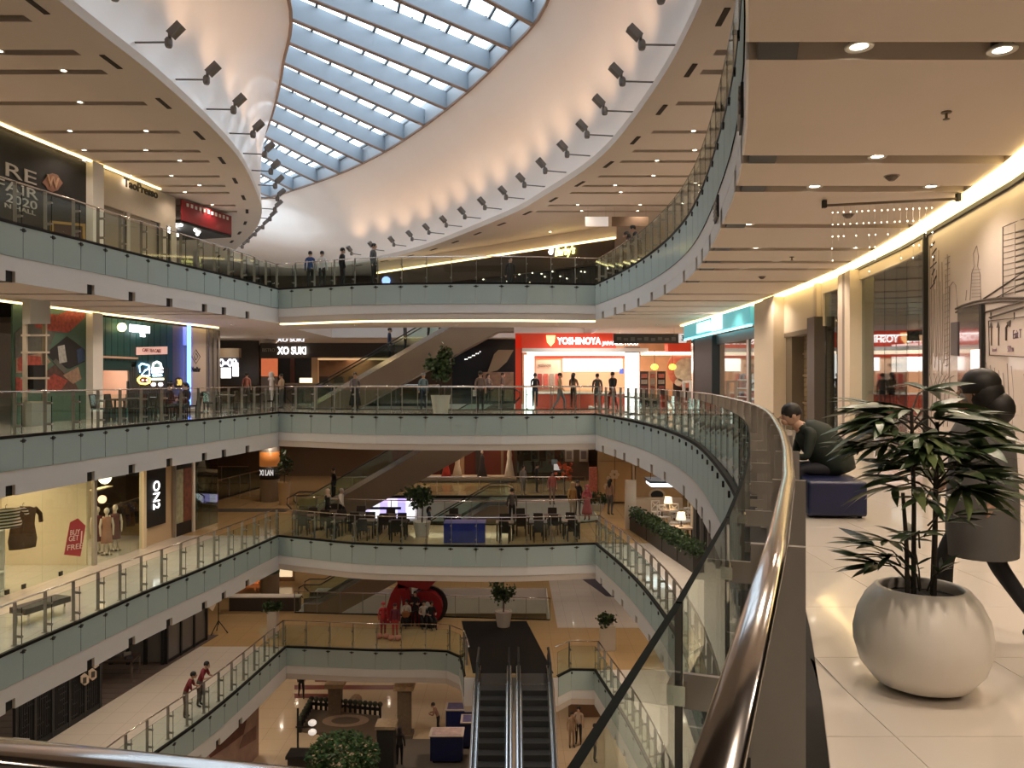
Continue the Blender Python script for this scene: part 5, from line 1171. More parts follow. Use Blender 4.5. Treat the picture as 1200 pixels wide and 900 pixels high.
RWALL.poly('door_leaf',[(1129,362),(1157,358),(1157,560),(1129,540)],M('door_glass',(.045,.04,.035),.08,coat=.5),dr,out=.045,t=.03); RWALL.poly('door_edge',[(1156,357),(1159,357),(1159,562),(1156,560)],BLACK,dr,out=.05,t=.04); RWALL.poly('glow_panel',[(1146,410),(1157,409),(1157,433),(1146,433)],M('door_glow',(1,.75,.7),emit=1.6,ecol=(1,.72,.66)),dr,out=.08,t=.01); RWALL.poly('handle_plate',[(1122,378),(1130,377),(1130,417),(1122,416)],M('plate_dark',(.10,.09,.1),.4),dr,out=.07,t=.02)
# dark reveal under the cove light
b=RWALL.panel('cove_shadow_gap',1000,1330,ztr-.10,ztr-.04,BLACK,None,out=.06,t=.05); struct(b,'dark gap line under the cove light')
# ceiling fittings over the corridor
def sprinkler(px,py,z,lab): 
    p=U(px,py,z); t=thing('sprinkler',lab,'sprinkler',p,group='ceiling sprinklers'); B().lathe([(.045,0),(.045,-.012),(.012,-.015),(.012,-.06),(.03,-.065),(.03,-.07)],p,10).build('body',M('brass_dark',(.12,.09,.06),.4,.6),t)
zq=Z4-1.47
sprinkler(1109,131,zq,'small sprinkler head in the ceiling before the cove light'); sprinkler(928,301,zq,'small sprinkler head far down the corridor ceiling')
for px,py,lab in ((1045,206,'round dark smoke detector beside the ceiling slot'),(994,251,'round dark detector beside the string light bar'),(893,324,'round dark speaker grille in the corridor ceiling')):
    p=U(px,py,zq); t=thing('smoke_detector',lab,'detector',p); B().lathe([(.07,0),(.075,-.02),(.05,-.045),(.03,-.06)],p,14).build('cap',M('det_brown',(.13,.10,.08),.5),t); B().lathe([(.09,.0),(.09,-.008)],p,14).build('base',M('det_base',(.3,.25,.2),.5),t)
sl=thing('string_light_bar','ceiling bar with hanging strings of tiny fairy lights','string lights',U(1045,236,zq-.06))
a=U(966,241,zq-.08); c=U(1123,233,zq-.08); B().bar(a,c,.035,.03).build('bar',M('bar_brown',(.16,.12,.09),.4),sl); 
for q in (a,c): B().box(q+V((0,0,.02)),(.05,.06,.1)).build('end_bracket',BLACK,sl)
FAIRY=M('fairy',(1,.9,.75),emit=6,ecol=(1,.86,.68)); rr=random.Random(11)
for k in range(17):
    q=a.lerp(c,.06+.8*k/17); n_=rr.randint(2,6); L=.16*n_
    B().cyl(q,q+V((0,0,-L)),.0015,n=4).build('string',M('string_clear',(.4,.35,.3),.4),sl)
    for j in range(n_): B().ball(q+V((rr.uniform(-.01,.01),0,-.1-.16*j)),.008,6).build('bulb',FAIRY,sl)
for y,z_ in ((8.3,4.05),(13.2,4.05)):
    x=interp(GR,y); d=(V((interp(GR,y+.3),y+.3,0))-V((interp(GR,y-.3),y-.3,0))).normalized(); nn=V((-d.y,d.x,0)); t=thing('air_grille',['small air grille on the white fascia over the handrail','small air grille on the white fascia toward the far rim'][y>9],'vent',(x,y,z_)); p=V((x,y,0))+nn*.04
    B().vwall(p-d*.3,p+d*.3,z_,z_+.36,.03).build('frame',DARKM,t)
    for k in range(5): B().vwall(p-d*.28+nn*.02,p+d*.28+nn*.02,z_+.04+k*.065,z_+.07+k*.065,.03).build('louvre',M('louvre',(.30,.27,.24),.4),t)
# ================================================================== tiles of the near corridor
inner=[ (r+(r-g)*.75) for r,g in zip(*SIDES[0])]; innp=[(p.x,p.y) for p in inner]
ft=thing('floor','large square cream floor tiles of the near corridor',None,(0,0,0),kind='structure')
B().prism(innp+[(8.6,innp[-1][1]),(8.6,-2),(innp[0][0],-2)],0,.0015).build('grout_bed',GROUT,ft)
TS=.9; cnt=0
for j in range(-2,34):
    for i in range(-1,9):
        x0=.62+i*TS; x1=x0+TS-.004; y0=.46+j*TS; y1=y0+TS-.004
        ys=[y0,(y0+y1)/2,y1]; xs_=[max(x0,interp(innp,y)+.003) if y>innp[0][1] else max(x0,innp[0][0]) for y in ys]
        xr=[min(x1,interp(RW,y)-.05) for y in ys]
        if max(b-a for a,b in zip(xs_,xr))<.02 or cnt>=298: continue
        xs_=[min(a,b-.001) for a,b in zip(xs_,xr)]
        B().prism([(a,y) for a,y in zip(xs_,ys)]+[(a,y) for a,y in zip(xr,ys)][::-1],.0015,.006).build('tile',FLOORN,ft); cnt+=1
# ================================================================== planter with fan palm
pc_=U(1080,806,.006); PLW=M('planter_white',(.78,.73,.66),.35,noise=.06,nscale=5,coat=.3)
pt=thing('potted_palm','fan palm in a big round off-white planter beside the handrail','plant',pc_)
B().lathe([(.0,.0),(.12,.0),(.22,.035),(.285,.11),(.315,.2),(.318,.26),(.30,.34),(.26,.415),(.215,.462),(.198,.468),(.186,.46),(.188,.44),(.20,.40)],n=48,cap=False).build('planter',PLW,pt,local=True,smooth=True)
pt.scale=(.92,.92,1.0)
B().lathe([(.001,.418),(.19,.415)],n=24,cap=False).build('soil',M('soil',(.02,.016,.012),.9,bump=.8,bscale=60),pt,local=True)
LEAFS=[M('palm_leaf_a',(.028,.055,.022),.38,noise=.3,nscale=6,spec=.6),M('palm_leaf_b',(.05,.085,.03),.38,noise=.3,nscale=6,spec=.6),M('palm_leaf_c',(.10,.13,.045),.4,noise=.3,nscale=6)]
STEM=M('palm_stem',(.035,.028,.018),.7,noise=.3,nscale=30)
def leaf_mesh(m,L=1.0,wd=.17,droop=.25):
    b=B(); seg=7
    for i in range(seg+1):
        t=i/seg; w=wd/2*(math.sin(PI*min(1,t*.93+.09))**.7)*(1 if t<.75 else (1-(t-.75)*1.6)); z=-droop*t*t*L; b.v+= [(-w,t*L,z),(0,t*L,z-.022*L*(1-t)),(w,t*L,z)]
    for i in range(seg):
        a=i*3; b.f+=[(a,a+1,a+4,a+3),(a+1,a+2,a+5,a+4)]; b.m+=[0,0]
    me=b.mesh('leaf',smooth=True); me.materials.append(m); return me
LM=[leaf_mesh(m,1,.19+.02*k,.18+.14*k) for k,m in enumerate(LEAFS)]
from mathutils import Euler
def frond(parent, base, d, reach, n, L, rng, tilt=0, mi=None):
    """a petiole from base along d, then a fan of n leaflets"""
    d=V(d).normalized(); tip=V(base)+d*reach+V((0,0,-.05*reach)); mid=V(base).lerp(tip,.5)+V((0,0,.03))
    pe_=B().tube([base,mid,tip],[.005,.004,.003],5).build('petiole',STEM,parent,local=True)
    yaw=math.atan2(d.y,d.x); 
    for k in range(n):
        a=(k-(n-1)/2)*(2.1/max(1,n-1))*(1+.1*rng.uniform(-1,1)); ll=L*(1-.28*abs(a)/1.2)*rng.uniform(.85,1.1)
        ob=bpy.data.objects.new('leaf',LM[rng.choice([0,0,0,1,1,2]) if mi is None else mi]); COL.objects.link(ob); ob.parent=pe_; ob.location=tip
        pitch=rng.uniform(-.25,.2)+.45*d.z+tilt
        ob.rotation_euler=Euler((pitch,rng.uniform(-.5,.5),yaw-PI/2+a),'XYZ'); ob.scale=(ll*.95,ll,ll)
rng=random.Random(21)
canes=[((-.03,.02),.88),((.05,-.02),.82),((-.09,-.04),.50),((.08,.05),.72)]
for (x,y),h in canes:
    B().tube([(x,y,.40),(x*1.1+.005,y,.40+h*.5),(x*1.3,y*1.2,.40+h)],[.013,.011,.009],8).build('cane',STEM,pt,local=True)
for i in range(38):
    (x,y),h=canes[[0,1,3][i%3]]; a=i*2.4+rng.uniform(-.3,.3); hz=.40+h*rng.uniform(.62,1.0)
    up=rng.uniform(-.05,.75); frond(pt,(x*1.2,y*1.2,hz),(math.cos(a),math.sin(a)*.9,up),rng.uniform(.10,.26),rng.randint(6,9),rng.uniform(.24,.36),rng,tilt=-.05)
for i in range(14):
    (x,y),h=canes[[0,1,3][i%3]]; a=i*2.4+.7; frond(pt,(x*1.2,y*1.2,.40+h*rng.uniform(.6,.85)),(math.cos(a),math.sin(a)*.9,rng.uniform(-.1,.3)),rng.uniform(.14,.24),rng.randint(5,7),rng.uniform(.2,.28),rng,tilt=.05)
for i in range(9):
    a=[PI,2.6,3.5,4.2,.2,5.4,2.9,3.3,1.2][i]; frond(pt,(-.09+.02*(i%6),-.04,.50+.05*(i%6)),(math.cos(a),math.sin(a),.6),.2 if i<4 else .14,rng.randint(5,7),rng.uniform(.2,.28),rng,mi=0)
for i in range(5):
    a=i*1.3; frond(pt,(.03*math.cos(a),.03*math.sin(a),.45),(math.cos(a)*.5,math.sin(a)*.5,.8),.12,4,.13,rng,tilt=.3,mi=0)
# ================================================================== ottoman
c0=[U(947,608,.006),U(1015,609,.006)]; zt_=.385
f0=U(947,608,.006); f1=U(1015,609,.006); bk0=U(932,550,zt_); bk1=U(978,549,zt_)
ot=thing('ottoman','dark blue leather cube seat with a person sitting on it','seat',(f0+f1)/2); BL=M('blue_leather',(.008,.012,.055),.38,bump=.08,bscale=90,coat=.1)
q=[(f0.x,f0.y),(f1.x+.02,f1.y),(bk1.x,9.35),(bk0.x-.02,9.35)]
bb=B().prism(q,.03,zt_); ob=bb.build('cushion_body',BL,ot)
m_=ob.modifiers.new('b','BEVEL'); m_.width=.035; m_.segments=4; m_.limit_method='ANGLE'
cx_=sum(p[0] for p in q)/4; cy_=sum(p[1] for p in q)/4
for p in q: B().cyl((cx_+(p[0]-cx_)*.82,cy_+(p[1]-cy_)*.82,.006),(cx_+(p[0]-cx_)*.82,cy_+(p[1]-cy_)*.82,.035),.025,n=10).build('foot',BLACK,ot)
# ================================================================== dining level: cafe on the right
def foliage(rng,c,sx,sy,sz,n,size,mats=None,name='foliage',parent=None,box=False):
    b=B(); lob=[V((rng.uniform(-.62,.62),rng.uniform(-.5,.5),rng.uniform(-.6,.6))) for _ in range(8)]
    for k in range(n):
        while True:
            p=V((rng.uniform(-1,1),rng.uniform(-1,1),rng.uniform(-1,1)))
            if p.length<1: break
        p=lob[k%8]+p*(.34+.14*(k%3))
        p=V((p.x*sx,p.y*sy,p.z*sz))+V(c); r=Euler((rng.uniform(0,6),rng.uniform(0,6),rng.uniform(0,6))).to_matrix(); s=size*rng.uniform(.6,1.3); b.mat(rng.randint(0,1))
        b.quad(*[p+r@V(v)*s for v in ((-.4,0,0),(0,-.5,.06),(.4,0,0),(0,.6,.05))])
    o=b.build(name,mats or [M('leaf_dark',(.022,.05,.018),.5),M('leaf_mid',(.05,.095,.03),.5)],parent); o['kind']='stuff'; return o
def potted_tree(base,h,potr,poth,lab,crown,trunk=True,potm=None,n=500,leaf=.14,square=False):
    t=thing('potted_tree',lab,'plant',base); base=V(base); pm=potm or M('pot_white',(.68,.62,.55),.5)
    if square: B().box(base+V((0,0,poth/2)),(potr*2,potr*2,poth)).build('pot',pm,t)
    else: B().lathe([(potr*.72,0),(potr,poth),(potr*.88,poth),(potr*.85,poth-.05)],base,20).build('pot',pm,t,smooth=False)
    if trunk: B().tube([base+V((0,0,poth-.05)),base+V((.04,0,h*.6)),base+V((0,0,h-crown[2]*.5))],[.035,.03,.02],6).build('trunk',DK,t)
    foliage(random.Random(int(h*100)+n),base+V((0,0,h-crown[2])),crown[0],crown[1],crown[2],n,leaf,parent=t); return t
hp=[U(737,621,Z2),U(757,634,Z2),U(775,647,Z2),U(793,659,Z2),U(812,672,Z2)]
hdl=['next to the cream screen','second from the cream screen','beside the lower table lamp','nearest to the cafe guests']
for i in range(4):
    a,c=hp[i],hp[i+1]; t=thing('hedge_planter','black planter box with clipped hedge '+hdl[i],'planter',(a+c)/2); n_=V((c.y-a.y,-(c.x-a.x),0)).normalized()*-.22
    if n_.x<0: n_=-n_
    B().vwall(a+(c-a)*.02+n_,c-(c-a)*.02+n_,Z2,Z2+.6,.4).build('box',M('planter_black',(.025,.022,.02),.5),t); m=(a+c)/2+n_+V((0,0,.82))
    b=B(); rg=random.Random(i)
    for k in range(700):
        q_=a.lerp(c,rg.random())+n_+V((rg.uniform(-.25,.25),rg.uniform(-.1,.1),rg.uniform(.5,1.05))); r=Euler((rg.uniform(0,6),rg.uniform(0,6),rg.uniform(0,6))).to_matrix(); b.mat(rg.randint(0,1)); b.quad(*[q_+r@V(v)*.11 for v in ((-.4,0,0),(0,-.5,.06),(.4,0,0),(0,.6,.05))])
    b.build('foliage',[M('leaf_dark',(.022,.05,.018)),M('leaf_mid',(.05,.095,.03))],t)['kind']='stuff'
def lattice_chair(p,rz,lab):
    t=thing('lattice_chair',lab,'chair',p,rz,'white chairs of the cafe'); m=M('chair_white',(.72,.66,.58),.5)
    B().box((0,0,.45),(.46,.46,.05)).build('seat',m,t,local=True)
    for x in (-.2,.2):
        B().box((x,-.2,.22),(.04,.04,.44)).build('leg',m,t,local=True); B().box((x,.2,.48),(.04,.04,.96)).build('leg',m,t,local=True)
    B().box((0,.2,.95),(.44,.04,.05)).build('top_rail',m,t,local=True); B().box((0,.2,.55),(.4,.04,.04)).build('lower_rail',m,t,local=True)
    for a,b in (((-.19,.57),(.19,.93)),((.19,.57),(-.19,.93))): B().bar((a[0],.2,a[1]),(b[0],.2,b[1]),.03,.03).build('lattice_bar',m,t,local=True)
    for s in (-1,1): B().tube([(s*.17,.2,.57),(s*.06,.2,.75),(s*.17,.2,.93)],.014,5).build('lattice_curve',m,t,local=True)
for i,(px,py) in enumerate(((764,618),(776,616),(778,626),(789,624),(793,622),(808,641),(757,612),(800,612))): lattice_chair(U(px,py,Z2)+V((.55,.2,0)),[.3,-.4,2.6,.5,-.3,2.9,.2,.1][i],'white lattice back chair behind the hedge planters')
for px,py,lab in ((773,617,'white shaded lamp on the cafe table near the cream screen'),(805,640,'white shaded lamp on the cafe table near the seated guest')):
    p=U(px,py,Z2)+V((.45,.3,0))+(V((-.62,0,0)) if px>790 else V((0,0,0))); table(p,.8,.8,.74,M('cafe_top',(.4,.32,.25),.4),DARKM,'square cafe table under the '+lab.split(' on ')[0]+(' beside the screen' if px<790 else ' beside the guest'),nm='cafe_table')
    t=thing('table_lamp',lab,'lamp',p+V((0,0,.74))); q_=p+V((0,0,.74)); B().lathe([(.09,0),(.09,.02),(.02,.04),(.02,.3)],q_,10).build('base',BLACK,t); B().lathe([(.2,.28),(.15,.56)],q_,16,cap=False).build('shade',M('shade_glow',(1,.85,.62),emit=1.5,ecol=(1,.80,.55)),t); lamp('POINT',q_+V((0,0,.42)),8,(1,.8,.55),.08)
T(B().box(U(738,622,Z2)+V((.1,.5,1.1)),(.5,.12,2.2)).build('screen_panel',M('screen_cream',(.62,.5,.37),.5)),'cream screen panel at the end of the hedge planters','screen')
CF=M('cafe_tan',(.48,.31,.15),.6,noise=.05)
cf=thing('cafe_counter','tan cafe wall with a black oval emblem','shop',(X(775,39),39,Z2)); fbox2('wall_board',745,800,Z2,Z3-1.5,39.5,CF,cf); disc(770,580,.32,39.3,M('oval_cream',(.6,.48,.33),.5),cf,'emblem_plate',.03,20,1.3); disc(770,580,.22,39.22,BLACK,cf,'emblem_oval',.03,20,1.4)
fbox2('counter',744,800,Z2,Z2+1.0,38.2,M('cafe_counter_front',(.5,.4,.3),.5),cf,.5)
t=thing('ceiling_light_box','cool white glowing ceiling light box over the cafe','light',W(773,568,35)); p=W(773,566,35); B().box(p,(.95,1.4,.16)).build('lens',M('cool_glow',(.85,.95,1),emit=4,ecol=(.85,.95,1)),t); B().box(p+V((0,0,.12)),(1.1,1.5,.1)).build('housing',M('housing_blue',(.12,.17,.25),.5),t)
for dx in (-.4,.4): B().cyl(p+V((dx,0,.15)),V((p.x+dx,p.y,Z3-1.47)),.012,n=5).build('hanger',BLACK,t)
struct(B().box((U(817,636,Z2).x,U(817,636,Z2).y,(Z2+Z3-1.5)/2),(.45,.45,H-1.5)).build('wall_pillar',fp),'cream pillar of the cafe')
dw=thing('dark_window_wall','dark window wall with upright mullions beside the cafe pillar','shop',(7.6,28,Z2)); a=V((7.0,31.5,0)); c=V((7.4,20,0)); B().vwall(a+V((.3,0,0)),c+V((.3,0,0)),Z2,Z3-1.5,.05).build('glass_sheet',M('window_dark',(.02,.02,.022),.1),dw)
for k in range(12): q_=a.lerp(c,k/11); B().box((q_.x+.2,q_.y,(Z2+Z3-1.5)/2),(.12,.16,H-1.5)).build('mullion',M('mullion_grey',(.12,.11,.1),.5),dw)
# ================================================================== dining level: tables along the balustrade
RAT=M('dark_rattan',(.026,.019,.015),.6,noise=.3,nscale=30)
def dining_chair(p,rz,lab,src=[None]):
    if src[0] is None:
        t=thing('dining_chair',lab,'chair',p,rz,'dining chairs along the balustrade'); 
        B().box((0,0,.44),(.44,.44,.05)).build('seat',RAT,t,local=True)
        for x in (-.19,.19):
            for y in (-.19,.19): B().box((x,y,.21),(.04,.04,.42)).build('leg',RAT,t,local=True)
        b=B().add([(-.21,.19,.46),(.21,.19,.46),(.2,.27,.92),(-.2,.27,.92),(-.21,.23,.46),(.21,.23,.46),(.2,.31,.92),(-.2,.31,.92)],[(0,1,2,3),(7,6,5,4),(0,4,5,1),(1,5,6,2),(2,6,7,3),(3,7,4,0)]); b.build('backrest',RAT,t,local=True); src[0]=t; return t
    return inst(src[0],p,rz,None,lab)
TBL=M('table_dark',(.06,.045,.035),.4); TBP=M('table_pale',(.16,.12,.085),.4)
near_f=lambda x: interp([(q.y,q.x) for q in GF][::-1],x) if False else None
def edgeY(x):
    for a,b in zip(GF,GF[1:]):
        if (a.x-x)*(b.x-x)<=0 and a.x!=b.x: return a.y+(b.y-a.y)*(x-a.x)/(b.x-a.x)
    return 33
xs_t=[-9.0,-7.6,-6.2,-4.8,-.3,1.1,2.5]
spot=['beside the corner post','second along from the corner post','between the strolling couple and the glass','beside the potted fig','next to the blue reflection box','second from the blue reflection box','at the end of the dining row']
for i,x in enumerate(xs_t):
    y=edgeY(x)+1.3; table((x,y,Z2),.75,.75,.74,TBL if i%2 else TBP,DARKM,'small dining table '+spot[i],'dining tables along the balustrade',nm='dining_table')
    for dx,dy,r in ((0,-.62,PI),(0,.66,0)): dining_chair((x+dx,y+dy,Z2),r+random.uniform(-.15,.15),'dark rattan chair at the table '+spot[i])
for i,x in enumerate([-8.3,-6.9,-5.5,-2.6,.4,1.8]):
    y=edgeY(x)+2.75; nm=['behind the corner post','in the second line near the strolling couple','in the second line before the LED display','in the second line behind the potted fig','in the second line behind the blue reflection box','in the second line at the end of the row'][i]
    table((x,y,Z2),.75,.75,.74,TBL,DARKM,'small dining table '+nm,'dining tables along the balustrade',nm='dining_table')
    for dx,dy,r in ((0,-.6,PI),(0,.64,0)): dining_chair((x+dx,y+dy,Z2),r+random.uniform(-.15,.15),'dark rattan chair at the table '+nm)
bt=thing('reflection_box','glossy deep blue box added for a screen reflection in the balustrade','table',(-1.95,edgeY(-2)+.9,Z2)); x,y=-1.95,edgeY(-2)+.9  # blue box added in place of a screen's reflection in the glass
B().box((x,y,Z2+.4),(1.7,.85,.8)).build('cloth',M('reflection_blue',(.02,.035,.30),.25,noise=.5,nscale=4,coat=.5),bt); B().box((x,y,Z2+.81),(1.72,.87,.03)).build('reflection_top',M('reflection_blue_top',(.10,.10,.38),.3),bt)
potted_tree(U(491,634,Z2)+V((0,1.1,0)),2.15,.38,.62,'bushy potted fig tree in a white tub by the dining tables',(.75,.6,.55),n=650)
potted_tree(U(514,485,Z3)+V((0,.9,0)),2.85,.42,.75,'bushy potted palm in a white tub by the far handrail',(.68,.55,.75),n=800,leaf=.17)
potted_tree(V((X(333,43),43,Z2)),3.0,.35,1.2,'tall potted plant in a tan pot behind the banded column',(.45,.4,.8),n=300,potm=M('pot_tan',(.55,.4,.22),.5))
potted_tree(U(703,606,Z2)+V((0,2.0,0)),1.0,.5,.35,'low planter of green shrubs near the tan shop',(.9,.4,.4),trunk=False,n=400)
# ================================================================== level of the red sculpture
potted_tree(U(590,734,Z1),2.6,.42,.75,'potted fig tree in a white tub on the black mat',(.62,.55,.75),n=600)
potted_tree(V((X(320,37.2),37.2,Z1)),1.75,.22,1.25,'leafy plant in a tall white square planter by the corner post',(.5,.45,.35),trunk=False,n=320,square=True)
potted_tree(V((X(712,35.6),35.6,Z1)),1.65,.32,1.1,'leafy plant in a tall white square planter beside the escalators',(.5,.45,.38),trunk=False,n=320,square=True)
mt=[U(541,728,Z1),U(617,728,Z1),V((1.7,32.62,Z1)),V((-1.6,32.62,Z1))]
T(B().prism([(p.x,p.y) for p in mt][::-1],Z1,Z1+.012).build('floor_mat',M('mat_black',(.012,.010,.009),.7,spec=.2)),'long black mat leading to the descending escalators','mat')
struct(B().prism([(2.2,38.6),(20,38.6),(20,54),(2.2,54)],Z1,Z1+.006).build('floor',FLOOR),'cream floor area beyond the tan tiles')
a=U(686,688,Z1); T(B().prism([(5.2,44.2),(9.5,42.2),(9.5,48),(4.2,48)],Z1+.006,Z1+.02).build('rug',M('rug_violet',(.07,.06,.08),.8)),'dark violet rug under the shoe rack','rug')
sr=thing('shoe_rack','dark rack with many rows of pale shoes','rack',(6.2,45.5,Z1+.02)); 
for k in range(7): B().box((6.6,45.8+.12*k,Z1+.1+k*.2),(2.6,.25,.04)).build('shelf',DARKM,sr)
b=B()
for k in range(7):
    for j in range(14): b.box((5.45+j*.18,45.75+.12*k,Z1+.16+k*.2),(.11,.22,.07))
b.build('shoes',M('shoe_pale',(.5,.42,.38),.6),sr)['kind']='stuff'
B().box((6.6,46.9,Z1+.8),(2.7,.1,1.6)).build('back_panel',DARKM,sr)
# red sculpture
sc=thing('red_sculpture','big red sculpture of an arch, a slanted top and a ring','sculpture',U(480,733,Z1)); RS=M('sculpture_red',(.30,.012,.02),.4); Ys=39.2
def slab(pts,Y,t,mat,parent,nm):
    n=len(pts); f=[W(x,y,Y) for x,y in pts]; g=[p+V((0,t,0)) for p in f]
    return B().add(f+g,[tuple(range(n)),tuple(range(2*n-1,n-1,-1))]+[(i,i+n,(i+1)%n+n,(i+1)%n) for i in range(n)]).build(nm,mat,parent)
slab([(464,662),(516,662),(515,677),(500,692),(482,688),(466,690)],Ys,.7,RS,sc,'slanted_top'); slab([(466,684),(478,688),(470,698),(467,716),(467,732),(452,732),(453,712),(458,696)],Ys,.7,RS,sc,'arch_leg'); slab([(470,696),(480,688),(482,732),(474,732)],Ys,.7,RS,sc,'arch_leg')
cR=W(498,713,Ys); n=24; vs=[]
for dy in (0,.6):
    for rad in (.85,.36): vs+=[cR+V((rad*math.cos(i*2*PI/n),dy,rad*math.sin(i*2*PI/n))) for i in range(n)]
fs=[]
for i in range(n): j=(i+1)%n; fs+=[(i,n+i,n+j,j),(2*n+i,2*n+j,3*n+j,3*n+i),(i,j,2*n+j,2*n+i),(n+i,3*n+i,3*n+j,n+j)]
B().add(vs,fs).build('ring',RS,sc); vs2=[]
for dy in (.55,.75):
    for rad in (.95,.2): vs2+=[cR+V((.12+rad*math.cos(i*2*PI/n),dy,rad*math.sin(i*2*PI/n)-.0)) for i in range(n)]
B().add(vs2,fs).build('ring_back',BLACK,sc)
# ================================================================== ground floor garden
gp=M('pillar_bark',(.16,.115,.075),.8,noise=.4,nscale=6,bump=.5)
for px,py,top,lab in ((393,838,802,'short rough garden pillar near the dark fence'),(474,862,805,'tall rough garden pillar beside the grey carpet')):
    p=U(px,py,ZG); hh=(py-top)/F*p.y*1.02; t=thing('garden_pillar',lab,'pillar',p); B().box((p.x,p.y,ZG+hh/2),(.62,.62,hh)).build('shaft',gp,t); B().box((p.x,p.y,ZG+hh),(.95,.85,.2)).build('capital',M('cap_stone',(.42,.30,.18),.8,noise=.4,nscale=8),t); B().box((p.x,p.y,ZG+.08),(.85,.8,.16)).build('base',gp,t)
for x0,x1,y0,y1,lab in ((369,456,796,799,'dark red floor strip behind the pillars'),(345,472,803,808,'long dark red floor strip between the two pillars'),(345,386,813,818,'short dark red floor strip beside the walking man')):
    a,c=U(x0,y1,ZG),U(x1,y0,ZG); T(B().prism([(U(x0,y1,ZG).x,a.y),(U(x1,y1,ZG).x,a.y),(c.x,c.y),(U(x0,y0,ZG).x,c.y)],ZG,ZG+.01).build('floor_strip',M('strip_red',(.16,.03,.02),.5)),lab,'strip')
dk=[U(352,858,ZG),U(440,870,ZG),U(445,842,ZG),U(365,834,ZG)]
T(B().prism([(p.x,p.y) for p in dk],ZG,ZG+.15).build('garden_deck',M('deck_brown',(.13,.095,.065),.7,noise=.1)),'low brown garden deck inside the dark fence','deck')
fe=thing('garden_fence','dark low fence of rounded posts around the garden deck','fence',dk[3])
def fence(a,c,n):
    for k in range(n+1):
        p=a.lerp(c,k/n); B().box((p.x,p.y,ZG+.3),(.12,.12,.6)).build('post',BLACK,fe); B().ball((p.x,p.y,ZG+.68),.14,8).build('finial',M('finial_dark',(.04,.05,.03),.6),fe)
    B().vwall(a,c,ZG+.35,ZG+.5,.06).build('rail',BLACK,fe)
fence(dk[3],dk[2]+V((0,.1,0)),14); fence(dk[3],dk[0],6)
p=U(405,848,ZG); T(B().lathe([(.55,0),(.9,0),(.9,.01),(.55,.01)],(p.x,p.y,ZG+.15),28,1.3,.8,cap=False).build('round_emblem',M('emblem_stone',(.35,.25,.17),.6,noise=.3)),'ring shaped stone emblem on the garden deck','emblem')
lg=thing('log_tunnel','half round log path leading to the garden deck','path',U(412,828,ZG)); B().tube([U(405,838,ZG)+V((0,0,.1)),U(418,822,ZG)+V((0,0,.1))],.32,10).build('log',M('log',(.30,.2,.12),.8,noise=.4,nscale=6),lg)
cpd=[(-7.6,30),(-1.75,30),(-1.75,38.4),(-5.9,38.4)]
T(B().prism(cpd,ZG,ZG+.012).build('floor_carpet',M('carpet_grey',(.14,.115,.09),.9,bump=.2,bscale=200)),'grey brown carpet before the blue display boxes','carpet')
tr=thing('garden_tree','dense green garden tree beside the dark fence','tree',V((X(402,34),33.6,ZG))); c=V((X(402,33.6),33.6,ZG)); B().tube([c,c+V((0,0,1.0))],[.1,.07],8).build('trunk',DK,tr)
b=B(); rg=random.Random(4)
for k in range(2600):
    while True:
        p=V((rg.uniform(-1,1),rg.uniform(-1,1),rg.uniform(-1,1)))
        if .45<p.length<1: break
    q_=c+V((p.x*1.6,p.y*1.1,1.35+p.z*1.15)); r=Euler((rg.uniform(-.8,.8),rg.uniform(-.8,.8),rg.uniform(0,6))).to_matrix(); b.mat(rg.randint(0,1)); b.quad(*[q_+r@V(v)*.17 for v in ((-.4,0,0),(0,-.5,.06),(.4,0,0),(0,.6,.05))])
b.build('foliage',[M('tree_leaf_a',(.03,.085,.02),.5),M('tree_leaf_b',(.07,.15,.035),.5)],tr)['kind']='stuff'
for px,py,w,h,lab in ((452,898,.75,2.1,'dark pedestal with a stone top beside the garden tree'),(350,885,.9,.8,'black planter crate beside the garden deck')):
    p=V((X(px,35),35.2,ZG)); t=thing('garden_pedestal',lab,'pedestal',p); B().box(p+V((0,0,h/2)),(w,.7,h)).build('body',M('ped_dark',(.04,.034,.028),.6),t); B().box(p+V((0,0,h)),(w+.15,.85,.14)).build('top',M('cap_stone',(.42,.30,.18)) if w<.8 else BLACK,t)
for px,py,lab in ((366,847,'small white lantern lamp on the dark fence post'),(366,858,'round white lantern lamp below the fence post')):
    p=U(px,870,ZG); T(B().ball((X(px,37),37,Z(py,37)),.2,10,.7).build('lantern',M('lantern_white',(.8,.76,.7),.5,emit=.6,ecol=(1,.9,.8))),lab,'lantern')
lp=thing('lantern_post','thin black lantern post at the fence corner','post',(X(349,37.5),37.5,ZG)); B().cyl((X(349,37.5),37.5,ZG),(X(349,37.5),37.5,Z(830,37.5)),.05,n=8).build('pole',BLACK,lp); B().box((X(358,37.2),37.2,Z(852,37.2)),(.9,.06,.06)).build('arm',BLACK,lp)
BX=M('box_navy',(.012,.018,.085),.4,noise=.3,nscale=3)
for px,py,lab in ((523,895,'blue display box with a pale printed top standing on the carpet'),(540,862,'blue display box behind the one with the pale top'),(553,878,'blue display box tucked beside the escalator')):
    p=U(px,py,ZG); t=thing('display_box',lab,'display box',p); w=1.45 if px!=553 else 1.0; B().box(p+V((0,.4,.68)),(w,.85,1.1)).build('body',BX,t); B().box(p+V((0,.4,1.25)),(w+.1,.95,.05)).build('rim',M('box_rim',(.5,.42,.36),.5),t); B().box(p+V((0,.4,1.28)),(w-.12,.74,.02)).build('print',M('print_top_%d'%px,(.42,.30,.28) if px==523 else (.10,.09,.22),.5,noise=.5,nscale=5),t)
    for dx in (-.5,.5): B().box(p+V((dx*w*.8,.4,.07)),(.08,.6,.14)).build('foot',BLACK,t)
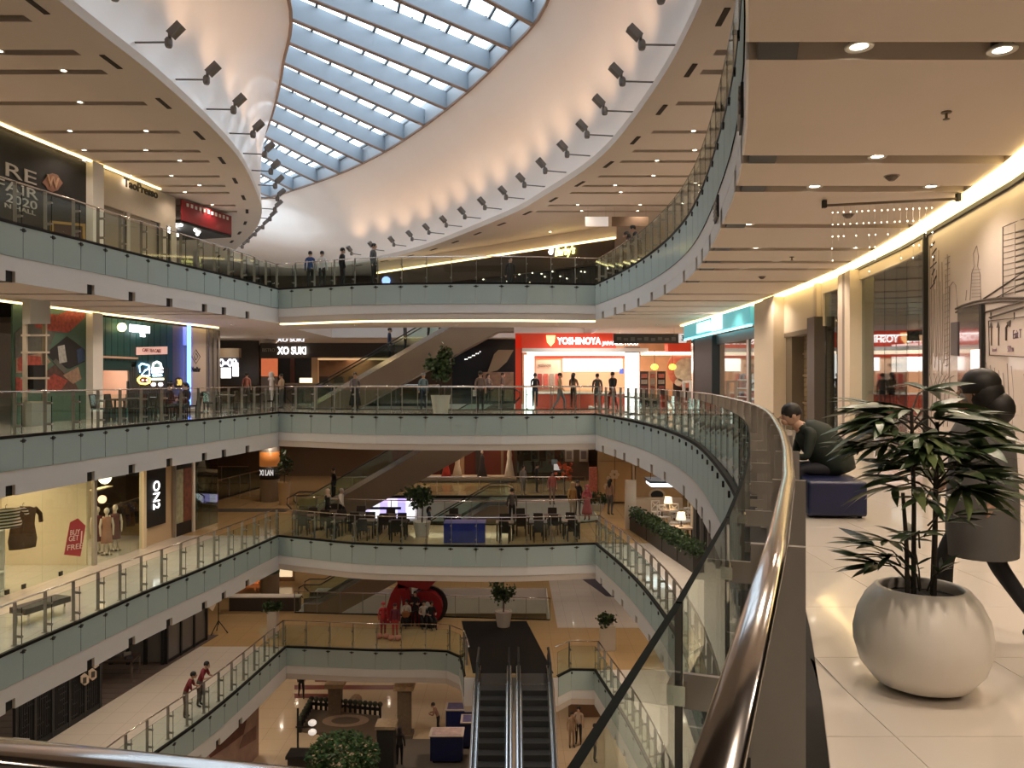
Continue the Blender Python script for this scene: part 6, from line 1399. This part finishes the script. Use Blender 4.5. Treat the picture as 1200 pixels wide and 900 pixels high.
struct(B().box((4.8,41,ZG+1.95),(3.8,.2,3.9)).build('wall_panel',M('passage_brown',(.16,.085,.045),.6)),'brown wall of the ground floor passage')
# ================================================================== people (labels name clothing and pose)
PB=dict(pelvis=(0,0,.95),belly=(0,-.005,1.10),chest=(0,.0,1.28),neckb=(0,.015,1.43),neck=(0,.005,1.50),head=(0,-.01,1.56))
def pose(kind):
    P=dict(PB)
    for s,n in ((-1,'r'),(1,'l')):
        P['sh'+n]=(s*.165,.01,1.385); P['el'+n]=(s*.215,.03,1.12); P['wr'+n]=(s*.225,-.04,.88); P['ha'+n]=(s*.22,-.06,.80)
        P['hip'+n]=(s*.085,0,.90); P['kn'+n]=(s*.095,-.02,.49); P['an'+n]=(s*.10,.03,.09); P['to'+n]=(s*.11,-.12,.035)
    U_=P.update
    if kind=='walk': U_(knl=(.09,-.20,.52),anl=(.09,-.20,.10),tol=(.09,-.34,.06),knr=(-.09,.06,.48),anr=(-.09,.30,.13),tor=(-.09,.22,.03),ell=(.21,.14,1.14),wrl=(.2,.10,.90),hal=(.2,.07,.83),elr=(-.21,-.10,1.14),wrr=(-.2,-.26,.96),har=(-.2,-.32,.92))
    if kind=='phone': U_(elr=(-.22,-.06,1.12),wrr=(-.10,-.26,1.20),har=(-.06,-.32,1.24),ell=(.22,-.02,1.12),wrl=(.12,-.22,1.12),hal=(.06,-.28,1.18))
    if kind=='lean': U_(belly=(0,-.05,1.09),chest=(0,-.14,1.25),neckb=(0,-.20,1.38),neck=(0,-.23,1.44),head=(0,-.27,1.49),shl=(.165,-.18,1.34),shr=(-.165,-.18,1.34),ell=(.23,-.26,1.10),elr=(-.23,-.26,1.10),wrl=(.10,-.46,1.12),wrr=(-.10,-.46,1.12),hal=(.03,-.50,1.13),har=(-.03,-.50,1.13))
    if kind=='sit':
        for k in ('pelvis','belly','chest','neckb','neck','head'): P[k]=(P[k][0],P[k][1],P[k][2]-.43)
        for n,s in (('l',1),('r',-1)):
            P['sh'+n]=(s*.165,.01,.955); P['el'+n]=(s*.22,-.04,.70); P['wr'+n]=(s*.15,-.25,.68); P['ha'+n]=(s*.10,-.32,.70)
            P['hip'+n]=(s*.09,0,.49); P['kn'+n]=(s*.11,-.42,.50); P['an'+n]=(s*.11,-.42,.09); P['to'+n]=(s*.11,-.56,.035)
    if kind=='hunch':
        U_(pelvis=(0,0,.50),belly=(0,-.06,.63),chest=(0,-.19,.79),neckb=(0,-.32,.90),neck=(0,-.37,.94),head=(0,-.43,.99))
        for n,s in (('l',1),('r',-1)):
            P['sh'+n]=(s*.165,-.27,.86); P['el'+n]=(s*.21,-.34,.60); P['wr'+n]=(s*.09,-.50,.62); P['ha'+n]=(s*.05,-.56,.66)
            P['hip'+n]=(s*.09,0,.47); P['kn'+n]=(s*.12,-.40,.47); P['an'+n]=(s*.12,-.38,.09); P['to'+n]=(s*.12,-.52,.035)
    return P
RAD=dict(pelvis=.135,belly=.125,chest=.14,neckb=.075,neck=.055,head=.06,sh=.068,el=.046,wr=.033,ha=.03,hip=.092,kn=.062,an=.042,to=.035)
EDG=[('pelvis','belly',1),('belly','chest',1),('chest','neckb',1),('neckb','neck',0),('neck','head',0)]
for n in 'lr': EDG+=[('neckb','sh'+n,1),('sh'+n,'el'+n,1),('el'+n,'wr'+n,9),('wr'+n,'ha'+n,0),('pelvis','hip'+n,2),('hip'+n,'kn'+n,2),('kn'+n,'an'+n,2),('an'+n,'to'+n,3)]
BODY={}
def body_mesh(kind, sleeve, fingers=False, sub=1):
    key=(kind,sleeve,fingers,sub)
    if key in BODY: return BODY[key]
    P=pose(kind); names=list(P); idx={k:i for i,k in enumerate(names)}
    vs=[V(P[k]) for k in names]; es=[(idx[a],idx[b]) for a,b,_ in EDG]; rd=[RAD[k] if k in RAD else RAD[k[:-1]] for k in names]; seg=[(vs[idx[a]],vs[idx[b]],(1 if sleeve else 0) if m==9 else m) for a,b,m in EDG]
    if fingers:
        for n,s in (('l',1),('r',-1)):
            h=V(P['ha'+n]); w=V(P['wr'+n]); d=(h-w).normalized(); sd=d.cross(V((0,0,1))).normalized()
            for k in range(4):
                r=h+sd*(.024-.016*k); t1=r+d*(.045-.004*abs(k-1.4))+V((0,0,-.006)); t2=t1+d*.032+V((0,0,-.02)); i0=len(vs); vs+=[t1,t2]; rd+=[.009,.0075]; es+=[(idx['ha'+n],i0),(i0,i0+1)]; seg+=[(h,t1,0),(t1,t2,0)]
            th=w+d*.03-sd*.04; i0=len(vs); vs+=[th,th+d*.035-sd*.012]; rd+=[.011,.009]; es+=[(idx['wr'+n],i0),(i0,i0+1)]; seg+=[(w,th,0)]
    me=bpy.data.meshes.new('person'); me.from_pydata([tuple(v) for v in vs],es,[]); o=bpy.data.objects.new('person',me); COL.objects.link(o)
    md=o.modifiers.new('s','SKIN'); md.use_smooth_shade=True
    for i,r in enumerate(rd): me.skin_vertices[0].data[i].radius=(r,r*(.78 if i in (idx['belly'],idx['chest'],idx['pelvis']) else 1)); me.skin_vertices[0].data[i].use_root=(i==0)
    for k in ('pelvis','chest'): me.skin_vertices[0].data[idx[k]].radius=(RAD[k]*1.02,RAD[k]*.74)
    ss=o.modifiers.new('u','SUBSURF'); ss.levels=sub; ss.render_levels=sub
    bpy.context.view_layer.update(); ev=bpy.data.meshes.new_from_object(o.evaluated_get(bpy.context.evaluated_depsgraph_get())); bpy.data.objects.remove(o)
    # head, face and ears joined into the same surface
    b=B(); b.v=[tuple(v.co) for v in ev.vertices]; b.f=[tuple(p.vertices) for p in ev.polygons]; b.m=[]
    for p in ev.polygons:
        c=p.center; best=(9,0)
        for a,q,m in seg:
            ab=q-a; t=max(0,min(1,(c-a).dot(ab)/max(1e-9,ab.length_squared))); dd=(c-(a+ab*t)).length
            if dd<best[0]: best=(dd,m)
        b.m.append(best[1])
    hd=V(P['head'])+V((0,-.015,.06)); b.mat(0); nn=20 if fingers else 14
    b.ball(hd,.098,nn,1.22,.82,1.0)
    b.tube([hd+V((0,-.09,.01)),hd+V((0,-.118,-.03)),hd+V((0,-.092,-.04))],[.008,.017,.008],6)
    b.ball(hd+V((0,-.06,-.075)),.05,10,.8,.9,.9)
    for s in (-1,1): b.ball(hd+V((s*.083,.01,-.01)),.03,8,1.2,.35,.8)
    b.mat(4)
    for s in (-1,1): b.ball(hd+V((s*.034,-.088,.008)),.011,6,.7)
    b.mat(5); b.ball(hd+V((0,-.094,-.07)),.02,8,.35,1.2,.5)
    out=b.mesh('person',smooth=True); out['hd']=tuple(hd); BODY[key]=out; return out
def hair_mesh(style, fem):
    key=('hair',style)
    if key in BODY: return BODY[key]
    b=B(); n=14
    if style=='short': prof=[(.103,-.02),(.108,.02),(.104,.06),(.085,.10),(.05,.125),(.005,.132)]; b.lathe(prof,(0,.016,0),n,.86,1.0); 
    elif style=='long': 
        prof=[(.103,-.02),(.11,.02),(.106,.06),(.087,.10),(.05,.127),(.005,.135)]; b.lathe(prof,(0,.018,0),n,.88,1.0); b.tube([(0,.06,.05),(0,.095,-.05),(0,.10,-.18),(0,.085,-.28)],[.09,.095,.085,.05],10)
    elif style=='bun': 
        prof=[(.104,-.03),(.112,.02),(.108,.06),(.09,.10),(.052,.13),(.005,.138)]; b.lathe(prof,(0,.02,0),18,.9,1.06); b.ball((0,.05,-.03),.105,14,1.1,.95,1.0); b.ball((0,.125,-.125),.092,16,1.15,.95,1.0)
    elif style=='scarf': 
        prof=[(.16,-.26),(.15,-.2),(.105,-.12),(.112,-.05),(.118,.02),(.112,.07),(.088,.11),(.04,.135),(.005,.138)]; b.lathe(prof,(0,.028,0),n,.95,1.0)
    elif style=='cap': 
        b.lathe([(.105,.02),(.11,.06),(.09,.11),(.01,.13)],(0,.01,0),n,.88,1.0); b.box((0,-.12,.035),(.14,.1,.012))
    me=b.mesh('hair',smooth=True); BODY[key]=me; return me
COLR={}
def cm(c,r=.75): 
    k='wear_%.3f_%.3f_%.3f'%c; return M(k,c,r,noise=.12,nscale=9)
EYE=M('eye_dark',(.02,.015,.012),.3); LIP=M('lip',(.36,.15,.12),.5); SHOE=M('shoe_dark',(.03,.027,.025),.5)
def person(loc, rz, kind, top, bottom, lab, h=1.0, hair='short', hairc=(.012,.010,.009), sleeve=False, skirt=None, grp=None, mask=None, bag=None, fingers=False, sub=1, skin=None, cat='person', tunic=None):
    """rz: heading; 0 faces the camera side (-Y)"""
    t=thing('person',lab,cat,loc,rz,grp); t.scale=(h,h,h)
    src=body_mesh(kind,sleeve,fingers,sub); me=src.copy()
    for m in (skin or SKINM,cm(top),cm(bottom),SHOE,EYE,LIP): me.materials.append(m)
    o=bpy.data.objects.new('body',me); COL.objects.link(o); o.parent=t
    hd=V(src['hd']); hm=hair_mesh(hair,0).copy(); hm.materials.append(cm(hairc,.55)); ho=bpy.data.objects.new('scarf' if hair=='scarf' else ('cap' if hair=='cap' else 'hair'),hm); COL.objects.link(ho); ho.parent=t; ho.location=hd+V((0,.0,0))
    if kind=='hunch': ho.rotation_euler=(.35,0,0)
    P=pose(kind)
    if skirt: B().lathe([(.26,.30),(.25,.45),(.19,.75),(.155,.95),(.14,1.06)],n=16,sy=.8).build('skirt',cm(skirt),t,local=True,smooth=True)
    if tunic: B().lathe([(.245,.54),(.25,.64),(.248,.88),(.235,1.06),(.225,1.22),(.215,1.34),(.16,1.43),(.075,1.485)],(0,.0,0),22,1.0,.85,cap=False).build('tunic',cm(tunic),t,local=True,smooth=True)
    if mask: B().ball(hd+V((0,-.055,-.055)),.062,10,.75,.95,.85).build('face_mask',cm(mask),t,local=True,smooth=True)
    if bag: B().box((.0,.17,1.18) if bag[0]=='b' else (.26,-.02,.82),(.28,.14,.38) if bag[0]=='b' else (.12,.26,.26)).build('bag',cm(bag[1]),t,local=True)
    return t
BK_,NV,GY,WH,PK,BG=(.015,.014,.016),(.02,.03,.07),(.10,.095,.09),(.62,.58,.54),(.55,.16,.16),(.42,.33,.24)
PIH=PI
def pf(px,py,z): p=U(px,py,z); return p
# topmost level
for px,dy,top,lab,hh,ha in ((363,1.0,(.03,.07,.20),'person in a blue shirt at the topmost rail',.98,'short'),(377,1.1,WH,'person in a white shirt with a lanyard beside the blue shirt',.97,'short'),(401,1.4,BK_,'person in black standing behind the topmost rail',1.04,'short'),(438,.9,GY,'person in grey turned sideways at the topmost rail',1.05,'short')):
    x=X(px,edgeY(X(px,34))+dy); person((x,edgeY(x)+dy,Z4),[PI,PI,2.2,1.3][[363,377,401,438].index(px)],'stand',top,BK_,lab,hh,ha,sleeve=True)
for k,(px,lab) in enumerate(((728,'person in black leaning on the topmost rail near the white hanging sign'),(742,'taller person in dark grey leaning on the topmost rail'))):
    y=30.0-.9*k; person((interp(GR,y)+.75,y,Z4),-PI/2+.0,'lean',BK_,BK_,lab,1.0+.04*k,'long' if k==0 else 'short',sleeve=True)
person((X(598,37),37,Z4),.3,'stand',BK_,BK_,'person in black among the dark tables of the topmost level',1.03,'short',sleeve=True)
# planter level, far concourse
L3=[(416,484,.6,.3,'walk',(.16,.14,.15),BK_,'short',(.02,.018,.02),'person in a plaid shirt and black skirt walking past the far handrail'),
 (496,482,1.6,.4,'stand',(.12,.19,.24),NV,'cap',(.25,.32,.36),'person in a pale blue shirt and cap beside the potted palm'),
 (563,484,.5,PI,'stand',(.17,.12,.11),BK_,'short',None,'person with a white shoulder bag at the far handrail'),
 (627,481,4.5,PI,'phone',(.02,.02,.022),NV,'short',None,'person in black before the glowing pillar'),
 (656,484,2.2,1.2,'walk',(.45,.30,.18),(.16,.18,.22),'short',None,'person in a tan shirt and jeans passing the red restaurant'),
 (672,482,4.2,2.6,'phone',(.16,.11,.07),BK_,'long',None,'person in brown with long hair before the red counter'),
 (700,484,3.0,PI,'stand',(.05,.06,.055),(.06,.065,.07),'short',None,'tall person in a dark green jacket facing the menu board'),
 (718,484,3.2,PI+.4,'walk',BK_,(.16,.03,.03),'short',None,'person in black with red trousers beside the dark green jacket'),
 (289,480,6.5,PI,'stand',(.42,.16,.13),GY,'short',None,'person in a pink shirt at the ring sign stall'),
 (318,482,2.4,2.0,'stand',WH,WH,'scarf',WH,'person in a white head scarf and robe at the bar tables'),
 (330,482,3.0,-.8,'phone',BG,GY,'short',None,'person in a beige shirt beside the white robe'),
 (362,480,14.2,.2,'stand',WH,BK_,'short',None,'person in white inside the hot pot restaurant'),
 (433,481,12.0,.4,'stand',(.45,.42,.40),WH,'short',None,'person in pale grey beside the serving cabinets'),
 (572,482,9.0,.6,'phone',(.2,.16,.14),BK_,'long',None,'person with long hair beside the glazed bar'),(589,482,8.0,1.4,'stand',(.1,.07,.06),BK_,'short',None,'person in dark brown in the crowd by the glazed bar')]
for px,py,dy,rz,kd,tp,bt_,ha,hc,lab in L3:
    p=U(px,py,Z3); y=p.y+dy; person((X(px,y),y,Z3),rz,kd,tp,bt_,lab,1.0+.03*((px%5)-2)/2,ha,hc or (.012,.01,.009),sleeve=(px%2==0),skirt=BK_ if px==416 else None,bag=('s',WH) if px==563 else None)
# high tables with stools on the far corner of the planter level
for k,(px,y) in enumerate(((48,26.5),(78,27.2),(116,28.4),(150,29.6),(240,33.2),(300,36.0))):
    nm=['before the green hoarding','beside the man in black','before the pink niche','before the neon pictures','before the pale bar front','beside the ring sign stall'][k]
    x=X(px,y); 
    if k<5: x=interp(GL,y)-1.7
    table((x,y,Z3),.7,.7,.78,TBL,DARKM,'small dark cafe table '+nm,'dark tables on the planter level',nm='cafe_table')
    for dx,r in ((-.62,PI/2),(.62,-PI/2)): dining_chair((x+dx,y,Z3),r,'dark chair at the small cafe table '+nm)
x=interp(GL,27.2)-1.0; person((interp(GL,27.9)-.9,27.9,Z3),PI/2,'sit',BK_,BK_,'person in black sitting before the green hoarding',1.0,'short',sleeve=True)
person((interp(GL,29.0)-1.0,29.0,Z3),-.4,'sit',(.03,.03,.04),BK_,'person in black with pale trim sitting by the pink niche',1.0,'long',sleeve=True)
# riders on the escalator to the topmost level
for k,(s,lab) in enumerate(((.60,'rider in navy on the rising escalator'),(.68,'rider in grey on the rising escalator'),(.80,'rider in brown on the rising escalator'),(.86,'rider in dark green near the top of the rising escalator'))):
    xx=-10.3+9.8*(s-.18); zz=Z3+max(0,(xx+10.2))*.577; person((xx,40.3,zz),-PI/2 if False else PI/2,'stand',[NV,GY,(.1,.06,.04),(.03,.05,.04)][k],BK_,lab,.98,'short',sleeve=True)
# dining level
L2=[(384,606,2.4,1.2,'walk',BK_,BK_,'scarf',(.62,.46,.38),'person in black with a pink head scarf strolling behind the tables',None),(400,606,2.6,1.2,'walk',WH,BK_,'short',(.35,.33,.31),'person in a white shirt strolling beside the pink head scarf',None),
 (600,606,2.6,PI,'stand',GY,BK_,'short',None,'person in grey behind the dining row',None),(647,612,8.5,.2,'stand',(.45,.14,.12),(.3,.2,.16),'long',None,'person in a coral top before the brown wall panel',None),
 (671,612,4.0,.5,'stand',(.42,.25,.09),BG,'scarf',(.48,.32,.14),'person in mustard with a head scarf near the red stand',None),(677,610,5.2,.2,'stand',BK_,BK_,'short',None,'person in black with a white face mask',WH),(688,614,3.8,-.3,'phone',(.58,.14,.17),(.5,.12,.15),'scarf',(.50,.10,.12),'person in a long pink dress near the red stand',None),
 (629,604,13.0,1.8,'stand',BK_,BK_,'short',None,'person in black before the dim glass screen',None),(613,604,12.0,.6,'stand',(.2,.17,.15),GY,'short',None,'person in taupe beside the bridal gown',None),(715,606,5.2,2.4,'stand',(.42,.25,.17),GY,'long',None,'person with long hair before the tan shop',None)]
for px,py,dy,rz,kd,tp,bt_,ha,hc,lab,mk in L2:
    p=U(px,628,Z2); y=p.y+dy; person((X(px,y),y,Z2),rz,kd,tp,bt_,lab,.97+.02*(px%4),ha,hc or (.012,.01,.009),sleeve=True,skirt=tp if 'dress' in lab else None,mask=mk)
for k,(s,lab) in enumerate(((.62,'rider in navy with long hair on the escalator below the dress shop'),(.50,'rider in black on the escalator below the dress shop'))):
    xx=-10.6+9.8*s; person((xx,43.6,Z1+max(0,(xx+10.3))*.577),PI/2,'stand',[NV,BK_][k],BK_,lab,1.0,'long' if k==0 else 'short',sleeve=True)
xx=-9.0; person((xx,40.3,Z2+.5),-.9,'stand',BK_,BK_,'person in black stepping onto the escalator from the dining level',1.0,'short',sleeve=True)
p=U(824,650,Z2)+V((.9,.6,0)); person(p,-.7,'sit',(.62,.50,.42),GY,'person in a cream shirt sitting in the cafe',1.0,'short')
# level of the red sculpture
a=interp(GL1,28.3)-.62; person((a,28.3,Z1),PI/2+.15,'lean',(.20,.02,.025),(.14,.10,.08),'person in a dark red shirt leaning on the lowest visible handrail',.98,'short')
a=interp(GL1,29.3)-.66; person((a,29.3,Z1),PI/2-.1,'lean',(.22,.02,.03),(.10,.08,.065),'person in a red shirt bending forward over the same handrail',1.0,'short',hairc=(.008,.007,.007))
bandl=['with a guitar in a white shirt','in white and black next to the ring','in a black vest','at the drum']
for k,(px,py,tp) in enumerate(((476,735,WH),(486,735,BK_),(496,736,WH),(505,737,BK_))):
    q=U(px,py,Z1)+V((0,.2,0)); person(q,.2*(k-1),'sit' if k!=1 else 'phone',tp,BK_,'person '+bandl[k]+' before the red sculpture',.98,'short',grp='musicians')
    if k!=1:
        T(B().lathe([(.2,0),(.2,.4),(.22,.42),(.22,.45)],q+V((0,.06,0)),12).build('stool',BLACK),'black round stool under the seated person '+bandl[k],'stool')
gu=thing('guitar','brown guitar held by a seated person in white','guitar',U(476,735,Z1)+V((0,-.12,.62))); q=U(476,735,Z1)+V((0,-.14,.66)); B().ball(q,.2,12,.9,1,.35).build('body',M('guitar_wood',(.30,.12,.05),.4),gu); B().bar(q+V((.1,0,.05)),q+V((.75,0,.28)),.05,.03).build('neck',DK,gu)
# two costumed performers in red
for k,(px,py,lab) in enumerate(((449,747,'person in a red costume with a red hat beside the seated band'),(463,749,'person in a dark red costume with big pink shoes'))):
    q=U(px,py,Z1); person(q,.5-.6*k,'stand',(.45,.03,.04) if k==0 else (.16,.03,.06),(.30,.03,.04) if k==0 else (.45,.05,.05),lab,.95,'cap',(.5,.05,.06) if k==0 else (.06,.02,.03),sleeve=True)
    for s in (-1,1): T(B().ball(q+V((s*.16,-.16,.12)),.17,10,.7,.9,1.3).build('costume_shoe',M('shoe_pink',(.55,.18,.13),.6),at=q),'big round pink costume shoe of the '+('red' if k==0 else 'dark red')+' costume','shoe','costume shoes')
# ground floor
p=U(353,818,ZG); person(p,.4,'walk',BK_,BK_,'person in black walking on the red floor strip',1.0,'short',sleeve=True)
p=U(466,905,ZG)+V((0,.6,0)); person(p,PI,'stand',(.05,.04,.035),BK_,'person in dark clothes on the carpet beside the pedestal',1.0,'scarf',(.05,.04,.035),sleeve=True)
p=U(670,876,ZG); person(p,.2,'stand',(.36,.25,.16),(.34,.24,.16),'person in beige in the ground floor passage',.97,'short',sleeve=True); p=U(678,872,ZG); person(p,-.2,'stand',(.42,.34,.27),BK_,'person with long black hair beside the one in beige',1.03,'long')
p=U(697,893,ZG); person(p,PI/2,'stand',WH,BK_,'person in a white shirt behind the dark handrail',1.0,'short')
p=U(516,868,ZG)+V((-.15,.6,0)); person(p,-PI/2,'lean',(.3,.15,.1),BK_,'person in rust leaning over the blue display boxes',.95,'short',sleeve=True)
# the man on the ottoman and the woman passing the planter
jk=person((3.50,8.72,-.02),-PI/2-.05,'hunch',(.012,.020,.014),(.02,.02,.03),'person in a dark green jacket hunched on the blue cube seat',1.0,'short',sleeve=True,fingers=True,sub=2)
person((2.58,4.38,.006),-PI/2-.75,'walk',(.10,.098,.095),(.008,.008,.010),'person in a grey tunic walking past the planter, dark hair in a bun',.84,'bun',sleeve=True,fingers=True,sub=2,tunic=(.115,.11,.105),mask=(.30,.28,.26))

B().tube([(0,.06,.43),(0,.03,.52),(0,-.06,.66),(0,-.18,.80),(0,-.29,.885),(0,-.335,.92)],[.19,.21,.215,.205,.15,.085],16).build('jacket',cm((.012,.020,.014)),jk,local=True,smooth=True)
